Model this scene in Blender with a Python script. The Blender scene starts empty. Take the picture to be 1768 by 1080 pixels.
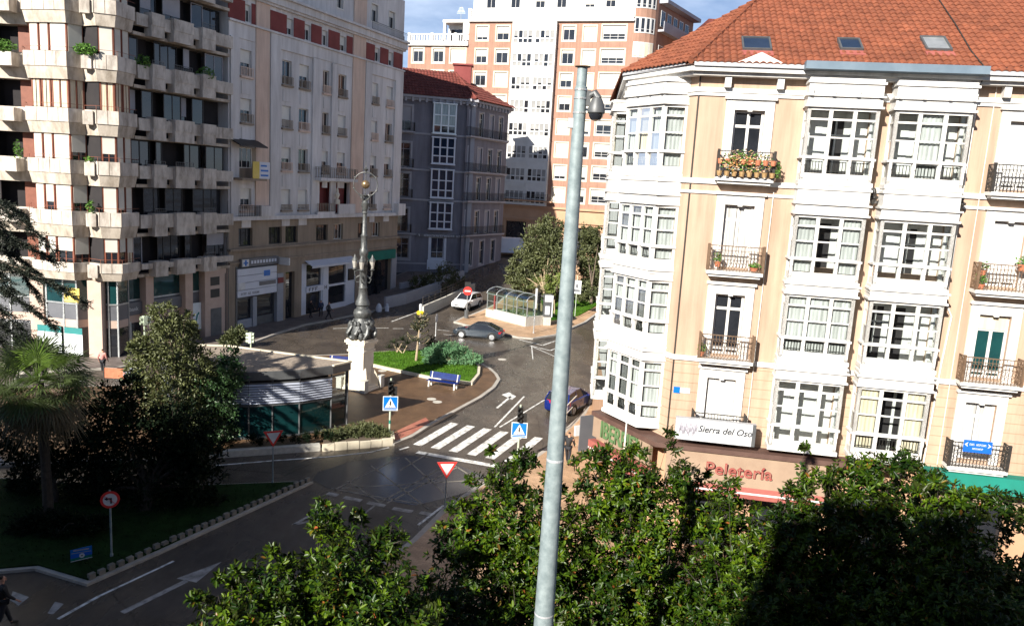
import bpy, bmesh, math, random
import numpy as np
from mathutils import Vector, Matrix
R = math.radians
SC = bpy.context.scene
COL = SC.collection
random.seed(7)
NP = np.random.default_rng(7)

# ------------------------------------------------------------ camera
FPX = 1340.0; PCX = 884.0; PCY = 540.0; HCAM = 14.0
_dn = Vector((-469, 7990, FPX)).normalized()
_z = Vector((0, 0, 1)); _fy = (_z - _dn * _z.dot(_dn)).normalized(); _up = -_dn
_fx = _fy.cross(_up)
RM = Matrix((_fx, _fy, _up))                     # photo-space (right, down, forward) -> world
def ray(x, y): return RM @ Vector((x - PCX, y - PCY, FPX))
cam_d = bpy.data.cameras.new('camera'); cam = bpy.data.objects.new('camera', cam_d); COL.objects.link(cam)
_r = RM @ Vector((1, 0, 0)); _u = RM @ Vector((0, -1, 0)); _b = RM @ Vector((0, 0, -1))
cam.matrix_world = Matrix(((_r.x, _u.x, _b.x, 0), (_r.y, _u.y, _b.y, 0), (_r.z, _u.z, _b.z, HCAM), (0, 0, 0, 1)))
cam_d.sensor_fit = 'HORIZONTAL'; cam_d.sensor_width = 36.0; cam_d.lens = FPX / 1768 * 36
cam_d.clip_start = 0.1; cam_d.clip_end = 2000
SC.camera = cam

# ------------------------------------------------------------ sky, sun, exposure
SUN_AZ, SUN_EL = 213.0, 29.0                     # clockwise from +Y
w = bpy.data.worlds.new('World'); SC.world = w; w.use_nodes = True
nt = w.node_tree; nt.nodes.clear()
o_ = nt.nodes.new('ShaderNodeOutputWorld'); bg = nt.nodes.new('ShaderNodeBackground')
sky = nt.nodes.new('ShaderNodeTexSky'); sky.sky_type = 'NISHITA'; sky.sun_disc = False
sky.sun_elevation = R(SUN_EL); sky.sun_rotation = R(SUN_AZ); sky.air_density = 0.75; sky.altitude = 1500; sky.dust_density = 0.4; sky.ozone_density = 3.0
tc = nt.nodes.new('ShaderNodeTexCoord'); mp = nt.nodes.new('ShaderNodeMapping'); mp.inputs['Scale'].default_value = (2.2, 2.2, 6.0)
nz = nt.nodes.new('ShaderNodeTexNoise'); nz.inputs['Scale'].default_value = 1.6; nz.inputs['Detail'].default_value = 6; nz.inputs['Roughness'].default_value = .55
rp = nt.nodes.new('ShaderNodeValToRGB'); rp.color_ramp.elements[0].position = .40; rp.color_ramp.elements[1].position = .62
mx = nt.nodes.new('ShaderNodeMixRGB'); mx.inputs['Color2'].default_value = (7.5, 8.8, 11.0, 1)
nt.links.new(tc.outputs['Generated'], mp.inputs['Vector']); nt.links.new(mp.outputs[0], nz.inputs['Vector'])
sx = nt.nodes.new('ShaderNodeSeparateXYZ'); mr = nt.nodes.new('ShaderNodeMapRange'); mr.inputs[1].default_value = .12; mr.inputs[2].default_value = .5; mr.inputs[3].default_value = 1.0; mr.inputs[4].default_value = .12
mul = nt.nodes.new('ShaderNodeMath'); mul.operation = 'MULTIPLY'; nt.links.new(tc.outputs['Generated'], sx.inputs[0]); nt.links.new(sx.outputs[2], mr.inputs[0])   # the clouds hang low over the horizon
nt.links.new(nz.outputs['Fac'], rp.inputs[0]); nt.links.new(rp.outputs[0], mul.inputs[0]); nt.links.new(mr.outputs[0], mul.inputs[1]); nt.links.new(mul.outputs[0], mx.inputs['Fac'])
nt.links.new(sky.outputs[0], mx.inputs['Color1']); nt.links.new(mx.outputs[0], bg.inputs[0])
bg.inputs[1].default_value = 0.05; nt.links.new(bg.outputs[0], o_.inputs[0])
sd = bpy.data.lights.new('sun', 'SUN'); sun = bpy.data.objects.new('sun', sd); COL.objects.link(sun)
sd.energy = 5.0; sd.angle = R(.5); sd.color = (1, .94, .84)
_sv = Vector((math.sin(R(SUN_AZ)) * math.cos(R(SUN_EL)), math.cos(R(SUN_AZ)) * math.cos(R(SUN_EL)), math.sin(R(SUN_EL))))
sun.rotation_euler = _sv.to_track_quat('Z', 'Y').to_euler(); sun.location = (-40, -60, 90)
SC.view_settings.view_transform = 'Standard'; SC.view_settings.look = 'None'
SC.view_settings.exposure = 1.2; SC.view_settings.gamma = 1.0
SC.cycles.max_bounces = 8; SC.cycles.transparent_max_bounces = 16
SC.cycles.use_denoising = True

# ------------------------------------------------------------ unprojection onto real planes
def gz(Y): return max(0.0, min(Y, 140.0) - 80.0) * 0.11          # the streets climb beyond the crossing
def gp(x, y, z=0.0):
    d = ray(x, y)
    if z: t = (z - HCAM) / d.z; return Vector((d.x * t, d.y * t, z))
    t = -HCAM / d.z
    if d.y * t > 80: t = (-HCAM - 8.8) / (d.z - .11 * d.y)
    p = Vector((d.x * t, d.y * t, 0)); p.z = gz(p.y); return p
def atY(x, y, Y):
    d = ray(x, y); t = Y / d.y; return Vector((d.x * t, Y, HCAM + d.z * t))
class Fr:                                                          # a facade plane: u along it, v out of it, z up
    def __init__(s, o, az, flip=False):
        a = R(az); s.o = Vector((o[0], o[1], 0)); s.d = Vector((math.sin(a), math.cos(a), 0)); s.n = Vector((s.d.y, -s.d.x, 0))
        if s.n.dot(s.o) > 0: s.n = -s.n
        if flip: s.n = -s.n
    def pt(s, u, v, z): return s.o + s.d * u + s.n * v + Vector((0, 0, z))
    def px(s, x, y, v=0.0):
        d = ray(x, y); p0 = s.o + s.n * v; t = (p0 - Vector((0, 0, HCAM))).dot(s.n) / d.dot(s.n)
        q = Vector((0, 0, HCAM)) + d * t; return (q - s.o).dot(s.d), q.z

# ------------------------------------------------------------ materials
MATS = {}
def nd(t, k, **kw):
    n = t.nodes.new(k)
    for a, b in kw.items(): setattr(n, a, b)
    return n
def mat(name, col, rough=.8, col2=None, scale=3.0, metal=0.0, bump=0.0, bscale=40.0, fac=(.35, .65), spec=.5, streak=0.0, coat=0.0, emit=None, detail=6):
    m = bpy.data.materials.new(name); m.use_nodes = True; t = m.node_tree; b = t.nodes['Principled BSDF']
    b.inputs['Roughness'].default_value = rough; b.inputs['Metallic'].default_value = metal
    b.inputs['Specular IOR Level'].default_value = spec
    if coat: b.inputs['Coat Weight'].default_value = coat
    c1 = (*col, 1); c2 = (*(col2 or tuple(min(1, k * 1.18) for k in col)), 1)
    tcn = nd(t, 'ShaderNodeTexCoord'); n1 = nd(t, 'ShaderNodeTexNoise')
    n1.inputs['Scale'].default_value = scale; n1.inputs['Detail'].default_value = detail; n1.inputs['Roughness'].default_value = .6
    if streak:
        mpn = nd(t, 'ShaderNodeMapping'); mpn.inputs['Scale'].default_value = (1, 1, streak)
        t.links.new(tcn.outputs['Object'], mpn.inputs[0]); t.links.new(mpn.outputs[0], n1.inputs['Vector'])
    else: t.links.new(tcn.outputs['Object'], n1.inputs['Vector'])
    r = nd(t, 'ShaderNodeValToRGB'); r.color_ramp.elements[0].position = fac[0]; r.color_ramp.elements[1].position = fac[1]
    r.color_ramp.elements[0].color = c1; r.color_ramp.elements[1].color = c2
    t.links.new(n1.outputs['Fac'], r.inputs[0]); t.links.new(r.outputs[0], b.inputs['Base Color'])
    if bump:
        n2 = nd(t, 'ShaderNodeTexNoise'); n2.inputs['Scale'].default_value = bscale; n2.inputs['Detail'].default_value = 4
        t.links.new(tcn.outputs['Object'], n2.inputs['Vector'])
        bp = nd(t, 'ShaderNodeBump'); bp.inputs['Strength'].default_value = bump; bp.inputs['Distance'].default_value = .03
        t.links.new(n2.outputs['Fac'], bp.inputs['Height']); t.links.new(bp.outputs[0], b.inputs['Normal'])
    if emit: b.inputs['Emission Color'].default_value = (*emit[0], 1); b.inputs['Emission Strength'].default_value = emit[1]
    MATS[name] = m; return m
def leafmat(name, c1, c2, under=None, rough=.35, spec=.5, extra=None):
    m = bpy.data.materials.new(name); m.use_nodes = True; t = m.node_tree; b = t.nodes['Principled BSDF']
    g = nd(t, 'ShaderNodeNewGeometry'); r = nd(t, 'ShaderNodeValToRGB')
    e = r.color_ramp.elements; e[0].color = (*c1, 1); e[1].color = (*c2, 1); e[0].position = 0; e[1].position = .96
    if extra: k = e.new(.990); k.color = (*extra, 1); e[-1].position = 1.0
    tcn = nd(t, 'ShaderNodeTexCoord'); nn_ = nd(t, 'ShaderNodeTexNoise'); nn_.inputs['Scale'].default_value = .9; nn_.inputs['Detail'].default_value = 3; t.links.new(tcn.outputs['Object'], nn_.inputs['Vector'])
    ma = nd(t, 'ShaderNodeMath', operation='MULTIPLY_ADD'); ma.inputs[1].default_value = .55; mb_ = nd(t, 'ShaderNodeMath', operation='MULTIPLY_ADD'); mb_.inputs[1].default_value = 2.2; mb_.inputs[2].default_value = -.88     # noise turns some sprays darker, others paler
    t.links.new(nn_.outputs['Fac'], mb_.inputs[0]); t.links.new(mb_.outputs[0], ma.inputs[2]); t.links.new(g.outputs['Random Per Island'], ma.inputs[0]); t.links.new((ma if not extra else g).outputs[0 if not extra else 'Random Per Island'], r.inputs[0])
    if extra:
        r2 = nd(t, 'ShaderNodeValToRGB'); r2.color_ramp.elements[0].color = (.38, .46, .4, 1); r2.color_ramp.elements[1].color = (1.75, 1.45, 1.1, 1); r2.color_ramp.elements[0].position = .38; r2.color_ramp.elements[1].position = .64; t.links.new(nn_.outputs['Fac'], r2.inputs[0])
        mm = nd(t, 'ShaderNodeMixRGB', blend_type='MULTIPLY'); mm.inputs['Fac'].default_value = 1; t.links.new(r.outputs[0], mm.inputs['Color1']); t.links.new(r2.outputs[0], mm.inputs['Color2']); colout = mm.outputs[0]
    else: colout = r.outputs[0]
    if under:
        mxx = nd(t, 'ShaderNodeMixRGB'); mxx.inputs['Color2'].default_value = (*under, 1)
        t.links.new(g.outputs['Backfacing'], mxx.inputs['Fac']); t.links.new(colout, mxx.inputs['Color1']); src = mxx.outputs[0]
    else: src = colout
    t.links.new(src, b.inputs['Base Color']); b.inputs['Roughness'].default_value = rough; b.inputs['Specular IOR Level'].default_value = spec
    tr = nd(t, 'ShaderNodeBsdfTranslucent'); t.links.new(src, tr.inputs[0]); ms = nd(t, 'ShaderNodeMixShader'); ms.inputs[0].default_value = .22
    out = t.nodes['Material Output']; t.links.new(b.outputs[0], ms.inputs[1]); t.links.new(tr.outputs[0], ms.inputs[2]); t.links.new(ms.outputs[0], out.inputs[0])
    MATS[name] = m; return m
def glassmat(name, tint=(.9, .95, .95), gloss=.12):
    m = bpy.data.materials.new(name); m.use_nodes = True; t = m.node_tree; t.nodes.remove(t.nodes['Principled BSDF'])
    tr = nd(t, 'ShaderNodeBsdfTransparent'); tr.inputs[0].default_value = (*tint, 1)
    gl = nd(t, 'ShaderNodeBsdfGlossy'); gl.inputs['Roughness'].default_value = .03
    lw = nd(t, 'ShaderNodeLayerWeight'); lw.inputs['Blend'].default_value = gloss * 2
    mth = nd(t, 'ShaderNodeMath', operation='MULTIPLY_ADD'); mth.inputs[1].default_value = .7; mth.inputs[2].default_value = gloss * .6
    ms = nd(t, 'ShaderNodeMixShader'); t.links.new(lw.outputs['Fresnel'], mth.inputs[0]); t.links.new(mth.outputs[0], ms.inputs[0])
    t.links.new(tr.outputs[0], ms.inputs[1]); t.links.new(gl.outputs[0], ms.inputs[2]); t.links.new(ms.outputs[0], t.nodes['Material Output'].inputs[0])
    MATS[name] = m; return m
def wavemat(name, c1, c2, scale, axis, rough=.8, dist=0.0, sharp=(.1, .2)):      # regular joints or slats along one axis
    m = mat(name, c1, rough, tuple(min(1, k * 1.12) for k in c1), 2.0); t = m.node_tree; b = t.nodes['Principled BSDF']
    tcn = nd(t, 'ShaderNodeTexCoord'); wv = nd(t, 'ShaderNodeTexWave', wave_type='BANDS', bands_direction=axis); wv.inputs['Scale'].default_value = scale; wv.inputs['Distortion'].default_value = dist
    t.links.new(tcn.outputs['Object'], wv.inputs['Vector']); r = nd(t, 'ShaderNodeValToRGB'); r.color_ramp.elements[0].position = sharp[0]; r.color_ramp.elements[1].position = sharp[1]
    r.color_ramp.elements[0].color = (0, 0, 0, 1); t.links.new(wv.outputs['Fac'], r.inputs[0])
    prev = b.inputs['Base Color'].links[0].from_socket; mxx = nd(t, 'ShaderNodeMixRGB'); mxx.inputs['Color1'].default_value = (*c2, 1)
    t.links.new(r.outputs[0], mxx.inputs['Fac']); t.links.new(prev, mxx.inputs['Color2']); t.links.new(mxx.outputs[0], b.inputs['Base Color'])
    return m
def tilemat(name, c1, c2, mort, scale, rough=.7, bw=.5, rh=.25, rot=0.0, patch=None):              # paving and brick
    m = mat(name, c1, rough, c2, .6, bump=.15, bscale=60); t = m.node_tree; b = t.nodes['Principled BSDF']
    tcn = nd(t, 'ShaderNodeTexCoord'); mpn = nd(t, 'ShaderNodeMapping'); mpn.inputs['Rotation'].default_value = (0, 0, rot)
    br = nd(t, 'ShaderNodeTexBrick'); br.inputs['Scale'].default_value = scale; br.inputs['Mortar Size'].default_value = .012; br.inputs['Brick Width'].default_value = bw; br.inputs['Row Height'].default_value = rh
    br.inputs['Color1'].default_value = (.8, .8, .8, 1); br.inputs['Color2'].default_value = (1, 1, 1, 1); br.inputs['Mortar'].default_value = (*mort, 1)
    t.links.new(tcn.outputs['Object'], mpn.inputs[0]); t.links.new(mpn.outputs[0], br.inputs['Vector'])
    prev = b.inputs['Base Color'].links[0].from_socket; mxx = nd(t, 'ShaderNodeMixRGB', blend_type='MULTIPLY'); mxx.inputs['Fac'].default_value = 1
    t.links.new(prev, mxx.inputs['Color1']); t.links.new(br.outputs['Color'], mxx.inputs['Color2']); t.links.new(mxx.outputs[0], b.inputs['Base Color'])
    return m
def asphalt(name):
    m = mat(name, (.064, .053, .044), .75, (.094, .078, .064), .35, spec=.3, bump=.25, bscale=90); t = m.node_tree; b = t.nodes['Principled BSDF']
    tcn = nd(t, 'ShaderNodeTexCoord'); n = nd(t, 'ShaderNodeTexNoise'); n.inputs['Scale'].default_value = .16; n.inputs['Detail'].default_value = 5; n.inputs['Roughness'].default_value = .65
    mpn = nd(t, 'ShaderNodeMapping'); mpn.inputs['Rotation'].default_value = (0, 0, .5); mpn.inputs['Scale'].default_value = (1.6, .6, 1)
    t.links.new(tcn.outputs['Object'], mpn.inputs[0]); t.links.new(mpn.outputs[0], n.inputs['Vector'])
    r = nd(t, 'ShaderNodeValToRGB'); r.color_ramp.elements[0].position = .46; r.color_ramp.elements[1].position = .6
    r.color_ramp.elements[0].color = (.16, .16, .16, 1); r.color_ramp.elements[1].color = (.6, .6, .6, 1)     # wet patches are smoother
    t.links.new(n.outputs['Fac'], r.inputs[0]); t.links.new(r.outputs[0], b.inputs['Roughness'])
    prev = b.inputs['Base Color'].links[0].from_socket                 # cracks, mended strips, oil
    vo = nd(t, 'ShaderNodeTexVoronoi', feature='DISTANCE_TO_EDGE'); vo.inputs['Scale'].default_value = .22; nw = nd(t, 'ShaderNodeTexNoise'); nw.inputs['Scale'].default_value = 1.1; nw.inputs['Detail'].default_value = 5
    ad = nd(t, 'ShaderNodeMixRGB'); ad.inputs['Fac'].default_value = .22; t.links.new(tcn.outputs['Object'], nw.inputs['Vector']); t.links.new(tcn.outputs['Object'], ad.inputs['Color1']); t.links.new(nw.outputs['Color'], ad.inputs['Color2']); t.links.new(ad.outputs[0], vo.inputs['Vector'])
    rc = nd(t, 'ShaderNodeValToRGB'); rc.color_ramp.elements[0].color = (.55, .55, .55, 1); rc.color_ramp.elements[0].position = .0; rc.color_ramp.elements[1].position = .006; t.links.new(vo.outputs['Distance'], rc.inputs[0])
    n3 = nd(t, 'ShaderNodeTexNoise'); n3.inputs['Scale'].default_value = .9; n3.inputs['Detail'].default_value = 8; n3.inputs['Roughness'].default_value = .7; t.links.new(tcn.outputs['Object'], n3.inputs['Vector']); r3 = nd(t, 'ShaderNodeValToRGB'); r3.color_ramp.elements[0].color = (.66, .66, .68, 1); r3.color_ramp.elements[1].color = (1.2, 1.18, 1.14, 1); r3.color_ramp.elements[0].position = .3; r3.color_ramp.elements[1].position = .7; t.links.new(n3.outputs['Fac'], r3.inputs[0])
    m1 = nd(t, 'ShaderNodeMixRGB', blend_type='MULTIPLY'); m1.inputs['Fac'].default_value = 1; m2 = nd(t, 'ShaderNodeMixRGB', blend_type='MULTIPLY'); m2.inputs['Fac'].default_value = 1
    t.links.new(prev, m1.inputs['Color1']); t.links.new(rc.outputs[0], m1.inputs['Color2']); t.links.new(m1.outputs[0], m2.inputs['Color1']); t.links.new(r3.outputs[0], m2.inputs['Color2']); t.links.new(m2.outputs[0], b.inputs['Base Color']); return m
def weathered(name, axis_scale, lo, hi, scale=1.2, pos=(.35, .62)):  # runs of dirt laid over an existing material
    t = MATS[name].node_tree; b = t.nodes['Principled BSDF']; prev = b.inputs['Base Color'].links[0].from_socket
    tcn = nd(t, 'ShaderNodeTexCoord'); mpn = nd(t, 'ShaderNodeMapping'); mpn.inputs['Scale'].default_value = axis_scale; n = nd(t, 'ShaderNodeTexNoise'); n.inputs['Scale'].default_value = scale; n.inputs['Detail'].default_value = 9; n.inputs['Roughness'].default_value = .68
    t.links.new(tcn.outputs['Object'], mpn.inputs[0]); t.links.new(mpn.outputs[0], n.inputs['Vector']); r = nd(t, 'ShaderNodeValToRGB'); r.color_ramp.elements[0].position = pos[0]; r.color_ramp.elements[1].position = pos[1]; r.color_ramp.elements[0].color = (*lo, 1); r.color_ramp.elements[1].color = (*hi, 1)
    m = nd(t, 'ShaderNodeMixRGB', blend_type='MULTIPLY'); m.inputs['Fac'].default_value = 1; t.links.new(n.outputs['Fac'], r.inputs[0]); t.links.new(prev, m.inputs['Color1']); t.links.new(r.outputs[0], m.inputs['Color2']); t.links.new(m.outputs[0], b.inputs['Base Color'])
asphalt('asphalt')
tilemat('plaza_tile', (.115, .066, .034), (.155, .090, .048), (.55, .5, .45), 2.2, .55, rot=.45)
tilemat('pave_tile', (.46, .30, .18), (.54, .36, .23), (.6, .55, .5), 2.5, .6, rot=.2)
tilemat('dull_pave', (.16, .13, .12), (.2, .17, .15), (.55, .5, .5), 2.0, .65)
mat('red_pave', (.30, .10, .07), .6, (.36, .15, .1), 3)
mat('kerb', (.30, .28, .25), .8, (.40, .37, .33), 2, bump=.2)
mat('pale_kerb', (.48, .43, .33), .8, (.6, .54, .42), 2, bump=.2)
mat('paint_white', (.50, .50, .48), .6, (.74, .74, .72), 5, fac=(.3, .55))
mat('worn_paint', (.17, .16, .15), .6, (.42, .40, .38), 3, fac=(.35, .65))
mat('yellow_paint', (.10, .09, .07), .6, (.34, .31, .26), 2, fac=(.35, .7))
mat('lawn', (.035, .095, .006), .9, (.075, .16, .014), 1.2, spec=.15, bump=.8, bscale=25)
mat('shaded_lawn', (.008, .024, .006), .9, (.014, .036, .009), 1.0, spec=.08, bump=.8, bscale=25)  # lawn darkened: the traffic island's shade is put into the colour
mat('soil', (.07, .05, .035), .95, (.10, .075, .05), 3, bump=.5)
mat('cream', (.405, .283, .205), .85, (.435, .310, .227), .5, bump=.05)
wavemat('cream_joint', (.405, .283, .205), (.28, .20, .13), .87, 'Z', .85, sharp=(.0, .035))
mat('white', (.60, .59, .57), .6, (.68, .67, .65), 1.2)
mat('offwhite', (.62, .60, .55), .7, (.72, .70, .64), 1.0)
mat('white_pvc', (.50, .50, .49), .4, (.56, .56, .55), 1)
mat('blind', (.48, .465, .41), .7, (.56, .54, .48), .8)
wavemat('slat_blind', (.74, .70, .56), (.58, .54, .42), 4.2, 'Z', .65, sharp=(.05, .2))
mat('curtain', (.30, .30, .29), .9, (.50, .50, .49), 5, streak=.1)
mat('warm_curtain', (.50, .42, .30), .9, (.66, .58, .44), 5, streak=.1)
mat('dark_glass', (.012, .014, .018), .04, (.022, .024, .03), 1.0, spec=.7)
mat('room_dark', (.012, .010, .012), .9, (.02, .017, .018), 1)  # near-black: the shade of rooms and recesses is in the colour
mat('blue_glass', (.012, .022, .045), .04, (.02, .032, .06), 1.0, spec=.8)
mat('teal_glass', (.006, .03, .035), .04, (.01, .055, .055), .6, spec=.7)
glassmat('clear_glass'); glassmat('shelter_glass', (.72, .86, .80), .10)
mat('pavilion_glass', (.003, .014, .017), .05, (.006, .034, .036), .25, spec=.6)
mat('iron', (.02, .018, .016), .55, (.035, .03, .026), 8)
mat('rust_iron', (.10, .06, .035), .7, (.16, .10, .06), 6)
mat('bronze', (.055, .058, .058), .45, (.11, .115, .115), 6, metal=.35, bump=.4, bscale=20)
mat('galv', (.165, .21, .225), .55, (.265, .32, .335), 7, metal=.15, bump=.1, bscale=60)
mat('steel', (.38, .40, .41), .35, (.5, .52, .53), 3, metal=.6)
mat('grey_metal', (.085, .09, .095), .5, (.12, .125, .13), 2, metal=.3)
mat('zinc', (.11, .155, .20), .55, (.15, .20, .25), 1.2, metal=.2)
mat('brown_trim', (.075, .038, .030), .7, (.10, .055, .042), 2)
mat('wood_red', (.15, .042, .020), .6, (.21, .065, .035), 2)
mat('awning_tan', (.24, .165, .115), .9, (.28, .20, .14), 1.5, bump=.15, bscale=6)
mat('awning_green', (.0, .13, .095), .8, (.0, .16, .12), 1)
mat('red_stripe', (.25, .065, .055), .8, (.30, .09, .07), 2)
mat('letter_green', (.07, .13, .05), .7); mat('letter_red', (.27, .05, .045), .6); mat('letter_dark', (.03, .032, .04), .6)
mat('red_paint', (.55, .03, .025), .4); mat('blue_sign', (.0, .12, .45), .4); mat('banner_blue', (.0, .09, .50), .6)
mat('sign_white', (.52, .53, .54), .4); mat('pale_grey', (.27, .26, .30), .5, (.34, .33, .37), 3)
mat('bay_blind', (.20, .20, .20), .7, (.27, .27, .265), .6)
mat('sign_back', (.32, .33, .35), .5)
mat('black', (.012, .012, .012), .5, (.02, .02, .02), 4); mat('yellow', (.75, .55, .02), .5)
mat('stone', (.62, .55, .44), .8, (.72, .65, .54), 1.5, bump=.25, bscale=14)
mat('granite', (.38, .36, .32), .75, (.5, .48, .43), 6, bump=.1)
mat('concrete_band', (.43, .39, .345), .85, (.58, .53, .475), 1.3, bump=.25, bscale=10, streak=.6, detail=8)
mat('concrete_shaded', (.40, .35, .29), .85, (.52, .46, .39), 1.1, bump=.25, bscale=10, streak=.6, detail=8)  # darker concrete: shading of the inward sloping lower faces is coloured in
mat('pink_stone', (.44, .33, .27), .7, (.50, .38, .32), 1.2)
mat('grey_band', (.10, .105, .12), .4, (.13, .135, .15), 1)
mat('beige_wall', (.56, .545, .54), .9, (.70, .68, .67), .35, bump=.15, bscale=8, streak=.35)
mat('peach_wall', (.62, .46, .37), .9, (.70, .54, .44), .4, bump=.15, bscale=8)
mat('red_panel', (.17, .034, .032), .85, (.22, .05, .046), .8)
mat('tan_wall', (.25, .20, .15), .9, (.32, .26, .20), .5, streak=.4)
mat('grey_wall', (.17, .17, .205), .9, (.21, .21, .245), .4)
mat('grey_trim', (.30, .30, .33), .85, (.36, .36, .39), .6)
tilemat('brick_wall', (.295, .165, .118), (.35, .20, .145), (.8, .75, .7), 4.0, .85)
mat('tan_base', (.38, .22, .13), .85, (.44, .27, .17), .5)
mat('pale_trim', (.48, .43, .33), .8, (.54, .49, .39), .7)
mat('roof_tile', (.165, .046, .021), .85, (.235, .072, .033), 2.6, bump=.3, bscale=18, detail=9)
mat('roof_dark', (.10, .020, .014), .85, (.15, .034, .024), 2.0, bump=.3, bscale=10)
def tilecell(name, sc, var):
    t = MATS[name].node_tree; b = t.nodes['Principled BSDF']; prev = b.inputs['Base Color'].links[0].from_socket; tcn = nd(t, 'ShaderNodeTexCoord'); v = nd(t, 'ShaderNodeTexVoronoi'); v.inputs['Scale'].default_value = sc; t.links.new(tcn.outputs['Object'], v.inputs['Vector'])
    sp = nd(t, 'ShaderNodeSeparateColor'); t.links.new(v.outputs['Color'], sp.inputs[0]); r = nd(t, 'ShaderNodeValToRGB'); r.color_ramp.elements[0].color = (1 - var, 1 - var, 1 - var, 1); r.color_ramp.elements[1].color = (1 + var, 1 + var * 1.1, 1 + var * 1.3, 1); t.links.new(sp.outputs[0], r.inputs[0]); m = nd(t, 'ShaderNodeMixRGB', blend_type='MULTIPLY'); m.inputs['Fac'].default_value = 1; t.links.new(prev, m.inputs['Color1']); t.links.new(r.outputs[0], m.inputs['Color2']); t.links.new(m.outputs[0], b.inputs['Base Color'])
tilecell('roof_tile', 3.2, .14); tilecell('roof_dark', 2.0, .2); weathered('roof_tile', (1, 1, 1), (.80, .80, .78), (1.06, 1.06, 1.06), .5)
for n_ in ('cream', 'cream_joint'): weathered(n_, (2.2, 2.2, .16), (.76, .74, .72), (1.03, 1.03, 1.03))
for n_ in ('concrete_band', 'concrete_shaded'): weathered(n_, (1.5, 1.5, .55), (.58, .55, .52), (1.06, 1.06, 1.06), 1.1, (.34, .56))
for n_ in ('beige_wall', 'tan_wall', 'peach_wall', 'white', 'grey_wall'): weathered(n_, (1.6, 1.6, .18), (.80, .79, .78), (1.04, 1.04, 1.04))
for n_ in ('paint_white',): weathered(n_, (1, 1, 1), (.40, .39, .38), (1.02, 1.02, 1.02), 3.0, (.36, .54))
for n_ in ('plaza_tile', 'pave_tile', 'dull_pave'): weathered(n_, (1, 1, 1), (.66, .64, .62), (1.08, 1.08, 1.08), .8)
for n_ in ('lawn', 'shaded_lawn'): weathered(n_, (1, 1, 1), (.62, .58, .5), (1.1, 1.1, 1.0), 1.8)
mat('wet_asphalt', (.034, .033, .036), .24, (.045, .043, .044), .8, spec=.8)
mat('gravel', (.20, .16, .13), .95, (.34, .28, .22), 9, bump=.8, bscale=40)
mat('louvre', (.34, .37, .45), .4, (.42, .45, .53), 1, metal=.2)
mat('bench_blue', (.002, .012, .10), .6, (.003, .018, .14), 3, spec=.2)
mat('terracotta', (.38, .12, .06), .8, (.48, .17, .09), 4)
mat('dark_bark', (.03, .024, .018), .95, (.055, .045, .035), 6, bump=.8, bscale=12)  # darker bark: shade around the palm trunk put into the colour
mat('bark', (.10, .075, .055), .95, (.17, .13, .10), 6, bump=.8, bscale=12)
mat('pale_bark', (.28, .21, .14), .95, (.38, .30, .2), 5, bump=.5)
leafmat('magnolia_leaf', (.006, .027, .002), (.060, .115, .006), under=(.030, .042, .008), rough=.38, spec=.28, extra=(.16, .05, .02))
leafmat('olive_leaf', (.060, .075, .026), (.135, .150, .055), rough=.5)
leafmat('street_leaf', (.060, .072, .028), (.13, .145, .058), rough=.55)
leafmat('ivy_leaf', (.025, .062, .022), (.075, .145, .05), rough=.35)
leafmat('dark_leaf', (.004, .010, .004), (.010, .020, .008), rough=.6, spec=.12)  # near-black green: shade over the left trees is in the leaf colour
leafmat('inner_leaf', (.006, .022, .004), (.020, .048, .007), rough=.5, spec=.15)  # darker magnolia green: shade inside the crowns is coloured in
leafmat('cedar_leaf', (.014, .020, .013), (.034, .044, .028), rough=.6)
leafmat('palm_leaf', (.065, .13, .020), (.17, .27, .045), rough=.4, under=(.06, .085, .03))
leafmat('dry_palm', (.07, .055, .03), (.12, .10, .05), rough=.7)
leafmat('juniper_leaf', (.075, .19, .085), (.18, .34, .17), rough=.6)
leafmat('araucaria_leaf', (.022, .035, .015), (.05, .065, .026), rough=.55)
leafmat('green_palm', (.10, .14, .03), (.20, .24, .06), rough=.5)
leafmat('hedge_leaf', (.045, .060, .020), (.11, .12, .045), rough=.6)
leafmat('potted_leaf', (.05, .13, .02), (.12, .25, .04), rough=.5)
leafmat('shaded_grass', (.008, .024, .006), (.014, .036, .009), rough=.9, spec=.05)  # blades darkened like the island lawn, with its shade in the colour
mat('dark_stone', (.13, .12, .10), .85, (.2, .185, .16), 3, bump=.3)
leafmat('grass_blade', (.035, .10, .006), (.085, .20, .014), rough=.6, spec=.2)
leafmat('petal', (.55, .25, .03), (.75, .55, .45), rough=.6)
for n_, c_ in dict(jacket_black=(.012, .012, .014), jacket_blue=(.02, .03, .07), trouser_dark=(.012, .013, .018), trouser_tan=(.36, .22, .14), hair=(.02, .012, .008), skin=(.42, .22, .15), shoe=(.02, .016, .014), jacket_pink=(.45, .20, .18), jacket_grey=(.05, .05, .055)).items(): mat(n_, c_, .8, None, 6)
mat('car_white', (.72, .73, .75), .3, None, 1, coat=.8); mat('car_grey', (.045, .060, .080), .25, (.05, .066, .088), 1, metal=.5, coat=.8); mat('car_blue', (.001, .010, .10), .25, (.002, .012, .12), 1, metal=.0, coat=.8); mat('car_black', (.008, .009, .014), .2, None, 1, coat=.9)
mat('tyre', (.012, .012, .012), .85); mat('rim', (.45, .46, .48), .3, (.52, .53, .55), 4, metal=.8); mat('tail_red', (.45, .01, .015), .2); mat('lamp_clear', (.6, .62, .65), .1, spec=.8)
mat('gold', (.22, .15, .08), .35, (.30, .21, .12), 4, metal=.7); mat('lamp_glass', (.30, .29, .26), .2, (.38, .36, .33), 4)
mat('pale_green', (.36, .42, .32), .6, (.44, .5, .39), 3)
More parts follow.
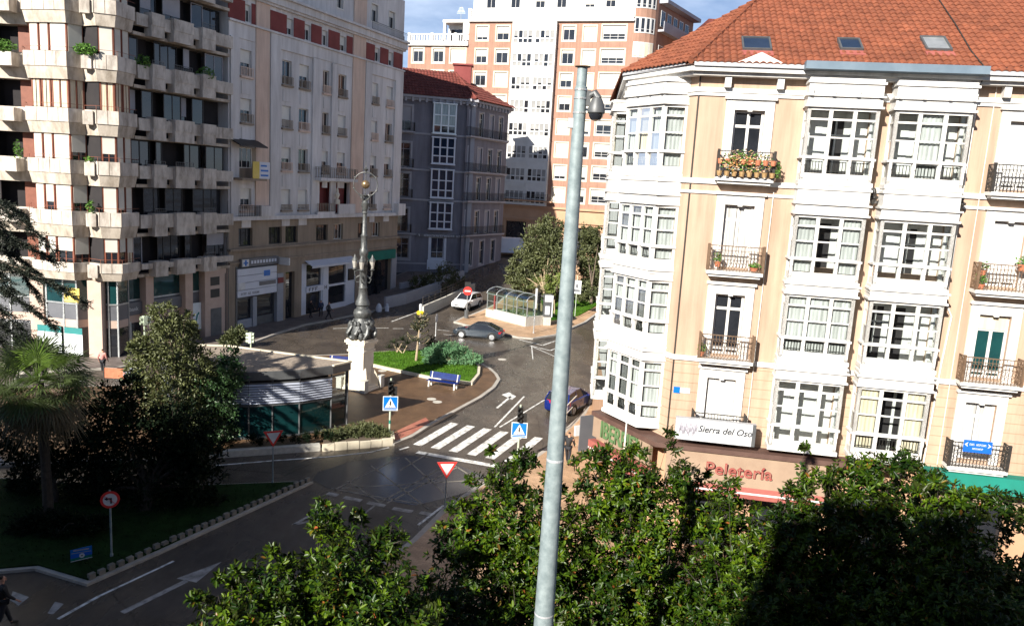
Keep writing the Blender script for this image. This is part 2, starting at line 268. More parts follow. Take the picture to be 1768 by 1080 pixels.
mat('shop_white', (.54, .57, .64), .6, (.60, .63, .70), 1); mat('shop_grey', (.26, .28, .32), .6, (.31, .33, .37), 1)
mat('poster', (.62, .68, .70), .5, (.74, .78, .80), 1.5); mat('teal_paint', (.02, .17, .17), .5)
mat('pot_ochre', (.26, .15, .05), .7, (.36, .24, .12), 6)
mat('ochre_sign', (.62, .46, .08), .6, (.7, .55, .15), 1)

# ------------------------------------------------------------ builders
WL = {}                                                            # world location of every root and of the parts under it
def reg(o, root=None): WL[o.name] = WL[root.name] if root else o.location.copy(); return o
def meta(o, label=None, cat=None, group=None, kind=None):
    if label: o['label'] = label
    if cat: o['category'] = cat
    if group: o['group'] = group
    if kind: o['kind'] = kind
    return o
def thing(name, label, cat, loc=(0, 0, 0), rotz=0.0, group=None):
    o = bpy.data.objects.new(name, None); COL.objects.link(o); o.location = loc; o.rotation_euler = (0, 0, rotz); o.empty_display_size = .3
    meta(o, label, cat, group); return reg(o)
def halves(P):                                                      # cut a plan outline where the ground starts to climb
    out = []
    for sg in (-1, 1):
        Q = []
        for i in range(len(P)):
            a, b = P[i], P[(i + 1) % len(P)]; da, db = sg * (a[1] - 80), sg * (b[1] - 80)
            if da >= 0: Q.append((a[0], a[1]))
            if da * db < 0: t = da / (da - db); Q.append((a[0] + (b[0] - a[0]) * t, 80.0))
        if len(Q) > 2: out.append(Q)
    return out
class MB:
    def __init__(s): s.v = []; s.f = []; s.m = []
    def add(s, vs, fs, mi=0):
        n = len(s.v); s.v += [tuple(p) for p in vs]; s.f += [[n + i for i in f] for f in fs]; s.m += [mi] * len(fs); return s
    def poly(s, pts, mi=0): return s.add(pts, [list(range(len(pts)))], mi)
    def hexa(s, p, mi=0): return s.add(p, [(0, 3, 2, 1), (4, 5, 6, 7), (0, 1, 5, 4), (1, 2, 6, 5), (2, 3, 7, 6), (3, 0, 4, 7)], mi)
    def box(s, x0, x1, y0, y1, z0, z1, mi=0):
        return s.hexa([(x0, y0, z0), (x1, y0, z0), (x1, y1, z0), (x0, y1, z0), (x0, y0, z1), (x1, y0, z1), (x1, y1, z1), (x0, y1, z1)], mi)
    def fb(s, f, u0, u1, v0, v1, z0, z1, mi=0):                    # box on a facade frame
        return s.hexa([f.pt(u0, v0, z0), f.pt(u1, v0, z0), f.pt(u1, v1, z0), f.pt(u0, v1, z0), f.pt(u0, v0, z1), f.pt(u1, v0, z1), f.pt(u1, v1, z1), f.pt(u0, v1, z1)], mi)
    def fq(s, f, u0, u1, z0, z1, v, mi=0): return s.add([f.pt(u0, v, z0), f.pt(u1, v, z0), f.pt(u1, v, z1), f.pt(u0, v, z1)], [(0, 1, 2, 3)], mi)
    def prism(s, pts, z0, z1, mi=0, top=None):
        if top == 'g' and min(p[1] for p in pts) < 80 < max(p[1] for p in pts):
            for q in halves(pts): s.prism(q, z0, z1, mi, 'g')
            return s
        n = len(pts); a = [(p[0], p[1], z0 + (gz(p[1]) if top == 'g' else 0)) for p in pts]; b = [(p[0], p[1], z1 + (gz(p[1]) if top == 'g' else 0)) for p in pts]
        return s.add(a + b, [list(range(n, 2 * n)), list(range(n))[::-1]] + [(i, (i + 1) % n, n + (i + 1) % n, n + i) for i in range(n)], mi)
    def tube(s, pts, r, n=6, mi=0, cap=True):
        pts = [Vector(p) for p in pts]; k = len(pts); rr = r if isinstance(r, (list, tuple)) else [r] * k; vs = []
        for i, p in enumerate(pts):
            t = (pts[min(i + 1, k - 1)] - pts[max(i - 1, 0)]); t = t.normalized() if t.length > 1e-9 else Vector((0, 0, 1))
            a = t.orthogonal().normalized() if i == 0 else (a - t * a.dot(t)).normalized()
            b = t.cross(a)
            vs += [p + (a * math.cos(2 * math.pi * j / n) + b * math.sin(2 * math.pi * j / n)) * rr[i] for j in range(n)]
        fs = [(i * n + j, i * n + (j + 1) % n, (i + 1) * n + (j + 1) % n, (i + 1) * n + j) for i in range(k - 1) for j in range(n)]
        if cap: fs += [list(range(n))[::-1], list(range((k - 1) * n, k * n))]
        return s.add(vs, fs, mi)
    def lathe(s, prof, c=(0, 0, 0), n=16, mi=0):
        return s.tube([(c[0], c[1], c[2] + z) for r, z in prof], [max(r, .001) for r, z in prof], n, mi)
    def ball(s, c, r, n=10, mi=0, sz=1.0):
        k = n // 2 + 1; prof = [(r * math.sin(math.pi * i / k), -r * sz * math.cos(math.pi * i / k)) for i in range(k + 1)]
        return s.lathe(prof, c, n, mi)
    def bar(s, a, b, w=.02, h=None, mi=0):                          # straight square bar
        a = Vector(a); b = Vector(b); t = (b - a).normalized(); x = t.cross(Vector((0, 0, 1)))
        x = x.normalized() if x.length > .05 else Vector((1, 0, 0)); y = x.cross(t); x = x * w / 2; y = y * (h or w) / 2
        return s.hexa([a - x - y, a + x - y, a + x + y, a - x + y, b - x - y, b + x - y, b + x + y, b - x + y], mi)
    def holes(s, f, u0, u1, z0, z1, hs, v=0.0, dep=.18, mi=0, mr=None):
        us = sorted({u0, u1, *[min(max(k, u0), u1) for h in hs for k in h[:2]]}); zs = sorted({z0, z1, *[min(max(k, z0), z1) for h in hs for k in h[2:4]]})
        for i in range(len(us) - 1):
            for j in range(len(zs) - 1):
                cu, cz = (us[i] + us[i + 1]) / 2, (zs[j] + zs[j + 1]) / 2
                if us[i + 1] - us[i] < 1e-6 or zs[j + 1] - zs[j] < 1e-6 or any(h[0] < cu < h[1] and h[2] < cz < h[3] for h in hs): continue
                s.fq(f, us[i], us[i + 1], zs[j], zs[j + 1], v, mi)
        for a, b, c, d in hs:
            P = f.pt; m = mi if mr is None else mr
            s.add([P(a, v, c), P(b, v, c), P(b, v, d), P(a, v, d), P(a, v - dep, c), P(b, v - dep, c), P(b, v - dep, d), P(a, v - dep, d)], [(0, 4, 5, 1), (1, 5, 6, 2), (2, 6, 7, 3), (3, 7, 4, 0)], m)
        return s
    def build(s, name, mats, parent=None, local=False, smooth=False, label=None, cat=None, group=None, kind=None, recalc=True):
        off = Vector((0, 0, 0)) if (local or parent is None) else WL[parent.name]
        me = bpy.data.meshes.new(name); me.from_pydata([(p[0] - off[0], p[1] - off[1], p[2] - off[2]) for p in s.v], [], s.f)
        mats = [mats] if isinstance(mats, str) else mats
        for k in mats: me.materials.append(MATS[k])
        me.polygons.foreach_set('material_index', s.m)
        if recalc:
            bm = bmesh.new(); bm.from_mesh(me); bmesh.ops.recalc_face_normals(bm, faces=bm.faces); bm.to_mesh(me); bm.free()
        if smooth:
            me.polygons.foreach_set('use_smooth', [True] * len(me.polygons)); 
            try: me.set_sharp_from_angle(angle=R(40))
            except Exception: pass
        o = bpy.data.objects.new(name, me); COL.objects.link(o)
        if parent: o.parent = parent; reg(o, parent)
        else: WL[o.name] = Vector((0, 0, 0))
        return meta(o, label, cat, group, kind)
def dup(root, loc, rotz, label=None):
    r = root.copy(); COL.objects.link(r); r.location = loc; r.rotation_euler = (0, 0, rotz)
    if label: r['label'] = label
    for ch in list(root.children):
        c = ch.copy(); COL.objects.link(c); c.parent = r
        for g in list(ch.children):
            d = g.copy(); COL.objects.link(d); d.parent = c
    return r
def glyphs(f, u0, u1, z, h, n, v, matn, parent, seed=1):            # lettering too small to read: separate upright strokes of uneven width
    rd = random.Random(seed); m = MB(); w = (u1 - u0) / n
    for i in range(n):
        if rd.random() < .12: continue
        a = u0 + w * i + w * .12; b = u0 + w * (i + 1) - w * .12; k = rd.choice((0, 1, 2)); t = w * .2
        m.fb(f, a, a + t, v, v + .006, z - h / 2, z + h / 2)
        if k != 1: m.fb(f, a + t, b, v, v + .005, z + h / 2 - h * .18, z + h / 2)
        if k != 2: m.fb(f, b - t, b, v, v + .007, z - h / 2, z + h * (.5 if k else .0))
        if k: m.fb(f, a + t, b - t, v, v + .004, z - h * .08, z + h * .1)
    return m.build('lettering', matn, parent)
def text(body, f, u, v, z, size, matn, parent, ext=.02, shear=0.0, name='lettering', sx=1.0, align='CENTER', out=None):
    c = bpy.data.curves.new(name, 'FONT'); c.body = body; c.size = size; c.extrude = ext; c.shear = shear; c.align_x = align; c.align_y = 'CENTER'; c.resolution_u = 3
    if out: c.offset = out
    c.materials.append(MATS[matn]); tmp = bpy.data.objects.new(name, c); COL.objects.link(tmp); bpy.context.view_layer.update()
    me = bpy.data.meshes.new_from_object(tmp.evaluated_get(bpy.context.evaluated_depsgraph_get())); bpy.data.objects.remove(tmp); me.name = name
    o = bpy.data.objects.new(name, me); COL.objects.link(o)
    n = f.n; x = Vector((0, 0, 1)).cross(n); p = f.pt(u, v, z)
    m = Matrix(((x.x * sx, 0, n.x, p.x), (x.y * sx, 0, n.y, p.y), (0, 1, n.z, p.z), (0, 0, 0, 1)))
    if parent: o.parent = parent; m.translation = m.translation - WL[parent.name]
    o.matrix_basis = m; return o

# ============================================================ THE SETTING
def G(*pts): return [gp(x, y) for x, y in pts]
def inset(P, d):
    n = len(P); A = sum(P[i].x * P[(i + 1) % n].y - P[(i + 1) % n].x * P[i].y for i in range(n)); s = 1 if A > 0 else -1; out = []
    for i in range(n):
        a, b, c = P[i - 1], P[i], P[(i + 1) % n]
        e1 = Vector((b.x - a.x, b.y - a.y)).normalized(); e2 = Vector((c.x - b.x, c.y - b.y)).normalized()
        n1 = Vector((-e1.y, e1.x)) * s; n2 = Vector((-e2.y, e2.x)) * s; m = n1 + n2; k = max(.5, (1 + n1.dot(n2)))
        out.append(Vector((b.x + m.x * d / k, b.y + m.y * d / k, 0)))
    return out
m = MB(); ys = [-80, -20, 20, 50, 80, 95, 110, 140, 260, 700]; xs = [-400, -60, -20, 20, 60, 400]
for i in range(len(ys) - 1):
    for j in range(len(xs) - 1):
        m.poly([(x, y, gz(y)) for x, y in ((xs[j], ys[i]), (xs[j + 1], ys[i]), (xs[j + 1], ys[i + 1]), (xs[j], ys[i + 1]))])
m.build('road', 'asphalt', kind='structure')
def pavement(name, P, surf, h=.13, kw=.25, kerb='kerb'):
    m = MB(); m.prism([(p[0], p[1]) for p in P], -.2, h, 0, top='g'); m.build('kerb', kerb, kind='structure')
    m = MB(); m.prism([(p[0], p[1]) for p in inset([Vector((p[0], p[1], 0)) for p in P], kw)], h - .06, h + .006, 0, top='g'); return m.build(name, surf, kind='structure')
ISL = G((681, 769), (712, 757), (745, 736), (790, 711), (832, 688), (855, 671), (864, 657), (859, 648), (848, 638), (826, 626), (798, 612), (755, 606), (700, 609), (640, 612)) + [Vector((-16, 57.5, 0)), Vector((-21, 52, 0)), Vector((-24, 47, 0)), Vector((-34, 44, 0))] + G((0, 806), (200, 800), (380, 790), (500, 781), (590, 774))
pavement('plaza_paving', ISL, 'plaza_tile')
SW = G((711, 935), (768, 878), (830, 838), (900, 805), (945, 775), (968, 750), (1005, 716), (1018, 690)) + [Vector((7.5, 56, 0)), Vector((12, 75, 0)), Vector((60, 75, 0)), Vector((60, -30, 0)), Vector((-30, -30, 0)), Vector((-12, 9, 0))]
pavement('pavement', SW, 'pave_tile')
m = MB()
for q in (((676, 752), (684, 764), (712, 752), (742, 732), (735, 724), (700, 740)),): m.prism([(p.x, p.y) for p in G(*q)], .1, .142)
m.build('red_paving', 'red_pave', kind='structure')
b0 = gp(395, 575); FB = Fr(b0, 22)
BSW = G((440, 592), (480, 577), (528, 562), (590, 550), (651, 537), (672, 530)) + [Vector((-11.5, 88, 0)), Vector((-10.5, 98, 0))] + [FB.pt(40, -3, 0), FB.pt(15, -3, 0), FB.pt(0, -3, 0), FB.pt(-11, -6, 0), Vector((-50, 49, 0)), Vector((-50, 46, 0)), Vector((-31, 48.5, 0)), Vector((-26.5, 51, 0))]
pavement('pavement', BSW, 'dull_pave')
SH = G((783, 557), (800, 548), (838, 534), (858, 524), (872, 512)) + [Vector((4.5, 108, 0)), Vector((24, 108, 0))] + G((1060, 524), (1029, 545), (960, 580), (920, 586), (895, 584), (845, 573))
pavement('pavement', SH, 'pave_tile')
LW = inset([Vector(p) for p in G((945, 556), (1000, 548), (1034, 529), (1010, 500), (930, 515))], .1)
m = MB(); m.prism([(p.x, p.y) for p in LW], .1, .22, top='g'); m.build('lawn', 'lawn', kind='structure')
# island lawn inside its raised pale kerb
LN = G((636, 614), (700, 611), (752, 608), (795, 614), (822, 628), (829, 640), (828, 652), (815, 668), (738, 657), (660, 640), (630, 633))
m = MB(); m.prism([(p.x, p.y) for p in LN], .05, .32); m.build('kerb', 'pale_kerb', kind='structure')
m = MB(); m.prism([(p.x, p.y) for p in inset(LN, .22)], .2, .35); m.build('lawn', 'lawn', kind='structure')
GI = G((541, 834), (420, 890), (280, 955), (150, 1012), (60, 985)) + [Vector((-22, 22.5, 0)), Vector((-45, 19, 0)), Vector((-45, 32.5, 0))] + G((200, 842), (372, 839), (500, 834))
m = MB(); m.prism([(p.x, p.y) for p in GI], -.1, .1); m.build('kerb', 'kerb', kind='structure')
m = MB(); m.prism([(p.x, p.y) for p in inset(GI, .18)], .02, .16); m.build('lawn', 'shaded_lawn', kind='structure')
NW = [Vector((-14.6, 22.2, 0)), Vector((-22, 20.5, 0)), Vector((-45, 17, 0)), Vector((-45, 12, 0)), Vector((-20, 13, 0))]
# toothed stone edging of the traffic island
m = MB(); a, c = GI[0], GI[3]; L = (c - a).length; t = (c - a).normalized(); nrm = Vector((-t.y, t.x, 0))
if nrm.x > 0: nrm = -nrm
for k in range(int(L / .36)):
    p = a + t * (.2 + k * .36) + nrm * .18
    hh = .30 + random.uniform(-.03, .03); q = [p - t * .11 - nrm * .07, p + t * .11 - nrm * .07, p + t * .11 + nrm * .07, p - t * .11 + nrm * .07]
    m.hexa([(*v.xy, .05) for v in q] + [(v.x, v.y, hh) for v in q])
m.build('stone_edging', 'dark_stone', label='toothed low stone edging along the diagonal kerb of the dark grass island', cat='edging')
# ---- painted markings
def paint(name, polys, mt, z=.008):
    m = MB()
    for P in polys: m.poly([(p[0], p[1], gz(p[1]) + z) for p in P])
    return m.build(name, mt, kind='structure')
def line(a, b, w=.12):
    a = gp(*a); b = gp(*b); t = (b - a).xy.normalized(); n = Vector((-t.y, t.x)) * w / 2
    return [(a.x - n.x, a.y - n.y), (a.x + n.x, a.y + n.y), (b.x + n.x, b.y + n.y), (b.x - n.x, b.y - n.y)]
za, zb, zc = gp(720, 768), gp(785, 730), gp(845, 791)
stp = (zc - za) / 4.0; ln_ = zb - za
paint('zebra_crossing', [[za + stp * i - stp.normalized() * .24, za + stp * i + stp.normalized() * .26, za + stp * i + stp.normalized() * .26 + ln_, za + stp * i - stp.normalized() * .24 + ln_] for i in range(6)], 'paint_white')
paint('wet_patch', [G((548, 815), (600, 798), (668, 788), (712, 786), (775, 796), (840, 822), (815, 846), (768, 860), (716, 872), (660, 862), (610, 852), (566, 842), (540, 828))], 'wet_asphalt', .004)
paint('asphalt_patch', [G((905, 620), (960, 610), (975, 640), (930, 655)), G((450, 640), (560, 600), (585, 606), (470, 650)), G((300, 1010), (420, 950), (440, 965), (320, 1028))], 'asphalt', .004)
paint('stop_line', [line((720, 780), (860, 805), .4)], 'paint_white')
paint('lane_lines', [line((676, 555), (714, 541), .15), line((714, 541), (770, 524), .15), line((575, 567), (600, 566)), line((612, 566), (636, 566)), line((647, 566), (671, 566)), line((678, 567), (697, 567)), line((707, 568), (728, 568)), line((755, 569), (776, 571)), line((765, 577), (788, 579)), line((854, 737), (905, 684)), line((863, 737), (940, 690), .1), line((945, 680), (975, 655), .1),
      line((896, 586), (937, 596), .15), line((937, 596), (962, 587), .15), line((914, 596), (950, 605), .15), line((950, 605), (962, 600), .15), line((914, 596), (962, 617), .1), line((968, 630), (980, 641), .25), line((980, 641), (978, 650), .25), line((978, 650), (966, 662), .25), line((918, 598), (920, 620), .08)], 'paint_white')
paint('edge_lines', [line((373, 803), (470, 795)), line((470, 795), (570, 788)), line((570, 788), (640, 780)), line((640, 780), (672, 772)), line((690, 776), (706, 771)), line((100, 1068), (170, 1029)), line((170, 1029), (300, 968), .1), line((100, 825), (160, 824))], 'paint_white')
paint('give_way_markings', [line((565, 851), (583, 855), .3), line((594, 858), (624, 864), .3), line((635, 867), (665, 873), .3), line((678, 877), (712, 883), .3), line((725, 884), (746, 888), .3), line((650, 870), (625, 889), .1), line((506, 906), (545, 884), .15), line((506, 906), (560, 893), .15), line((545, 884), (562, 893), .15)], 'worn_paint')
paint('edge_lines', [line((713, 933), (766, 877), .1), line((722, 906), (766, 872), .12)], 'paint_white', .01)
paint('direction_arrow', [line((211, 1057), (322, 1002), .22), G((383, 969), (305, 998), (339, 1005))], 'worn_paint')
paint('direction_arrow', [line((858, 704), (882, 684), .16), G((866, 681), (879, 677), (891, 684), (884, 690))], 'paint_white')
paint('worn_zebra', [G((17, 1035), (22, 1020), (50, 1030), (32, 1045)), G((82, 1058), (95, 1038), (110, 1042), (92, 1060))], 'worn_paint')
paint('box_junction_lines', [line(a, b, .09) for a, b in (((655, 868), (775, 800)), ((668, 868), (790, 806)), ((600, 830), (655, 866)), ((700, 790), (768, 852)), ((590, 842), (830, 828)), ((640, 803), (740, 878)), ((780, 800), (840, 838)), ((575, 846), (690, 790)), ((690, 812), (740, 782)), ((572, 843), (760, 876)))], 'yellow_paint')
m = MB()
for x, y, rr in ((867, 620, .35), (855, 575, .3), (745, 692, .3), (755, 697, .3), (660, 643, .3)):
    p = gp(x, y); zz = .145 if y in (692, 697, 643) else .007; m.lathe([(0, zz - .02), (rr, zz - .02), (rr, zz), (0, zz)], (p.x, p.y, 0), 14)
m.build('manhole_covers', 'granite', kind='structure')
# ground-cover blades
def blades(name, P, n, mt, hmin, hmax, z0, wd=.02):
    P = [(p[0], p[1]) for p in P]; xs = [p[0] for p in P]; ys = [p[1] for p in P]; v = []; k = 0; tries = 0
    while k < n and tries < n * 12:
        tries += 1; x = random.uniform(min(xs), max(xs)); y = random.uniform(min(ys), max(ys)); ins = False; j = len(P) - 1
        for i in range(len(P)):
            if (P[i][1] > y) != (P[j][1] > y) and x < (P[j][0] - P[i][0]) * (y - P[i][1]) / (P[j][1] - P[i][1]) + P[i][0]: ins = not ins
            j = i
        if not ins: continue
        k += 1; a = random.uniform(0, 6.283); h = random.uniform(hmin, hmax); dx, dy = math.cos(a) * wd, math.sin(a) * wd; l = random.uniform(-.5, .5) * h; zz = z0 + gz(y)
        v += [(x - dx, y - dy, zz), (x + dx, y + dy, zz), (x + l * math.sin(a), y + l * math.cos(a), zz + h)]
    me = bpy.data.meshes.new(name); me.from_pydata(v, [], [(3 * i, 3 * i + 1, 3 * i + 2) for i in range(k)]); me.materials.append(MATS[mt])
    o = bpy.data.objects.new(name, me); COL.objects.link(o); return meta(o, kind='stuff')
blades('grass', inset(LN, .25), 6000, 'grass_blade', .05, .14, .345, .025)
blades('grass', LW, 4000, 'grass_blade', .06, .16, .215, .03)
blades('grass', inset(GI, .2), 9000, 'shaded_grass', .05, .13, .155, .02)

# ============================================================ SHARED FACADE PARTS
def window(parent, f, u0, u1, z0, z1, v=0.0, dep=.18, nx=2, rows=(), fr=.06, fm='white', gm='dark_glass', blind=0.0, bm='blind', sur=0.0, sm='white', name='window', sill=0.0, cur=None, bar=.05):
    b = MB(); vv = v - dep + .005; t = .055
    b.fb(f, u0, u0 + fr, vv, vv + t, z0, z1); b.fb(f, u1 - fr, u1, vv, vv + t, z0, z1)
    b.fb(f, u0 + fr, u1 - fr, vv, vv + t, z0, z0 + fr); b.fb(f, u0 + fr, u1 - fr, vv, vv + t, z1 - fr, z1)
    for i in range(1, nx):
        c = u0 + (u1 - u0) * i / nx; b.fb(f, c - bar / 2, c + bar / 2, vv, vv + t - .004, z0 + fr, z1 - fr)
    for r in rows:
        c = z0 + (z1 - z0) * r; b.fb(f, u0 + fr, u1 - fr, vv, vv + t - .008, c - bar / 2, c + bar / 2)
    if sur:
        b.fb(f, u0 - sur, u0, v - .02, v + .04, z0 - (0 if sill else sur), z1 + sur, 1); b.fb(f, u1, u1 + sur, v - .02, v + .04, z0 - (0 if sill else sur), z1 + sur, 1); b.fb(f, u0, u1, v - .02, v + .043, z1, z1 + sur, 1)
        if not sill: b.fb(f, u0, u1, v - .02, v + .043, z0 - sur, z0, 1)
    if sill: b.fb(f, u0 - max(sur, .05), u1 + max(sur, .05), v - .05, v + sill, z0 - .09, z0 - .002, 1)
    o = b.build(name, [fm, sm], parent)
    MB().fq(f, u0 + fr * .5, u1 - fr * .5, z0 + fr * .5, z1 - fr * .5, vv + .02).build('pane', gm, o)
    if blind > 0: MB().fb(f, u0 + fr * .7, u1 - fr * .7, vv + .022, vv + .075, z1 - fr - (z1 - z0 - 2 * fr) * blind, z1 - fr * .8).build('blind', bm, o)
    if cur: 
        c = MB(); w = (u1 - u0 - 2 * fr)
        for s_ in (0, 1):
            a = u0 + fr + s_ * w * .58; n = 6
            c.add([f.pt(a + w * .42 * i / n, vv + .03 + .012 * (i % 2), zz) for i in range(n + 1) for zz in (z0 + fr, z1 - fr)], [(2 * i, 2 * i + 2, 2 * i + 3, 2 * i + 1) for i in range(n)])
        c.build('curtain', cur, o)
    return o
def railing(f, path, z0, z1, sp=.115, r=.016, orn=True, mid=None):     # wrought iron along a (u, v) path
    b = MB()
    for (ua, va), (ub, vb) in zip(path, path[1:]):
        A = f.pt(ua, va, 0); B = f.pt(ub, vb, 0); L = (B - A).length; n = max(2, round(L / sp))
        for zz, ww in ((z1, .035), (z0 + .06, .025), (z1 - .16, .018)): b.bar(A + Vector((0, 0, zz)), B + Vector((0, 0, zz)), ww)
        for i in range(n + 1):
            p = A.lerp(B, i / n); wd = .035 if i in (0, n) else r
            b.box(p.x - wd / 2, p.x + wd / 2, p.y - wd / 2, p.y + wd / 2, z0, z1)
            if orn and i < n:
                q = A.lerp(B, (i + 1) / n); h = z1 - .16 - z0 - .06
                for k in range(4):
                    za_, zb_ = z0 + .06 + h * k / 4, z0 + .06 + h * (k + 1) / 4
                    if k % 2: b.bar((p.x, p.y, zb_), (q.x, q.y, za_), .011)
                    else: b.bar((p.x, p.y, za_), (q.x, q.y, zb_), .011)
    return b
def tiles(mb, o, e, wv, poly, tw, tl, amp=.06, lift=.04, sub=4, mi=0):  # barrel-tile sheet: rows and columns really stand proud
    o = Vector(o); e = Vector(e).normalized(); wv = Vector(wv).normalized(); n = e.cross(wv).normalized(); n = n if n.z > 0 else -n
    as_ = [p[0] for p in poly]; bs = [p[1] for p in poly]; a0, a1, b0_, b1 = min(as_), max(as_), min(bs), max(bs)
    nc = int((a1 - a0) / tw) + 1; nr = int((b1 - b0_) / tl) + 1
    def inside(x, y):
        r = False; j = len(poly) - 1
        for i in range(len(poly)):
            if (poly[i][1] > y) != (poly[j][1] > y) and x < (poly[j][0] - poly[i][0]) * (y - poly[i][1]) / (poly[j][1] - poly[i][1]) + poly[i][0]: r = not r
            j = i
        return r
    for rr in range(nr):
        ba, bb = b0_ + rr * tl, b0_ + (rr + 1) * tl; idx = {}; vs = []; fs = []
        def vert(c, top):
            k = (c, top)
            if k not in idx:
                a = a0 + c * tw / sub; ph = (c % sub) / sub; hgt = amp * abs(math.sin(math.pi * ph)) ** .8; jit = .006 * math.sin(c * 12.9 + rr * 7.7)
                idx[k] = len(vs); vs.append(o + e * a + wv * (bb if top else ba) + n * (hgt + jit + (0 if top else lift)))
            return idx[k]
        for c in range(nc * sub):
            if inside(a0 + (c + .5) * tw / sub, (ba + bb) / 2):
                fs.append((vert(c, 0), vert(c + 1, 0), vert(c + 1, 1), vert(c, 1)))
                p, q = vert(c, 0), vert(c + 1, 0); i0 = len(vs); vs += [vs[p] - n * lift, vs[q] - n * lift]; fs.append((p, i0, i0 + 1, q))
        mb.add(vs, fs, mi)

# ============================================================ CREAM CORNER BUILDING (right)
FR = Fr((6.494, 29.001), 99.3)
_c0 = FR.pt(-.25, 0, 0); FC = Fr(_c0, -29.4); FC.n = Vector((-.8712, -.4909, 0)); FC.n = FC.n if FC.n.dot(Vector((-1, 0, 0))) > 0 else -FC.n
CL = 3.8
_c1 = FC.pt(CL, 0, 0); FS = Fr(_c1, 4); FS.n = Vector((-math.cos(R(4)), math.sin(R(4)), 0))
UEND = 21.0
cb = thing('corner_building', 'cream corner building with white glazed bays and an orange tiled roof', 'building', FR.pt(8, -5, 0))
FLR = [4.62, 7.95, 11.25, 14.62, 18.0]
doors = [(1.62, 'F')] ; 
cols_d = [1.62, 10.75, 16.2, 19.3]
hs = []
for uc in cols_d:
    for k in range(4): hs.append((uc - .53, uc + .53, FLR[k] + .12 if k else 5.0, FLR[k] + 2.42 if k else 7.15))
mir_f = [(3.5, 5.8), (6.36, 8.75), (12.9, 15.0)]
hm = [(a + .1, b - .1, FLR[k] + .35, FLR[k] + 2.85) for a, b in mir_f for k in range(4)]
w_ = MB(); w_.holes(FR, -.25, UEND, 4.5, 7.95, [h for h in hs + hm if h[2] < 7.5], 0, .22, 1); w_.holes(FR, -.25, UEND, 7.95, 18.4, [h for h in hs + hm if h[2] > 7.5], 0, .22, 0)
hc = [(.75, 3.55, FLR[k] + .35, FLR[k] + 2.85) for k in range(4)]; hl = [(.9, 2.9, FLR[k] + .35, FLR[k] + 2.85) for k in range(4)]
w_.holes(FC, 0, CL, 4.5, 7.95, hc[:1], 0, .22, 1); w_.holes(FC, 0, CL, 7.95, 18.4, hc[1:], 0, .22, 0)
w_.holes(FS, 0, 16, 4.5, 18.4, hl, 0, .22, 2)
w_.fq(FR, UEND, UEND + .01, 0, 18.4, 0, 0)
e0, e1 = FR.pt(UEND, 0, 0), FR.pt(UEND, -16, 0); g1 = FS.pt(16, 0, 0)
w_.poly([(e0.x, e0.y, 0), (e1.x, e1.y, 0), (e1.x, e1.y, 18.4), (e0.x, e0.y, 18.4)]); w_.poly([(e1.x, e1.y, 0), (g1.x, g1.y, 0), (g1.x, g1.y, 18.4), (e1.x, e1.y, 18.4)])
w_.build('wall', ['cream', 'cream_joint', 'white'], cb)
# near-black floors and inner core: the rooms' gloom is in their colour
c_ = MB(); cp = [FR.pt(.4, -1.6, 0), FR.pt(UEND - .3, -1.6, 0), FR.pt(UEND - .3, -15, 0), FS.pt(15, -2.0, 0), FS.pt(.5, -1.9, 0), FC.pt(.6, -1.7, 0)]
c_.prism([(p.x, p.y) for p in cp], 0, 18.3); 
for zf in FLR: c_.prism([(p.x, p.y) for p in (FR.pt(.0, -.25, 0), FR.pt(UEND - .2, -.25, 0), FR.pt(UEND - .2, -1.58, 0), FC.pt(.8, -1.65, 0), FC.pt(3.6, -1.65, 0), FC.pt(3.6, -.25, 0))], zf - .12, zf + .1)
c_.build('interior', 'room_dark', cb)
# cornice, string courses, frieze
tr = MB()
def course(z0, z1, v, mi=0, doS=True):
    P = [FR.pt(UEND, v, 0), FR.pt(-.25 - v * .62, v, 0), FC.pt(CL + v * .05, v, 0), FS.pt(16, v * .35, 0), FS.pt(16, -.1, 0), FC.pt(CL - .05, -.1, 0), FR.pt(-.2, -.1, 0), FR.pt(UEND, -.1, 0)]
    tr.prism([(p.x, p.y) for p in P], z0, z1, mi)
course(18.28, 18.52, .55); course(18.16, 18.28, .38); course(17.62, 17.78, .10); course(17.50, 17.62, .06); course(14.38, 14.56, .07); course(14.02, 14.12, .06); course(7.74, 7.93, .07)
for u in [.75, 2.55, 9.9, 11.5, 12.4, 15.6, 17, 18.6]: tr.fb(FR, u - .11, u + .11, -.02, .3, 17.78, 18.16)
tr.build('cornice', 'white', cb)
# ground floor
g = MB(); g.holes(FR, -.25, UEND, 0, 4.5, [(.6, 2.6, .2, 3.1), (3.2, 5.6, .2, 3.1), (6.2, 8.6, .4, 3.2), (9.4, 12.2, .2, 3.3), (13, 15.4, .2, 3.3), (16.4, 19.6, .2, 3.3)], 0, .3); g.holes(FC, 0, CL, 0, 4.5, [(.7, 3.4, .2, 3.0)], 0, .3); g.holes(FS, 0, 16, 0, 4.5, [(1, 3, .3, 3.2)], 0, .3)
g.build('shop_front', 'tan_base', cb)
g = MB()
for (a, b) in ((.6, 2.6), (3.2, 5.6), (6.2, 8.6), (9.4, 12.2), (13, 15.4), (16.4, 19.6)): g.fq(FR, a, b, .2, 3.3, -.28)
g.fq(FC, .7, 3.4, .2, 3.0, -.28); g.fq(FS, 1, 3, .3, 3.2, -.28); g.build('shop_window', 'dark_glass', cb)
g = MB(); g.fb(FR, 8.9, UEND, -.02, .06, 3.35, 4.1); g.build('lintel', 'awning_tan', cb)
g = MB()
for k in range(6): g.fb(FR, 13.2, 13.9, .0, .5, .3 + .45 * k, .6 + .45 * k)
g.build('red_pilaster', 'red_stripe', cb)
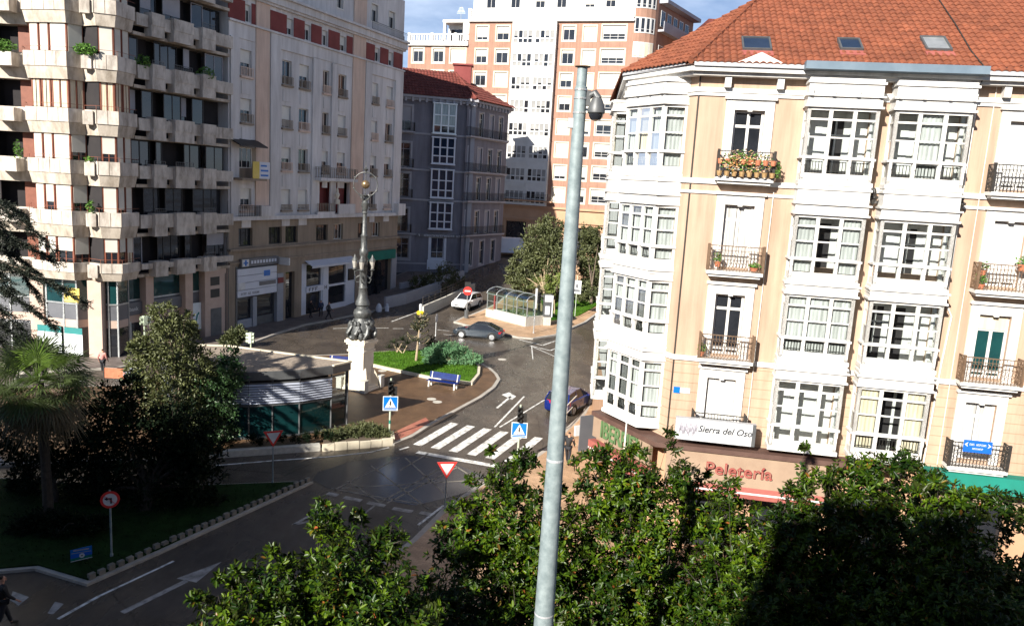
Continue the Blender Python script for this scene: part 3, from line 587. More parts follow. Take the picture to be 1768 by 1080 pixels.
g = MB(); P = [FR.pt(8.35, .75, 0), FR.pt(-.25 - .4, .75, 0), FC.pt(CL + .15, .75, 0), FC.pt(CL + .15, -.02, 0), FR.pt(-.25, -.02, 0), FR.pt(8.35, -.02, 0)]
g.prism([(p.x, p.y) for p in P], 4.42, 4.60); g.build('ledge', 'brown_trim', cb)
# roof
TP = .62
EV = .62
def hipdir(na, nb):
    h = (na + nb).normalized(); return h, h.dot(na)
nF, nC, nS = -FR.n, -FC.n, -FS.n
E0 = FR.pt(-.25 - EV * .62, EV, 18.54); E1 = FC.pt(CL + EV * .05, EV, 18.54); E2 = FS.pt(16, EV * .35, 18.54); EU = FR.pt(UEND + .3, EV, 18.54)
RISE = 5.6
h0, s0 = hipdir(nF, nC); h1, s1 = hipdir(nC, nS)
rt = MB()
up = lambda n: (n * math.cos(math.atan(TP)) + Vector((0, 0, math.sin(math.atan(TP))))).normalized()
LS = RISE / math.sin(math.atan(TP))
def local(o, e, wv, p): d = p - o; return (d.dot(e), d.dot(wv))
top0 = E0 + h0 * (RISE / TP / s0) + Vector((0, 0, RISE)); top1 = E1 + h1 * (RISE / TP / s1) + Vector((0, 0, RISE))
eF = FR.d; wF = up(nF); tiles(rt, E0, eF, wF, [local(E0, eF, wF, p) for p in (E0, EU, EU + nF * (RISE / TP) + Vector((0, 0, RISE)), top0)], .235, .36)
eC = FC.d; wC = up(nC)
xx = E0 + h0 * 0; # chamfer slope is bounded by both hips
dv = (E1 - E0).length; k = dv / max(1e-6, (h0 / s0 - h1 / s1).dot(FC.d)) if (h0 / s0 - h1 / s1).dot(FC.d) > 0 else 1e9
tt = min(k, RISE / TP); C0t = E0 + h0 / s0 * tt + Vector((0, 0, tt * TP)); C1t = E1 + h1 / s1 * tt + Vector((0, 0, tt * TP))
tiles(rt, E0, eC, wC, [local(E0, eC, wC, p) for p in (E0, E1, C1t, C0t)], .235, .36)
eS = FS.d; wS = up(nS); tiles(rt, E1, eS, wS, [local(E1, eS, wS, p) for p in (E1, E2, E2 + nS * (RISE / TP) + Vector((0, 0, RISE)), C1t + (h1 / s1 * (RISE / TP - tt) + Vector((0, 0, RISE - tt * TP))))], .235, .36)
for a, b in ((E0, C0t), (E1, C1t)):
    n = int((b - a).length / .38)
    for i in range(n): rt.tube([a.lerp(b, i / n) + Vector((0, 0, .06)), a.lerp(b, (i + 1.1) / n) + Vector((0, 0, .03))], [.12, .09], 7)
roof = rt.build('roof', 'roof_tile', cb, smooth=True)
ud = MB(); ud.poly([E0, EU, EU + nF * 9 + Vector((0, 0, 9 * TP)), top0]); ud.poly([E0, E1, C1t, C0t]); ud.poly([E1, E2, E2 + nS * 9 + Vector((0, 0, 9 * TP)), top1])
ud.build('roof_deck', 'brown_trim', cb)
bpy.data.objects['roof_deck'].location.z -= .07
bpy.data.objects['roof_deck'].name = 'roof_deck'
# skylights sit on the slope
def roofpt(x, y):
    d = ray(x, y); nn = eF.cross(wF); o = Vector((0, 0, HCAM)); t = (E0 - o).dot(nn) / d.dot(nn); return local(E0, eF, wF, o + d * t)
nR = eF.cross(wF).normalized(); nR = nR if nR.z > 0 else -nR
def rbox(mb, a0, a1, b0_, b1, h0_, h1_, mi=0):
    P = lambda a, b, h: E0 + eF * a + wF * b + nR * h
    mb.hexa([P(a0, b0_, h0_), P(a1, b0_, h0_), P(a1, b1, h0_), P(a0, b1, h0_), P(a0, b0_, h1_), P(a1, b0_, h1_), P(a1, b1, h1_), P(a0, b1, h1_)], mi)
for (xa, ya, xb, yb, gm) in ((1281, 90, 1329, 70, 'blue_glass'), (1450, 90, 1483, 72, 'blue_glass'), (1598, 91, 1630, 69, 'steel')):
    a0, b0_ = roofpt(xa, ya); a1, b1 = roofpt(xb, yb); a0 += .07; a1 -= .07; b0_ += .08; b1 -= .08; s_ = MB()
    rbox(s_, a0 - .06, a0, b0_ - .06, b1 + .06, 0, .15); rbox(s_, a1, a1 + .06, b0_ - .06, b1 + .06, 0, .15); rbox(s_, a0, a1, b1, b1 + .06, 0, .153); rbox(s_, a0, a1, b0_ - .06, b0_, 0, .147)
    rbox(s_, a0 - .1, a1 + .1, b0_ - .42, b0_ - .07, .03, .07, 1)
    o = s_.build('skylight', ['grey_metal', 'red_stripe'], cb); q = MB(); rbox(q, a0, a1, b0_, b1, .06, .11); q.build('pane', gm, o)
gt = MB(); gt.fb(FR, 3.2, 8.98, .56, 1.02, 18.40, 18.66); gt.build('zinc_gutter', 'zinc', cb)
gt = MB(); gt.fb(FR, -.5, 3.2, .55, .63, 18.44, 18.58); gt.fb(FR, 9.0, UEND, .55, .63, 18.44, 18.58); gt.fb(FC, .1, CL, .55, .63, 18.44, 18.58); gt.build('gutter', 'sign_back', cb)
pm = MB(); P = FR.pt; pm.add([P(.75, .62, 18.5), P(2.75, .62, 18.5), P(1.75, .62, 18.95), P(.75, .3, 18.5), P(2.75, .3, 18.5), P(1.75, .3, 18.95)], [(0, 1, 2), (3, 5, 4), (0, 2, 5, 3), (2, 1, 4, 5)]); pm.build('pediment', 'white', cb)
# drain pipes and cables
dp = MB(); dp.tube([FR.pt(9.05, .1, 18.2), FR.pt(9.02, .1, 10.7), FR.pt(9.3, .06, 10.2), FR.pt(9.2, .06, 8.4), FR.pt(9.1, .08, 4.6)], .03, 6); dp.tube([FR.pt(2.75, .06, 14.2), FR.pt(2.72, .05, 4.7)], .015, 5); dp.tube([FR.pt(9.62, .05, 18.2), FR.pt(9.58, .05, 4.7)], .012, 5)
dp.build('drain_pipe', 'offwhite', cb)
dp = MB(); dp.tube([FR.pt(-.22, .03, 18.2), FR.pt(-.22, .03, 4.6)], .028, 5); dp.build('cable', 'iron', cb); dp = MB(); dp.tube([FR.pt(11, .1, 19), FR.pt(9.05, .5, 18.6)], .012, 5); dp.tube([E0 + eF * 9.55 + wF * 8 + nR * .1, E0 + eF * 9.55 + wF * 4 + nR * .12, E0 + eF * 9.5 + wF * 1.5 + nR * .1, E0 + eF * 9.6 + nR * .1, FR.pt(9.02, .12, 17.9)], .025, 5); dp.build('cable', 'iron', cb)
for u, z in ((6.08, 14.2), (8.95, 14.15)):
    fn = MB(); fn.lathe([(.02, -.25), (.05, -.2), (.09, -.05), (.16, 0), (.16, .06), (.06, .1), (.09, .2), (.07, .3), (.02, .36)], FR.pt(u, .32, z), 10); fn.build('bracket_finial', 'iron', cb)

# --- glazed bays
def mirador(f, ua, ub, z0, z1, pr, kind, cantL=False, cantR=False, seed=0, nb=3, last=False, znext=0):
    rd = random.Random(seed); b = MB(); t = .12; zs = z0 + (z1 - z0) * .315; zt = z1 - .40; zm = (zs + .1 + zt) / 2
    cl = .5 if cantL else 0; cr = .5 if cantR else 0
    base = [(ua - cl, -.02), (ua, pr), (ub, pr), (ub + cr, -.02)]
    class Sub:
        def __init__(s, p, q):
            A = f.pt(p[0], p[1], 0); B = f.pt(q[0], q[1], 0); s.L = (B - A).length; s.o = A; s.d = (B - A).normalized(); s.n = Vector((s.d.y, -s.d.x, 0)); s.n = s.n if s.n.dot(f.n * .5 + (f.d if q[0] > (ua + ub) / 2 + .1 and p[0] > (ua + ub) / 2 else (-f.d if q[0] < (ua + ub) / 2 else f.n))) > 0 else -s.n
        pt = Fr.pt
    front = Sub(base[1], base[2]); sides = [Sub(base[0], base[1]), Sub(base[2], base[3])]
    gl = MB(); panes = []
    def face(s, n, wide=True):
        L = s.L
        for i in range(n + 1):
            c = L * i / n; c = min(max(c, t / 2), L - t / 2); b.fb(s, c - t / 2, c + t / 2, -t, 0.0, z0, z1)
        for i in range(n):
            a, c = L * i / n + (t if i == 0 else t / 2), L * (i + 1) / n - (t if i == n - 1 else t / 2)
            b.fb(s, a, c, -.1, -.006, z0, z0 + .26); b.fb(s, a, c, -.1, -.006, z1 - .1, z1); b.fb(s, a, c, -.1, -.006, zs - .06, zs + .07)
            b.fb(s, a, c, -.08, -.02, zt - .035, zt + .035); b.fb(s, a, c, -.075, -.025, zm - .025, zm + .025)
            for (p, q) in ((z0 + .26, zs - .06), (zs + .07, zm - .025), (zm + .025, zt - .035), (zt + .035, z1 - .1)): gl.fq(s, a, c, p, q, -.05)
            panes.append((s, a, c))
    face(front, nb); face(sides[0], 1); face(sides[1], 1); sidepanes = panes[nb:]
    # ledges, mouldings and brackets
    def slab(d, za, zb):
        P = [f.pt(ua - cl - d * .5, -.02, 0), f.pt(ua - d, pr + d, 0), f.pt(ub + d, pr + d, 0), f.pt(ub + cr + d * .5, -.02, 0)]; b.prism([(p.x, p.y) for p in P], za, zb)
    slab(.05, z0 - .14, z0); slab(.10, z1, z1 + .07); slab(.04, z1 + .07, z1 + .36); slab(.12, z1 + .36, z1 + .42)
    for zz in (zs,):
        b.fb(front, -.04, front.L + .04, -.02, .07, zz - .03, zz + .04); b.fb(sides[0], 0, sides[0].L, -.02, .06, zz - .03, zz + .04); b.fb(sides[1], 0, sides[1].L, -.02, .06, zz - .03, zz + .04)
    for i in range(nb + 1):
        c = min(max(front.L * i / nb, .05), front.L - .05); b.fb(front, c - .045, c + .045, 0, .055, zs - .26, zs - .03); b.fb(front, c - .035, c + .035, 0, .03, z0 + .1, zs - .26)
        if last: b.fb(front, c - .05, c + .05, .02, .16, z1 + .36, z1 + .60)
    if last:
        slab(.03, z1 + .42, 18.16); slab(.09, 17.98, 18.06)
    else: slab(.02, z1 + .42, znext - .14); slab(.07, znext - .30, znext - .22)
    o = b.build('bay_window', 'white', cb)
    gl.build('glazing', 'clear_glass', o)
    # what stands inside: shutters or doors of the room behind, drawn curtains, blinds
    iu0, iu1 = ua + .1, ub - .1; n = nb; wdt = (iu1 - iu0) / n; vb = -.12; ih = MB(); dk = MB(); cu = MB(); bl = MB(); wv = MB()
    if cantL:
        for s, p, q in sidepanes: cu.add([s.pt(p + (q - p) * j / 9, -.16 - .025 * (j % 2), zz) for j in range(10) for zz in (z0 + .28, z1 - .12)], [(2 * j, 2 * j + 2, 2 * j + 3, 2 * j + 1) for j in range(9)])
    for i in range(n):
        a, c = iu0 + wdt * i, iu0 + wdt * (i + 1); kk = kind[i]
        if kk in 'wcbx':                                            # closed white shutter leaf with its panels
            ih.fb(f, a, c, vb - .05, vb, z0 + .02, z1 - .05)
            for (p, q) in ((z0 + .45, zs - .1), (zs + .05, zm - .08), (zm + .08, zt)): ih.fb(f, a + .1, c - .1, vb, vb + .02, p, q)
        if kk == 'd':
            dk.fq(f, a + .05, c - .05, z0 + .05, z1 - .3, vb - .05); ih.fb(f, a, a + .1, vb - .05, vb, z0 + .02, z1 - .05); ih.fb(f, c - .1, c, vb - .05, vb, z0 + .02, z1 - .05); ih.fb(f, a + .06, c - .06, vb - .05, vb, z1 - .3, z1 - .05)
            if rd.random() < .5: ih.fb(f, (a + c) / 2 - .03, (a + c) / 2 + .03, vb - .05, vb, z0 + .3, z1 - .3); ih.fb(f, a + .06, c - .06, vb - .048, vb - .002, zt - .5, zt - .44)
        if kk in 'cy':
            s, p, q = panes[i]; m_ = cu if kk == 'c' else wv; k = 9
            m_.add([s.pt(p + (q - p) * j / k, -.16 - .025 * (j % 2), zz) for j in range(k + 1) for zz in (z0 + .28, z1 - .12)], [(2 * j, 2 * j + 2, 2 * j + 3, 2 * j + 1) for j in range(k)])
        if kk == 'y': dk.fq(f, a, c, z0 + .3, z1 - .05, vb - .05)
        if kk == 'b':
            s, p, q = panes[i]; bl.fb(s, p, q, -.16, -.13, zm - (zm - zs) * rd.choice((.0, .5, .9)), z1 - .1)
    for mb_, nm, mt in ((ih, 'shutter', 'white'), (dk, 'open_doorway', 'room_dark'), (cu, 'curtain', 'curtain'), (wv, 'curtain', 'warm_curtain'), (bl, 'blind', 'blind')):
        if mb_.v: mb_.build(nm, mt, o)
    if rd.random() < .62:
        rl = MB(); L = front.L
        for i in range(nb):
            a, c = L * i / nb + t * .7, L * (i + 1) / nb - t * .7
            for j in range(7): p = front.pt(a + (c - a) * j / 6, -.14, 0); rl.box(p.x - .01, p.x + .01, p.y - .01, p.y + .01, z0 + .28, zs - .1)
            rl.bar(front.pt(a, -.14, zs - .12), front.pt(c, -.14, zs - .12), .025); rl.bar(front.pt(a, -.14, z0 + .34), front.pt(c, -.14, z0 + .34), .02)
        rl.build('balcony_railing', 'iron', o)
    return o
MZ = [(4.95, 7.52), (8.32, 10.66), (11.2, 13.50), (14.68, 17.18)]
KA = ['xwx', 'ccc', 'cdc', 'wdw']; KB = ['ydy', 'ddw', 'xdx', 'wcw']; KC = ['wcw', 'ccc', 'ccc', 'wcw']; KS = ['yy', 'cc', 'cc', 'yy']
for k, (a, b) in enumerate(MZ):
    kw = dict(last=k == 3, znext=MZ[min(k + 1, 3)][0])
    mirador(FR, 3.47, 5.84, a, b, .72, KA[k], seed=k, **kw); mirador(FR, 6.33, 8.77, a, b, .72, KB[k], seed=10 + k, **kw); mirador(FR, 12.9, 15.0, a, b, .72, KC[k], seed=20 + k, **kw)
    mirador(FC, .95, 3.2, a, b, .72, ('ccc', 'ccc', 'ccc', 'cyc')[k], True, True, seed=30 + k, **kw); mirador(FS, .9, 2.9, a, b, .7, KS[k], seed=40 + k, nb=2, znext=kw['znext'] if k < 3 else b + .6)
# --- balcony doors
BALC = []
for ci, uc in enumerate(cols_d):
    for k in range(4):
        z0 = FLR[k] + .12 if k else 5.0; z1 = FLR[k] + 2.42 if k else 7.15; shut = (ci, k) in ((0, 0), (1, 3), (1, 2))
        gm = 'dark_glass' if (ci, k) in ((0, 3), (0, 1), (2, 2), (3, 1)) else 'teal_glass' if (ci, k) == (1, 1) else 'room_dark'
        o = window(cb, FR, uc - .53, uc + .53, z0, z1, 0, .2, 2, (.10, .76), .09, 'white', gm, name='balcony_door', bar=.1, cur='curtain' if gm == 'room_dark' and not shut else None, blind=.97 if shut else (.22 if (ci, k) == (1, 1) else 0), bm='white_pvc' if shut else 'warm_curtain')
        s_ = MB(); s_.fb(FR, uc - .84, uc - .53, -.02, .07, z0 - .1, z1 + .42); s_.fb(FR, uc + .53, uc + .84, -.02, .07, z0 - .1, z1 + .42); s_.fb(FR, uc - .53, uc + .53, -.02, .066, z1, z1 + .42); s_.fb(FR, uc - .9, uc + .9, -.02, .16, z1 + .36, z1 + .46)
        s_.fb(FR, uc - .08, uc + .08, .0, .1, z1 - .05, z1 + .16); s_.build('door_surround', 'white', cb)
        if ci == 0 and k == 0: zr = 4.95
        else: zr = FLR[k] + .02 if k else 4.85
        sl = MB(); sl.fb(FR, uc - 1.0, uc + 1.0, -.02, .56, zr - .12, zr); sl.fb(FR, uc - .92, uc + .92, -.02, .46, zr - .22, zr - .12); bo = sl.build('balcony', 'white', cb)
        rm = railing(FR, [(uc - .97, .0), (uc - .97, .52), (uc + .97, .52), (uc + .97, 0)], zr, zr + .92)
        for uu in (uc - .97, uc + .97): p = FR.pt(uu, .52, 0); rm.box(p.x - .04, p.x + .04, p.y - .04, p.y + .04, zr, zr + .98)
        rm.build('balcony_railing', 'rust_iron' if k in (1, 2) else 'iron', bo); BALC.append((ci, k, uc, zr))
def each(name, mt, parent, f, boxes):
    for b_ in boxes: MB().fb(f, *b_).build(name, mt, parent)
# --- lettering, awnings and signs of the shops
aw = thing('shop_awning', 'tan canvas shop awning with raised red lettering and a red and white border', 'awning', FR.pt(2.5, .4, 3.2))
a_ = MB(); P = FR.pt
a_.add([P(-.2, .66, 4.40), P(5.6, .66, 4.40), P(5.6, 1.0, 3.32), P(-.2, 1.0, 3.32), P(-.2, .6, 4.40), P(5.6, .6, 4.40), P(5.6, .94, 3.30), P(-.2, .94, 3.30)], [(0, 1, 2, 3), (4, 7, 6, 5), (0, 3, 7, 4), (1, 5, 6, 2)]); a_.build('canvas', 'awning_tan', aw)
a_ = MB(); a_.add([P(-.2, 1.0, 3.32), P(5.6, 1.0, 3.32), P(5.6, 1.05, 3.14), P(-.2, 1.05, 3.14)], [(0, 1, 2, 3)]); a_.add([P(-.2, 1.056, 3.07), P(5.6, 1.056, 3.07), P(5.6, 1.06, 2.90), P(-.2, 1.06, 2.90)], [(0, 1, 2, 3)]); a_.build('red_border', 'red_stripe', aw)
a_ = MB(); a_.add([P(-.2, 1.052, 3.14), P(5.6, 1.052, 3.14), P(5.6, 1.056, 3.07), P(-.2, 1.056, 3.07)], [(0, 1, 2, 3)]); a_.build('white_border', 'white', aw)
class Tilt: pass
ft = Tilt(); ft.n = FR.n; ft.pt = lambda u, v, z: FR.pt(u, v, z)
text('Peletería', FR, 2.48, .93, 3.88, .66, 'letter_red', aw, .03, out=.004, sx=1.05)
text('Peletería', FR, 2.48, .966, 3.88, .66, 'awning_tan', aw, .004, out=-.022, sx=1.05)
sg = thing('fascia_sign', 'tan fascia sign with large green capital letters over a red border on the chamfered corner', 'sign', FC.pt(2.2, .4, 3.2))
a_ = MB(); a_.fb(FC, .1, CL + .1, .5, .66, 3.5, 4.40); a_.build('panel', 'awning_tan', sg)
a_ = MB(); a_.fb(FC, .1, CL + .1, .52, .85, 3.06, 3.36); a_.fb(FC, .1, CL + .1, .5, .8, 2.78, 2.98); a_.build('red_border', 'red_stripe', sg)
a_ = MB(); a_.fb(FC, .1, CL + .1, .52, .84, 2.985, 3.055); a_.build('white_border', 'white', sg)
fx = Fr((0, 0), 0); fx.o = FC.o; fx.d = FC.d; fx.n = FC.n
text('IBERPIEL', fx, 1.95, .69, 3.96, .98, 'letter_green', sg, .03, sx=.76, out=.015)
sg = thing('shop_sign', 'long white lightbox sign with grey script lettering below the shuttered balcony door', 'sign', FR.pt(1.5, .5, 4.8))
a_ = MB(); a_.fb(FR, .03, 2.95, .62, .84, 4.86, 5.70); a_.build('lightbox', 'sign_back', sg); a_ = MB(); a_.fq(FR, .05, 2.82, 4.88, 5.68, .844); a_.build('face', 'sign_white', sg)
a_ = MB(); a_.fb(FR, 2.83, 2.955, .83, .846, 4.86, 5.7); a_.build('end_strip', 'grey_metal', sg); a_ = MB()
for i in range(12): c = FR.pt(.16 + .055 * i, .846, 5.3 + .10 * math.sin(i * 1.9)); a_.tube([c + Vector((0, 0, .20)), c + FR.d * .03, c - Vector((0, 0, .2)) + FR.d * .05], [.01, .05, .012], 6)
a_.tube([FR.pt(1.0 + .15 * i, .848, 5.02 - .05 * math.sin(i / 10 * 3.1)) for i in range(11)], .008, 5); a_.build('emblem', 'pale_grey', sg)
text('Sierra del Oso', FR, 1.84, .852, 5.34, .35, 'letter_dark', sg, .006, .28, sx=.95, out=.006)
aw2 = thing('shop_awning', 'dark green rolled shop awning under the far right balcony', 'awning', FR.pt(14, .4, 4.3))
a_ = MB(); a_.fb(FR, 8.92, UEND - .5, .0, .5, 4.34, 4.60); a_.add([P(8.92, .5, 4.58), P(UEND - .5, .5, 4.58), P(UEND - .5, .95, 4.12), P(8.92, .95, 4.12), P(8.92, .46, 4.52), P(UEND - .5, .46, 4.52), P(UEND - .5, .9, 4.08), P(8.92, .9, 4.08)], [(0, 1, 2, 3), (4, 7, 6, 5), (0, 3, 7, 4), (1, 5, 6, 2), (3, 2, 6, 7)]); a_.build('canvas', 'awning_green', aw2)
bn = thing('balcony_banner', 'bright blue banner with white arrows tied to the lowest right balcony railing', 'banner', FR.pt(10.6, .56, 5.3))
a_ = MB(); a_.fb(FR, 10.15, 11.1, .56, .58, 5.46, 5.90); a_.build('cloth', 'banner_blue', bn)
glyphs(FR, 10.34, 10.9, 5.75, .075, 10, .581, 'sign_white', bn, 4); glyphs(FR, 10.45, 10.82, 5.6, .06, 6, .581, 'sign_white', bn, 9)
for uu, s_ in ((10.24, -1), (11.01, 1)):
    a_ = MB(); a_.add([FR.pt(uu - s_ * .06, .584, 5.83), FR.pt(uu + s_ * .06, .584, 5.74), FR.pt(uu - s_ * .06, .584, 5.65), FR.pt(uu - s_ * .02, .584, 5.74)], [(0, 1, 3), (1, 2, 3)]); a_.build('arrow', 'sign_white', bn)
np_ = thing('street_plaque', 'small blue and white plaque on the cream wall left of the shuttered door', 'plaque', FR.pt(.2, .03, 6.4))
a_ = MB(); a_.fb(FR, -.12, .12, .0, .03, 6.42, 6.66); a_.build('emblem_panel', 'blue_sign', np_); a_ = MB(); a_.fb(FR, .122, .5, .0, .028, 6.44, 6.64); a_.build('name_panel', 'sign_white', np_)
# --- plants on the balconies
def leafy(name, c, n, size, rad, mt, parent=None, flat=1.0, local=False):
    v = []; fs = []
    for i in range(n):
        d = Vector((random.gauss(0, 1), random.gauss(0, 1), random.gauss(0, 1))).normalized(); p = Vector(c) + Vector((d.x * rad[0], d.y * rad[1], d.z * rad[2])) * (random.random() ** .4)
        a = Vector((random.gauss(0, 1), random.gauss(0, 1), random.gauss(0, .7))).normalized(); b = a.orthogonal().normalized(); s = size * random.uniform(.6, 1.3)
        v += [p - a * s * .5, p + b * s * .28, p + a * s * .5, p - b * s * .28]; fs.append([4 * i + j for j in range(4)])
    mb = MB(); mb.add(v, fs); return mb.build(name, mt, parent, recalc=False, local=local)
def pot(label, c, r=.12, h=.2, plant='potted_leaf', n=70, ph=.2, name='flower_pot', group=None):
    t_ = thing(name, label, 'potted plant', c, 0, group); mb = MB(); mb.lathe([(r * .7, 0), (r, h * .85), (r * 1.1, h * .86), (r * 1.1, h), (r * .85, h), (r * .8, h * .8), (0, h * .8)], c, 10); mb.build('pot', 'terracotta', t_)
    leafy('foliage', (c[0], c[1], c[2] + h + ph * .7), n, .13, (r * 1.5, r * 1.5, ph), plant, t_); return t_
tb = thing('flower_boxes', 'rows of bright flower pots filling the top floor balcony railing', 'planter', FR.pt(1.62, .5, 14.7))
for i in range(2):
    mb = MB()
    for j in range(8): mb.lathe([(.07, 0), (.1, .16), (.11, .18), (.08, .18)], FR.pt(.72 + .26 * j, .64, 14.68 + .42 * i), 8)
    mb.build('pot_row', 'pot_ochre' if i == 0 else 'terracotta', tb)
leafy('flowers', FR.pt(1.62, .64, 15.2), 320, .11, (1.0, .12, .45), 'petal', tb); leafy('foliage', FR.pt(1.62, .62, 15.2), 380, .12, (1.05, .14, .42), 'potted_leaf', tb); leafy('trailing_plant', FR.pt(2.75, .45, 14.95), 90, .12, (.15, .12, .3), 'potted_leaf', tb)
for lb, u, v, z, kw in (('red flower pot at the left of the third floor balcony', 1.0, .42, 11.4, {}), ('wide red planter at the right of the third floor balcony floor', 2.3, .42, 11.32, dict(r=.16, h=.14, ph=.1)), ('terracotta pot at the foot of the second floor railing', .75, .42, 8.0, dict(r=.1)),
        ('bushy green pot on the right balcony below the shuttered door', 11.2, .4, 12.0, dict(r=.17, h=.24)), ('reddish pot at the left end of the right third floor balcony', 9.95, .4, 11.75, dict(r=.12, n=40)), ('small spiky pot low at the left end of the right third floor balcony', 9.95, .42, 11.27, dict(r=.13, n=60, ph=.3)), ('small red pot beside the wide right end of the right third floor balcony', 11.5, .4, 11.27, dict(r=.1, n=30))): pot(lb, tuple(FR.pt(u, v, z)), **kw)

# ============================================================ APARTMENT BLOCK WITH CONCRETE PARAPETS (left)
ab = thing('apartment_block', 'apartment block banded with pale faceted concrete balcony parapets and dark red window frames', 'building', (-31, 58, 0))
V2 = lambda x, y: Vector((x, y, 0))
OUT = [V2(-48, 56.6), V2(-39.5, 54.4), V2(-36.2, 54.3), V2(-33.9, 54.3), V2(-33.35, 53.2), V2(-31.58, 52.75), V2(-30.06, 52.5), V2(-29.45, 53.35), V2(-28.4, 52.87), V2(-27.16, 53.35), V2(-26.86, 55.3), FB.pt(-9.5, .25, 0), FB.pt(-.15, .25, 0), FB.pt(-.15, -16, 0), V2(-48, 74)]
NO = len(OUT); IN0 = inset(OUT, .06); IN1 = inset(OUT, .15); IN2 = inset(OUT, .22); IN3 = inset(OUT, .34); CORE = inset(OUT, 1.5)
BANDS = [(5.64, 6.87), (8.61, 10.38), (12.13, 13.80), (15.5, 17.16), (19.02, 20.76), (22.58, 24.24), (26.05, 27.7)]
m = MB(); m.prism([(p.x, p.y) for p in CORE], 0, 30, 0); m.prism([(p.x, p.y) for p in inset(OUT, .2)], 29.4, 34, 1); m.build('wall', ['room_dark', 'concrete_band'], ab)
FU = [(-9.5, -8.5, 0), (-8.5, -7.3, 1), (-7.3, -6.5, 0), (-6.5, -4.6, 1), (-4.6, -3.75, 0), (-3.75, -2.35, 1), (-2.35, -.2, 0)]
for bi, (zb, zt) in enumerate(BANDS):
    m = MB(); zm = zb + (zt - zb) * .46; n = NO
    def loop(P, z): return [(p.x, p.y, z) for p in P]
    L = [loop(IN2, zb), loop(IN0, zm - .02), loop(OUT, zm), loop(OUT, zt), loop(IN1, zt), loop(IN1, zb + .35)]
    for a, (lo, hi) in enumerate(zip(L, L[1:])):
        for i in range(NO - 4):
            j = i + 1; m.add([lo[i], lo[j], hi[j], hi[i]], [(0, 1, 2, 3)], 1 if a < 2 else 0)
    m.add([(x, y, z + .0) for x, y, z in L[0]], [list(range(NO))], 1)
    m.build('parapet', ['concrete_band', 'concrete_shaded'], ab, recalc=True)
    m = MB(); m.fb(FB, -9.5, -.15, -.4, .3, zb, zb + .22); m.build('slab_edge', 'concrete_shaded', ab)
    # stepped boxes of the shaded street side
    for (u0, u1, k) in FU:
        j = random.uniform(-.06, .06); b_ = MB()
        if k: b_.fb(FB, u0 + .02, u1 - .02, .25, .95, zb + .02, zt - .05 + j, 0)
        else: b_.fb(FB, u0, u1, .25, .70, zb + .62, zt - .18 + j, 0)
        if k: b_.fb(FB, u0 + .02, u1 - .02, .94, 1.0, zb + .80, zt - .06 + j, 0)
        b_.build('balcony_box', 'concrete_band', ab)
    jt = MB()
    for i in (4, 5, 6, 7, 8, 9, 10):
        p = OUT[i]; q = IN1[i]; d_ = (p - q).normalized() * .012; jt.bar((p.x + d_.x, p.y + d_.y, zm + .02), (p.x + d_.x, p.y + d_.y, zt - .02), .02)
    for i in (4, 5, 8): p = OUT[i].lerp(OUT[i + 1], .5); nn_ = Vector(((OUT[i + 1] - OUT[i]).y, -(OUT[i + 1] - OUT[i]).x, 0)).normalized() * .004; nn_ = nn_ if nn_.y < 0 else -nn_; jt.bar((p.x + nn_.x, p.y + nn_.y, zm + .02), (p.x + nn_.x, p.y + nn_.y, zt - .02), .025)
    jt.build('panel_joints', 'tan_wall', ab)
    pb = MB(); c = V2(-29.0, 53.0); pb.prism([(c.x - .40, c.y + .0), (c.x - .15, c.y - .38), (c.x + .40, c.y - .22), (c.x + .3, c.y + .4)], zt - .98, zt - .10); c = V2(-35.0, 53.9)
    pb2 = MB(); pb2.prism([(c.x - .75, c.y + .4), (c.x - .75, c.y - .35), (c.x + .75, c.y - .5), (c.x + .75, c.y + .4)], zt - 1.0, zt - .12); pb.build('planter_box', 'concrete_band', ab); pb2.build('planter_box', 'concrete_band', ab)
    rl = MB()
    for i in range(3, 10):
        A = Vector((OUT[i].x, OUT[i].y, zt + .28)); B = Vector((OUT[i + 1].x, OUT[i + 1].y, zt + .28)); rl.bar(A, B, .025)
        rl.bar(A - Vector((0, 0, .3)), A, .02)
    rl.build('handrail', 'wood_red', ab)
    if bi == len(BANDS) - 1: break
    z0, z1 = zt - .3, BANDS[bi + 1][0] + .1
    for i in range(1, 10):
        A, B = IN3[i], IN3[i + 1]; L_ = (B - A).length
        f = Fr((A.x, A.y), math.degrees(math.atan2(B.x - A.x, B.y - A.y)))
        nrm = Vector((f.d.y, -f.d.x, 0)); mid = (A + B) / 2; ctr = V2(-31, 60)
        f.n = nrm if nrm.dot(mid - ctr) > 0 else -nrm; f.o = A
        if i in (2, 3):                                              # recessed balcony with a red-brown side wall
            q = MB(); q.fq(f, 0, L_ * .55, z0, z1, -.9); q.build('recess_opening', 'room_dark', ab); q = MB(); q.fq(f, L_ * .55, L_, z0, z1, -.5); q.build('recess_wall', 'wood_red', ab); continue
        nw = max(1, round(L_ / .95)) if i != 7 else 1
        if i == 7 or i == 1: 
            q = MB(); q.fq(f, 0, L_, z0, z1, -.02); q.build('recess_wall', 'room_dark', ab)  # near-black sheet gives the recess its gloom
            if i == 7: continue
        for k in range(nw):
            a, c = L_ * k / nw + .04, L_ * (k + 1) / nw - .04
            cur = bi in (3,) or random.random() < .1; bl = 0 if cur else random.choice((.97, .97, .97, .8, .62, .97))
            if bi == 5: bl = .97
            if bi == 0: bl = random.choice((.5, .62, .55))
            window(ab, f, a, c, z0, z1, 0, .1, 1 if c - a < .8 else 2, (), .11, 'wood_red', 'dark_glass', blind=bl, bm='blind', cur='warm_curtain' if cur else None, bar=.07)
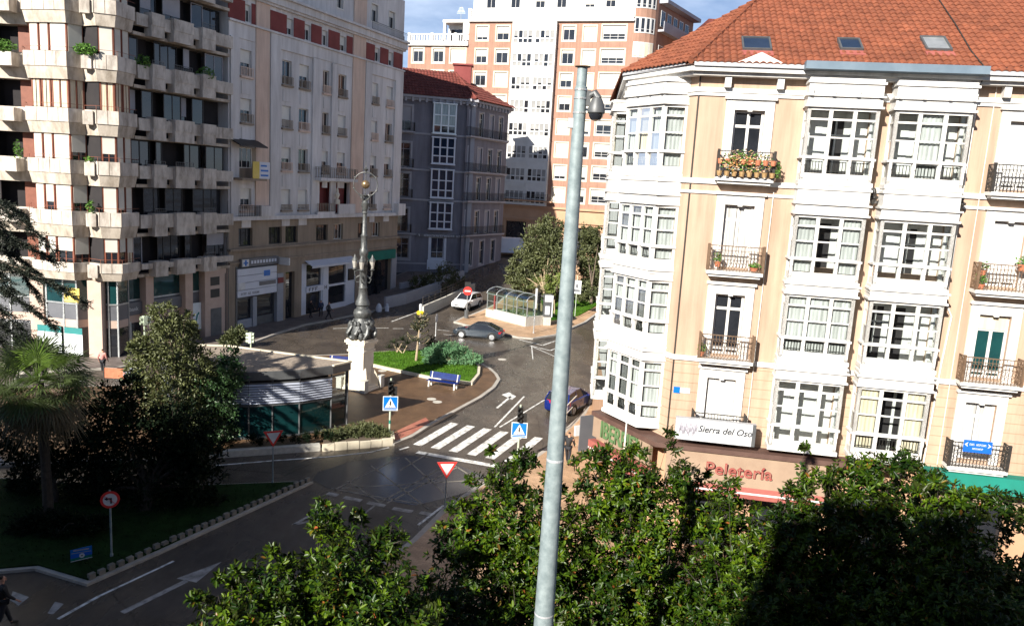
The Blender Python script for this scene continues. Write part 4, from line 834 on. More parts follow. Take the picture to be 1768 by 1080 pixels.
    # loggias of the street side
    for k, (u0, u1, kk) in enumerate(FU):
        if (k + bi) % 4 == 1: q = MB(); q.fq(FB, u0, u1, z0, z1, -.9); q.build('recess_wall', 'room_dark', ab)  # near-black sheet in place of the loggia's shade
        else: window(ab, FB, u0 + .1, u1 - .1, z0, z1 - .15, -.2 - .35 * ((k + bi) % 2), .1, 1 if u1 - u0 < 1.5 else 2, (), .07, 'grey_trim' if (k + bi) % 5 == 0 else 'black', 'dark_glass', blind=random.choice((0, 0, 0, .7, 0, .5, 0)), bm='grey_trim')
    q = MB(); q.fb(FB, -9.4, -.3, -.1, -.02, z1 - .12, z1 - .0); q.build('lintel', 'tan_wall', ab)
    for (u0, u1, kk) in FU:
        if kk and random.random() < .5: railing(FB, [(u0 + .1, .9), (u1 - .1, .9)], zt - .05, zt + .25, .2, .018, False).build('handrail', 'grey_metal', ab)
# bank storey
BI = inset(OUT, .75); m = MB()
for i in range(1, 12):
    A, B = BI[i], BI[i + 1]
    for z0, z1, mi in ((3.95, 5.66, 0), (2.75, 3.85, 1), (2.2, 2.75, 2), (0.0, 2.2, 3)): m.add([(A.x, A.y, z0), (B.x, B.y, z0), (B.x, B.y, z1), (A.x, A.y, z1)], [(0, 1, 2, 3)], mi)
    m.bar((A.x, A.y, 3.9), (B.x, B.y, 3.9), .14, .11, 4)
    m.bar((A.x, A.y, 0), (A.x, A.y, 5.6), .1, .1, 4)
m.build('bank_front', ['teal_glass', 'grey_band', 'pink_stone', 'dark_glass', 'steel'], ab)
for (x, y) in ((-29.1, 53.55), (-33.9, 54.75), (-38.5, 55.6)):
    m = MB(); m.box(x - .48, x + .48, y - .35, y + .5, 0, 5.62); m.build('pillar', 'pink_stone', ab)
for u0, u1 in ((-8.65, -7.95), (-4.85, -4.1), (-2.8, -.15)):
    m = MB(); m.fb(FB, u0, u1, -.6, .12, 0, 5.62); m.build('pillar', 'pink_stone', ab)
m = MB()
for z0 in (4.3, 3.3): m.fb(FB, -2.2, -1.2, .1, .14, z0, z0 + .7)
m.build('vent_grille', 'black', ab); m = MB(); m.fb(FB, -2.2, -1.0, .1, .15, .1, 2.4); m.build('service_door', 'grey_metal', ab)
m = MB()
for k in range(3): m.tube([FB.pt(-.55 + .16 * k, .16, 0), FB.pt(-.55 + .16 * k, .16, 5.2 + 3 * k)], .03, 6)
m.build('drain_pipe', 'grey_metal', ab)
dr = window(ab, FB, -10.6, -9.5, .1, 2.3, -.42, .1, 1, (), .12, 'steel', 'dark_glass', name='bank_door')
sgn = thing('bank_sign', 'grey fascia sign with thin white letters above the bank door', 'sign', FB.pt(-10, 0, 3.3)); m = MB(); m.fb(FB, -11.0, -8.66, -.42, -.28, 2.85, 3.75); m.build('panel', 'grey_band', sgn); text('Liberbank', FB, -9.85, -.27, 3.25, .42, 'sign_white', sgn, .01)
sgn = thing('bank_sign', 'grey fascia sign with thin white letters partly behind the olive bush', 'sign', FB.pt(-6.4, 0, 3.3)); m = MB(); m.fb(FB, -7.94, -4.86, -.42, -.28, 2.85, 3.75); m.build('panel', 'grey_band', sgn); text('Liberbank', FB, -6.6, -.27, 3.25, .42, 'sign_white', sgn, .01)
f9 = Fr((BI[5].x, BI[5].y), math.degrees(math.atan2(BI[6].x - BI[5].x, BI[6].y - BI[5].y))); f9.o = BI[5]; f9.n = Vector((f9.d.y, -f9.d.x, 0)); f9.n = f9.n if f9.n.y < 0 else -f9.n
for a, c in ((-2.1, -.2), (.05, 1.45)):
    p = thing('poster_or_reflection', 'white bank poster with a teal heading, ' + ('left' if a < 0 else 'right') + ' one of the pair beside the pink pillar', 'poster', f9.pt(a + .5, .1, 1)); m = MB(); m.fb(f9, a, c, .05, .09, .3, 2.1); m.build('sheet', 'poster', p); m = MB(); m.fb(f9, a, c, .052, .1, 1.75, 2.2); m.build('heading', 'teal_paint', p); m = MB(); m.tube([f9.pt(a + .3 + .1 * i, .1, .8 + .25 * math.sin(i * 1.3)) for i in range(7)], .05, 6); m.build('picture', 'sign_back', p)
p = thing('poster_or_reflection', 'yellow panel standing in for a reflection in the upper bank window beside the pillar', 'poster', f9.pt(.7, .1, 4.5)); m = MB(); m.fb(f9, .1, 1.3, .02, .06, 4.0, 5.0); m.build('sheet', 'ochre_sign', p)  # ochre sheet imitates a yellowish reflection in the glass
p = thing('wall_poster', 'tall white poster with a dark picture on the shaded bank wall', 'poster', FB.pt(-3.4, .1, 2)); m = MB(); m.fb(FB, -4.0, -2.85, -.3, -.25, .8, 3.0); m.build('sheet', 'poster', p); m = MB(); m.tube([FB.pt(-3.6 + .08 * i, -.24, 1.3 + .16 * i + .1 * math.sin(i * 2)) for i in range(7)], .07, 6); m.build('picture', 'teal_paint', p)
for lb, c, n, rad in (('large bright green plant in the planter beside the sunlit upper windows', (-28.95, 52.75, BANDS[4][1] + .2), 420, (.75, .5, .4)), ('wide green plant spilling over the parapet at the far left edge', (-35.2, 53.7, BANDS[4][1] + .25), 420, (1.2, .55, .5)), ('spiky plant in the planter under the lower red framed windows', (-28.98, 52.9, BANDS[1][1] + .35), 90, (.3, .3, .5)), ('small green plant in the planter of the third parapet row', (-28.98, 52.9, BANDS[2][1] + .1), 50, (.35, .3, .2)), ('dark hanging plant on the shaded street side balcony', tuple(FB.pt(-9.0, .6, BANDS[4][1] + .1)), 160, (.6, .3, .5)), ('dark bushy plant on the shaded balcony nearest the beige building', tuple(FB.pt(-3.2, .7, BANDS[4][1] + .1)), 200, (.7, .3, .5)), ('climbing plant on the recessed balcony at the far left edge', (-34.4, 53.9, BANDS[2][1] + .4), 120, (.3, .3, .8))):
    t_ = thing('balcony_plant', lb, 'plant', c); leafy('foliage', c, n, .2, rad, 'potted_leaf', t_)

# ============================================================ BEIGE BUILDING
bb = thing('beige_building', 'long beige street building with red panels between its attic windows', 'building', FB.pt(14, -6, 0))
WC = [(1.4, 2.75), (6.65, 7.95), (9.05, 10.45), (12.6, 13.6), (15.1, 16.45), (21.15, 22.3), (23.95, 25.3)]
RW = [(21.45, 23.5), (17.7, 19.6), (13.95, 15.95), (10.4, 12.2)]
UB = 27.2
hs = []; skip = {(3, 3), (4, 3), (0, 2)}
for ci, (a, b) in enumerate(WC):
    for ri, (c, d) in enumerate(RW):
        if (ci, ri) not in skip: hs.append((a, b, c, d))
AT = [(1.95, 2.65), (7.2, 8.1), (9.7, 10.6), (12.4, 13.2), (15.2, 16.2), (21.4, 22.4), (24.1, 25.1)]
hs += [(a, b, 25.75, 27.1) for a, b in AT]
hs += [(a, b, 29.6, 31.3) for a, b in ((14.6, 15.6), (20.6, 21.8), (24.0, 25.2), (8.5, 9.6))]
hs += [(12.0, 17.3, 9.95, 13.0)]
m = MB(); m.holes(FB, 0, UB, 9.5, 33, hs, 0, .3)
P = FB.pt
for za, zb_ in ((9.5, 33),): m.add([P(UB, 0, -1), P(UB, -14, -1), P(UB, -14, 33), P(UB, 0, 33), P(0, 0, -1), P(0, -14, -1), P(0, -14, 33), P(0, 0, 33)], [(0, 1, 2, 3), (4, 7, 6, 5), (3, 2, 6, 7), (1, 5, 6, 2)])
m.build('wall', 'beige_wall', bb)
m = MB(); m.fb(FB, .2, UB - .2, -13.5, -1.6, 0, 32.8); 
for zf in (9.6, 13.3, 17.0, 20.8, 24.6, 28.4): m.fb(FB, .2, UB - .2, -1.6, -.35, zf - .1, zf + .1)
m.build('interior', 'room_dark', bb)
each('pilaster', 'peach_wall', bb, FB, [(3.2, 4.9, -.01, .10, 9.9, 33), (17.4, 19.6, -.01, .12, 9.9, 33)])
PB_ = []                                                            # shallow giant piers between window bays
for a, b in ((.15, 1.1), (5.0, 6.3), (10.9, 12.1), (13.9, 14.8), (19.7, 20.8), (25.6, UB)): PB_.append((a, b, -.01, .16, 9.9, 24.3))
PB_ += [(5.0, 10.9, -.01, .164, 24.3, 25.45), (19.7, UB, -.01, .164, 24.3, 25.45), (11.0, 17.3, -.01, .08, 24.4, 25.45), (.0, 3.1, -.01, .08, 24.3, 25.45)]
each('pier', 'beige_wall', bb, FB, PB_)
def ring(za, zb_, v, mt='beige_wall', a=-.1, b=UB + .1): m = MB(); m.fb(FB, a, b, -.05, v, za, zb_); return m.build('cornice', mt, bb)
ring(9.55, 9.9, .55); ring(25.46, 25.62, .28); ring(27.62, 27.8, .3); ring(27.8, 28.4, .5); ring(28.4, 28.6, .8); ring(6.95, 7.15, .3, 'tan_wall')
each('red_band', 'red_panel', bb, FB, [(a, b, -.01, .06, 25.65, 27.3) for a, b in ((.0, 1.9), (2.7, 3.15), (5.0, 7.15), (8.15, 9.65), (10.65, 12.2), (13.3, 15.1), (16.3, 17.3), (19.7, 21.35), (22.45, 24.05), (25.15, UB - .2))])
rnd = random.Random(3)
for ci, (a, b) in enumerate(WC):
    for ri, (c, d) in enumerate(RW):
        if (ci, ri) in skip: continue
        k = rnd.random(); window(bb, FB, a, b, c, d, 0, .28, 2, (), .07, 'offwhite' if k < .7 else 'shop_white', 'dark_glass', blind=rnd.choice((0, 0, .35, .97, .5)) if k < .75 else .97, bm='offwhite', sill=.12)
        m = MB(); n = 8; q = .62 if ri < 3 else .4
        for i in range(n + 1): u = a - .05 + (b - a + .1) * i / n; m.fb(FB, u - .025, u + .025, .12, .16, c - .05, c + q)
        m.fb(FB, a - .08, b + .08, .11, .17, c + q, c + q + .05); m.fb(FB, a - .1, b + .1, -.0, .22, c - .22, c - .06); m.build('balconet', 'tan_wall' if (ci + ri) % 3 else 'peach_wall', bb)
        m = MB(); m.fb(FB, a + .1, b - .1, -.01, .05, c - 1.5, c - .45); m.build('spandrel_panel', 'beige_wall', bb)
for a, b in AT: window(bb, FB, a, b, 25.75, 27.1, 0, .28, 2, (), .07, 'offwhite', 'dark_glass', blind=rnd.choice((0, .3, .6)), bm='offwhite')
for a, b in ((14.6, 15.6), (20.6, 21.8), (24.0, 25.2), (8.5, 9.6)): window(bb, FB, a, b, 29.6, 31.3, 0, .28, 2, (), .07, 'offwhite', 'dark_glass', sur=.12, sm='offwhite', blind=.3, bm='offwhite')
railing(FB, [(19.7, .74), (UB + .05, .74)], 28.6, 29.4, .2, .02, False).build('terrace_railing', 'iron', bb)
# loggia and long balcony in the middle bay
m = MB(); m.fq(FB, 12.0, 17.3, 9.95, 13.0, -.6); m.fb(FB, 14.3, 14.6, -.58, -.05, 9.95, 13.0); m.build('loggia_wall', 'red_panel', bb)
m = MB(); m.fb(FB, 11.3, 17.5, .0, .95, 13.12, 13.42); m.fb(FB, 14.6, 17.5, .55, .7, 9.9, 10.9); m.fb(FB, 11.4, 14.2, .4, .52, 9.9, 10.15); m.build('balcony', 'beige_wall', bb)
b_ = railing(FB, [(11.35, .0), (11.35, .9), (17.45, .9), (17.45, 0)], 13.42, 14.4, .3, .06, False); b_.build('balustrade', 'tan_wall', bb)
railing(FB, [(11.4, .45), (14.2, .45)], 10.15, 10.95, .25, .05, False).build('balustrade', 'tan_wall', bb); railing(FB, [(0.4, .75), (3.1, .75)], 9.9, 10.8, .2, .03, False).build('balustrade', 'iron', bb)
m = MB(); m.fb(FB, 3.2, 4.9, 0, .7, 9.9, 10.75); m.fb(FB, 26, 27.5, .0, .8, 9.6, 10.9); m.build('balcony', 'beige_wall', bb)
m = MB(); m.lathe([(.28, 0), (.28, .4), (.12, .5), (.2, .75), (.26, .95), (.14, 1.15), (.16, 1.3), (.1, 1.5), (.0, 1.6)], P(14.4, .6, 10.9), 12); m.build('urn', 'stone', bb)
# balcony with lean-to canopy and the yellow-white banner
m = MB(); m.fb(FB, .3, 3.3, 0, 1.2, 12.9, 13.1); m.fb(FB, .5, 3.2, 0, .1, 13.1, 15.6); m.build('balcony', 'tan_wall', bb)
window(bb, FB, .8, 2.6, 13.9, 15.6, .12, .03, 3, (), .07, 'offwhite', 'dark_glass')
m = MB(); m.add([P(.1, 0, 16.3), P(3.4, 0, 16.3), P(3.4, 1.2, 15.75), P(.1, 1.2, 15.75), P(.1, 0, 16.2), P(3.4, 0, 16.2), P(3.4, 1.2, 15.65), P(.1, 1.2, 15.65)], [(0, 1, 2, 3), (4, 7, 6, 5), (3, 2, 6, 7), (0, 3, 7, 4), (1, 5, 6, 2)]); m.build('canopy', 'black', bb)
bn = thing('balcony_banner', 'yellow and white banner hanging on the small canopied balcony of the beige building', 'banner', P(2.4, 1.25, 13.5)); m = MB(); m.fb(FB, 1.5, 2.3, 1.2, 1.25, 13.1, 14.5); m.build('yellow_half', 'ochre_sign', bn); m = MB(); m.fb(FB, 2.3, 3.6, 1.2, 1.25, 13.1, 14.5); m.build('white_half', 'shop_white', bn)
for k in range(3): m = MB(); m.fb(FB, 2.45, 3.4 - .2 * (k == 0), 1.25, 1.26, 14.1 - .4 * k, 14.25 - .4 * k); m.build('printed_line', 'blue_sign', bn)
# mezzanine and shops
MZW = [(1.2, 2.9), (5.0, 6.8), (7.3, 9.1), (11.9, 13.8), (14.8, 16.4), (19.1, 20.6), (21.8, 23.4)]
SHOPS = [(.8, 6.2, .0, 5.6), (7.4, 8.7, 0, 4.6), (9.75, 18.9, .2, 5.2), (20.0, 25.9, .3, 5.2)]
m = MB(); m.holes(FB, 0, UB, -1, 9.55, [(a, b, 7.3, 8.85) for a, b in MZW] + SHOPS, 0, .35); m.build('lower_wall', 'tan_wall', bb)
for i, (a, b) in enumerate(MZW): window(bb, FB, a, b, 7.3, 8.85, 0, .3, 3, (), .07, 'offwhite' if i in (4, 6) else 'black', 'dark_glass')
m = MB(); m.fb(FB, 0, UB, -.02, .14, 5.85, 6.0); m.build('string_course', 'tan_wall', bb)
m = MB(); m.fq(FB, 7.4, 8.7, 0, 4.6, -.33); m.build('entrance_door', 'dark_glass', bb)
# pale two storey shop front
m = MB(); m.holes(FB, 9.75, 18.9, .0, 5.2, [(10.6, 13.0, 2.9, 5.0), (14.2, 17.2, 2.75, 5.0), (10.6, 13.0, .2, 2.3), (14.2, 17.2, .7, 2.55)], -.1, .2); m.fb(FB, 13.2, 14.0, -.12, -.03, .0, 5.1); m.build('shop_front', 'shop_white', bb)
m = MB(); m.fq(FB, 10.4, 17.4, .1, 5.1, -.28); m.build('shop_window', 'dark_glass', bb)
m = MB(); m.add([P(10.2, 0, 5.45), P(18.0, 0, 5.45), P(18.0, .9, 5.0), P(10.2, .9, 5.0), P(10.2, .86, 4.8), P(18.0, .86, 4.8)], [(0, 1, 2, 3), (3, 2, 5, 4)]); m.build('awning', 'shop_white', bb)
sg = thing('shop_sign', 'small pale shop sign with dark capitals over the door of the white shop front', 'sign', P(11.8, 0, 2.6)); m = MB(); m.fb(FB, 10.5, 14.1, -.08, .04, 2.32, 2.88); m.build('panel', 'shop_white', sg); glyphs(FB, 10.8, 13.8, 2.6, .36, 6, .041, 'letter_dark', sg, 3)
sg = thing('shop_sign', 'small square black sign on the right pier of the white shop front', 'sign', P(18.2, 0, 3.6)); m = MB(); m.fb(FB, 17.6, 18.6, -.1, .02, 2.9, 4.1); m.build('panel', 'black', sg)
# grey pharmacy-like shop with louvred sign board
m = MB(); m.fq(FB, .8, 6.2, 0, 5.6, -.33); m.fb(FB, .8, 1.0, -.3, .05, 0, 5.6); m.build('shop_front', 'grey_metal', bb)
each('shop_pier', 'shop_grey', bb, FB, [(.9, 2.98, -.3, -.1, 0, .9), (3.0, 3.5, -.3, .0, 0, 2.8), (6.15, 7.0, -.3, .06, 0, 4.6)])
m = MB(); m.fq(FB, 1.1, 3.0, .9, 2.6, -.31); m.fq(FB, 3.6, 6.0, .9, 2.8, -.31); m.build('shop_window', 'dark_glass', bb)
sg = thing('shop_sign', 'large louvred pale sign board with small dark plates over the grey shop', 'sign', P(3.4, .1, 4)); m = MB()
for k in range(4): m.fb(FB, .9, 5.95, .0, .16, 2.95 + .62 * k, 3.53 + .62 * k)
m.build('board', 'shop_white', sg)
for a, b, c, d, mt in ((4.2, 5.0, 4.55, 5.05, 'blue_sign'), (3.6, 5.8, 3.75, 4.1, 'grey_band'), (.95, 1.8, 3.6, 4.2, 'sign_white')): m = MB(); m.fb(FB, a, b, .15, .19, c, d); m.build('plate', mt, sg)
glyphs(FB, 1.3, 3.6, 3.2, .2, 13, .161, 'letter_dark', sg, 5)
sg = thing('shop_sign', 'dark blue fascia sign with a white cross emblem on the beige building', 'sign', P(3.5, .1, 6)); m = MB(); m.fb(FB, 1.2, 6.0, .05, .3, 5.55, 6.25); m.build('panel', 'grey_band', sg); m = MB(); m.fb(FB, 1.3, 2.1, .3, .33, 5.6, 6.2); m.build('emblem', 'sign_white', sg)
for a in (0, 90): m = MB(); m.fb(FB, 1.66 - (.25 if a else .06), 1.74 + (.25 if a else .06), .33, .345, 5.9 - (.06 if a else .25), 5.9 + (.06 if a else .25)); m.build('emblem_bar', 'blue_sign', sg)
m = MB(); 
for k in range(9): m.fb(FB, 2.4 + .38 * k, 2.65 + .38 * k, .3, .31, 5.78, 6.05)
m.build('lettering', 'shop_white', sg)
sg = thing('blade_sign', 'small white double faced sign projecting from the beige wall beside the blue fascia', 'sign', P(6.3, .5, 6)); m = MB(); m.fb(FB, 6.2, 6.35, .1, 1.3, 5.45, 6.1); m.build('panel', 'sign_white', sg);
sg = thing('shop_sign', 'small red sign strip on the pier beside the dark doorway', 'sign', P(6.6, .1, 4)); m = MB(); m.fb(FB, 6.2, 6.95, .06, .12, 3.7, 4.2); m.build('panel', 'red_panel', sg)
m = MB(); m.fq(FB, 20, 25.9, .3, 5.2, -.34); m.fb(FB, 23.2, 23.8, -.3, .05, .3, 5.0); m.build('shop_front', 'dark_glass', bb)
sg = thing('shop_sign', 'dark green fascia sign at the far end of the beige building', 'sign', P(24, .1, 5)); m = MB(); m.fb(FB, 20.6, 26.5, .02, .3, 4.7, 5.7); m.build('panel', 'awning_green', sg)
m = MB(); m.fb(FB, 26, 27.1, -.02, .1, .3, 5.2); m.build('end_pier', 'shop_grey', bb)

# ============================================================ GREY CORNER BUILDING
_gc = atY(802, 400, 100); G1 = Fr((_gc.x, _gc.y), 254.8); G2 = Fr((_gc.x, _gc.y), 27.7)
gb = thing('grey_building', 'dark grey corner building with white glazed bays and a brown tiled roof', 'building', (_gc.x - 4, _gc.y + 5, 2))
GF = [7.06, 11.4, 15.1, 19.5]
h1_ = [(7.3, 9.0, z + .1, z + 3.0) for z in GF] + [(7.1, 8.9, 3.8, 6.4), (2.6, 4.3, 3.9, 6.6)]
m = MB(); m.holes(G1, -.6, 16, 1, 24, h1_, 0, .25); GC = [.2, 2.55, 5.2, 7.7]
h2_ = [(u - .55 + .3, u + .85, z + .05, z + 3.0) for u in GC for z in GF]
h2_ += [(1.0, 2.2, 3.0, 6.0), (4.0, 5.0, 3.0, 6.2), (7.0, 8.0, 3.2, 6.2)]
m.holes(G2, -.7, 10, 1, 24, h2_, 0, .25)
a, b = G2.pt(10, 0, 0), G1.pt(16, 0, 0); bk = b + (a - G2.pt(0, 0, 0)); m.add([(a.x, a.y, 1), (bk.x, bk.y, 1), (bk.x, bk.y, 24), (a.x, a.y, 24), (b.x, b.y, 1), (b.x, b.y, 24)], [(0, 1, 2, 3), (1, 4, 5, 2)])
m.build('wall', 'grey_wall', gb)
m = MB()
for z in GF: m.fb(G1, -.75, 16, -.02, .14, z - .28, z - .05); m.fb(G2, -.75, 10.1, -.02, .14, z - .28, z - .05)
m.fb(G1, -.8, 16, -.02, .35, 23.3, 23.6); m.fb(G1, -.9, 16, -.02, .7, 23.6, 23.9); m.fb(G2, -.8, 10.1, -.02, .35, 23.3, 23.6); m.fb(G2, -.9, 10.2, -.02, .7, 23.6, 23.9); m.fb(G1, -.2, 16, -.02, .08, 3.1, 3.3)
for k in range(20): m.fb(G1, -.5 + .85 * k, -.25 + .85 * k, .3, .6, 23.1, 23.6); 
for k in range(12): m.fb(G2, -.4 + .85 * k, -.15 + .85 * k, .3, .6, 23.1, 23.6)
m.fb(G1, -.72, -.2, -.02, .1, 2, 23.3); m.build('cornice', 'grey_trim', gb)
for i, z in enumerate(GF):
    window(gb, G1, 7.3, 9.0, z + .1, z + 3.0, 0, .22, 2, (.75,), .08, 'grey_trim', 'dark_glass', sur=.25, sm='grey_trim', blind=.6 if i == 3 else 0, bm='grey_trim')
    m = MB(); m.fb(G1, 6.9, 9.5, .0, .75, z - .18, z); bo = m.build('balcony', 'grey_trim', gb); railing(G1, [(6.95, 0), (6.95, .7), (9.45, .7), (9.45, 0)], z, z + 1.05, .14, .025, False).build('balcony_railing', 'iron', bo)
    for u in GC:
        window(gb, G2, u - .25, u + .85, z + .05, z + 3.0, 0, .22, 2, (.75,), .1, 'offwhite', 'dark_glass', sur=.2, sm='grey_trim', blind=.97 if (i + int(u * 3)) % 3 == 0 else 0, bm='grey_trim')
    m = MB(); m.fb(G2, -.7, 9.4, .0, .7, z - .18, z); bo = m.build('balcony', 'grey_trim', gb); railing(G2, [(-.65, 0), (-.65, .65), (9.3, .65), (9.3, 0)], z, z + 1.05, .16, .03, False).build('balcony_railing', 'iron', bo)
for i, (z0, z1) in enumerate(((7.7, 11.1), (11.6, 15.2), (15.8, 19.1), (19.5, 23.2))):
    m = MB(); u0, u1 = 1.9, 4.65
    for u in (u0, u0 + .92, u0 + 1.83, u1): m.fb(G1, u - .09, u + .09, .62, .8, z0, z1)
    for z in (z0 + .06, z0 + .95, (z0 + z1) / 2 + .35, z1 - .12): m.fb(G1, u0 + .05, u1 - .05, .64, .776, z - .07, z + .07)
    for z in (z0, z1 - .05): m.fb(G1, u0 - .15, u1 + .15, 0, .86, z - .12, z + .02)
    for u in (u0, u1): m.fb(G1, u - .05, u + .05, 0, .62, z0, z1) if False else None
    o = m.build('bay_window', 'shop_white' if i < 3 else 'poster', gb); m = MB(); m.fb(G1, u0, u1, .0, .7, z0 + .02, z1 - .1); m.build('glazing', 'blue_glass' if i < 3 else 'clear_glass', o)
    if i == 3: m = MB(); m.fb(G1, u0 + .1, u1 - .1, .0, .6, z0 + .9, z1 - .15); m.build('curtain', 'curtain', o)
window(gb, G1, 7.1, 8.9, 3.8, 6.4, 0, .22, 2, (.7,), .1, 'grey_trim', 'dark_glass', sur=.3, sm='grey_trim'); window(gb, G1, 2.6, 4.3, 3.9, 6.6, 0, .22, 2, (.3,), .1, 'shop_white', 'blue_glass', sur=.3, sm='shop_white')
m = MB(); m.fb(G1, 2.2, 4.7, 0, .2, 2.5, 3.7); m.build('window_apron', 'shop_white', gb)
for a, c in ((1.0, 3.0), (4.0, 3.0), (7.0, 3.2)): window(gb, G2, a, a + 1.1, c, 6.1, 0, .22, 2, (.6,), .1, 'offwhite', 'dark_glass', sur=.25, sm='grey_trim')
sg = thing('facade_sign', 'thin dark fascia with pale capitals above the ground floor of the grey building', 'sign', G1.pt(3, .2, 6.9)); m = MB(); m.fb(G1, .3, 6.2, .14, .22, 6.62, 7.0); m.build('panel', 'grey_band', sg); glyphs(G1, .6, 6.0, 6.8, .26, 22, .221, 'shop_white', sg, 6)
m = MB(); eo = .75; e_a = G1.pt(16, eo, 23.9); e_b = _gc.copy(); e_b = G1.pt(-.6, eo, 23.9); e_c = G2.pt(10.2, eo, 23.9); n1, n2 = -G1.n, -G2.n; hh = (n1 + n2).normalized(); s_ = hh.dot(n1); T = 4.6; tp = .75
top = e_b + hh * (T / s_) + Vector((0, 0, T * tp)); ta = e_a + n1 * T + Vector((0, 0, T * tp)); tcx = e_c + n2 * T + Vector((0, 0, T * tp)) 
up2 = lambda n: (n + Vector((0, 0, tp))).normalized()
tiles(m, e_b, G1.d, up2(n1), [local(e_b, G1.d, up2(n1), p) for p in (e_b, e_a, ta, top)], .4, .6, .06, .05, 3); tiles(m, e_b, G2.d, up2(n2), [local(e_b, G2.d, up2(n2), p) for p in (e_b, e_c, e_c + n2 * .05 + Vector((0, 0, .05)), top)], .4, .6, .06, .05, 3)
m.poly([e_b - Vector((0, 0, .05)), e_a - Vector((0, 0, .05)), ta - Vector((0, 0, .05)), top - Vector((0, 0, .05))]); m.poly([e_b - Vector((0, 0, .05)), e_c - Vector((0, 0, .05)), top - Vector((0, 0, .05))])
m.tube([e_b + Vector((0, 0, .1)), top + Vector((0, 0, .1))], .15, 7); rf = m.build('roof', 'roof_dark', gb)
ch = top + n1 * .6 + G1.d * -1.2; m = MB(); m.box(ch.x - 1.2, ch.x + 1.0, ch.y - .8, ch.y + .8, ch.z - 2.2, ch.z + 1.1); m.box(ch.x - 1.4, ch.x + 1.2, ch.y - 1, ch.y + 1, ch.z + 1.1, ch.z + 1.3); m.build('chimney', 'red_panel', rf)

# ============================================================ BRICK BUILDING (behind)
_bo = atY(900, 300, 118); BK = Fr((_bo.x, _bo.y), 107)
kb = thing('brick_building', 'tall orange brick apartment building with a white glazed middle bay and roof balustrade', 'building', BK.pt(3, -6, 4.5))
RT = [36.5 - 3.27 * k for k in range(8)]                             # window heads
hs = []
WB = [(-8.2, -6.4), (-5.05, -3.1), (5.0, 6.8), (8.05, 9.85)]
for a, b in WB:
    for k, z in enumerate(RT): hs.append((a, b, z - 2.0, z))
WR = [(10.7, 14.15)]
for k, z in enumerate(RT): hs.append((10.75, 14.1, z - 1.9, z + .1))
m = MB(); m.holes(BK, -9.4, 15.2, 10.6, 37.3, hs, 0, .25)
m.add([BK.pt(-9.4, 0, 4), BK.pt(-9.4, -14, 4), BK.pt(-9.4, -14, 37.3), BK.pt(-9.4, 0, 37.3), BK.pt(15.2, 0, 37.3), BK.pt(15.2, -14, 37.3)], [(0, 1, 2, 3), (3, 2, 5, 4)])
# stepped lower wing on the left
WL_ = [(-18.5, -16.75), (-15.15, -13.4)]
hl_ = [(a, b, z - 2.0, z) for a, b in WL_ for z in [33.3 - 3.27 * k for k in range(3)]] + [(-12.3, -9.9, z - 2.0, z) for z in (33.3, 30.0, 26.7)]
m.holes(BK, -19.3, -9.4, 4, 34.0, hl_, -.15, .25); m.add([BK.pt(-19.3, -.15, 34), BK.pt(-9.4, -.15, 34), BK.pt(-9.4, -12, 34), BK.pt(-19.3, -12, 34), BK.pt(-19.3, -.15, 4), BK.pt(-19.3, -12, 4)], [(0, 1, 2, 3), (0, 3, 5, 4)])
# rounded corner tower and the side street front
tw_ = BK.pt(15.2, -3.0, 0); arc = [(tw_ + (BK.n * math.cos(R(t)) + BK.d * math.sin(R(t))) * 3.0) for t in range(0, 76, 15)]
for p, q in zip(arc, arc[1:]): m.add([(p.x, p.y, 4), (q.x, q.y, 4), (q.x, q.y, 42.5), (p.x, p.y, 42.5)], [(0, 1, 2, 3)])
BS = Fr((arc[-1].x, arc[-1].y), 107 - 75); BS.n = (BK.n * math.cos(R(75)) + BK.d * math.sin(R(75))).normalized(); BS.d = Vector((-BS.n.y, BS.n.x, 0))
BS.d = BS.d if BS.d.y > 0 else -BS.d
m.fq(BS, 0, 14, 4, 40, 0); m.build('wall', 'brick_wall', kb)
m = MB(); m.fb(BK, -9.2, 15, -13, -1.2, 4, 37.2); m.fb(BK, -19, -9.5, -11.5, -1.2, 4, 33.9); m.build('interior', 'room_dark', kb)
rnd = random.Random(11)
for a, b in WB:
    for k, z in enumerate(RT): 
        q = rnd.random(); window(kb, BK, a, b, z - 2.0, z, 0, .2, 2, (), .12, 'white_pvc', 'dark_glass', blind=.97 if q < .35 else .8 if q < .55 else .5 if q < .75 else .2, bm='slat_blind' if q < .2 else 'blind', sur=.2, sm='pale_trim')
for k, z in enumerate(RT):
    q = rnd.random(); window(kb, BK, 10.75, 14.1, z - 1.9, z + .1, 0, .2, 3, (.25,), .14, 'white_pvc', 'dark_glass', blind=.97 if k in (2,) else rnd.choice((.5, .3, .6)), bm='blind', sur=.2, sm='pale_trim')
for a, b in WL_:
    for k in range(3): z = 33.3 - 3.27 * k; window(kb, BK, a, b, z - 2.0, z, -.15, .2, 2, (), .12, 'white_pvc', 'dark_glass', blind=.15 if k == 0 else .5, bm='blind', sur=.25, sm='pale_trim')
for k in range(3): z = 33.3 - 3.27 * k; window(kb, BK, -12.3, -9.9, z - 2.0, z, -.15, .2, 2 + 2 * (k > 0), (), .12, 'white_pvc', 'dark_glass', blind=.98 if k == 0 else .3, bm='blind', sur=.2, sm='pale_trim')
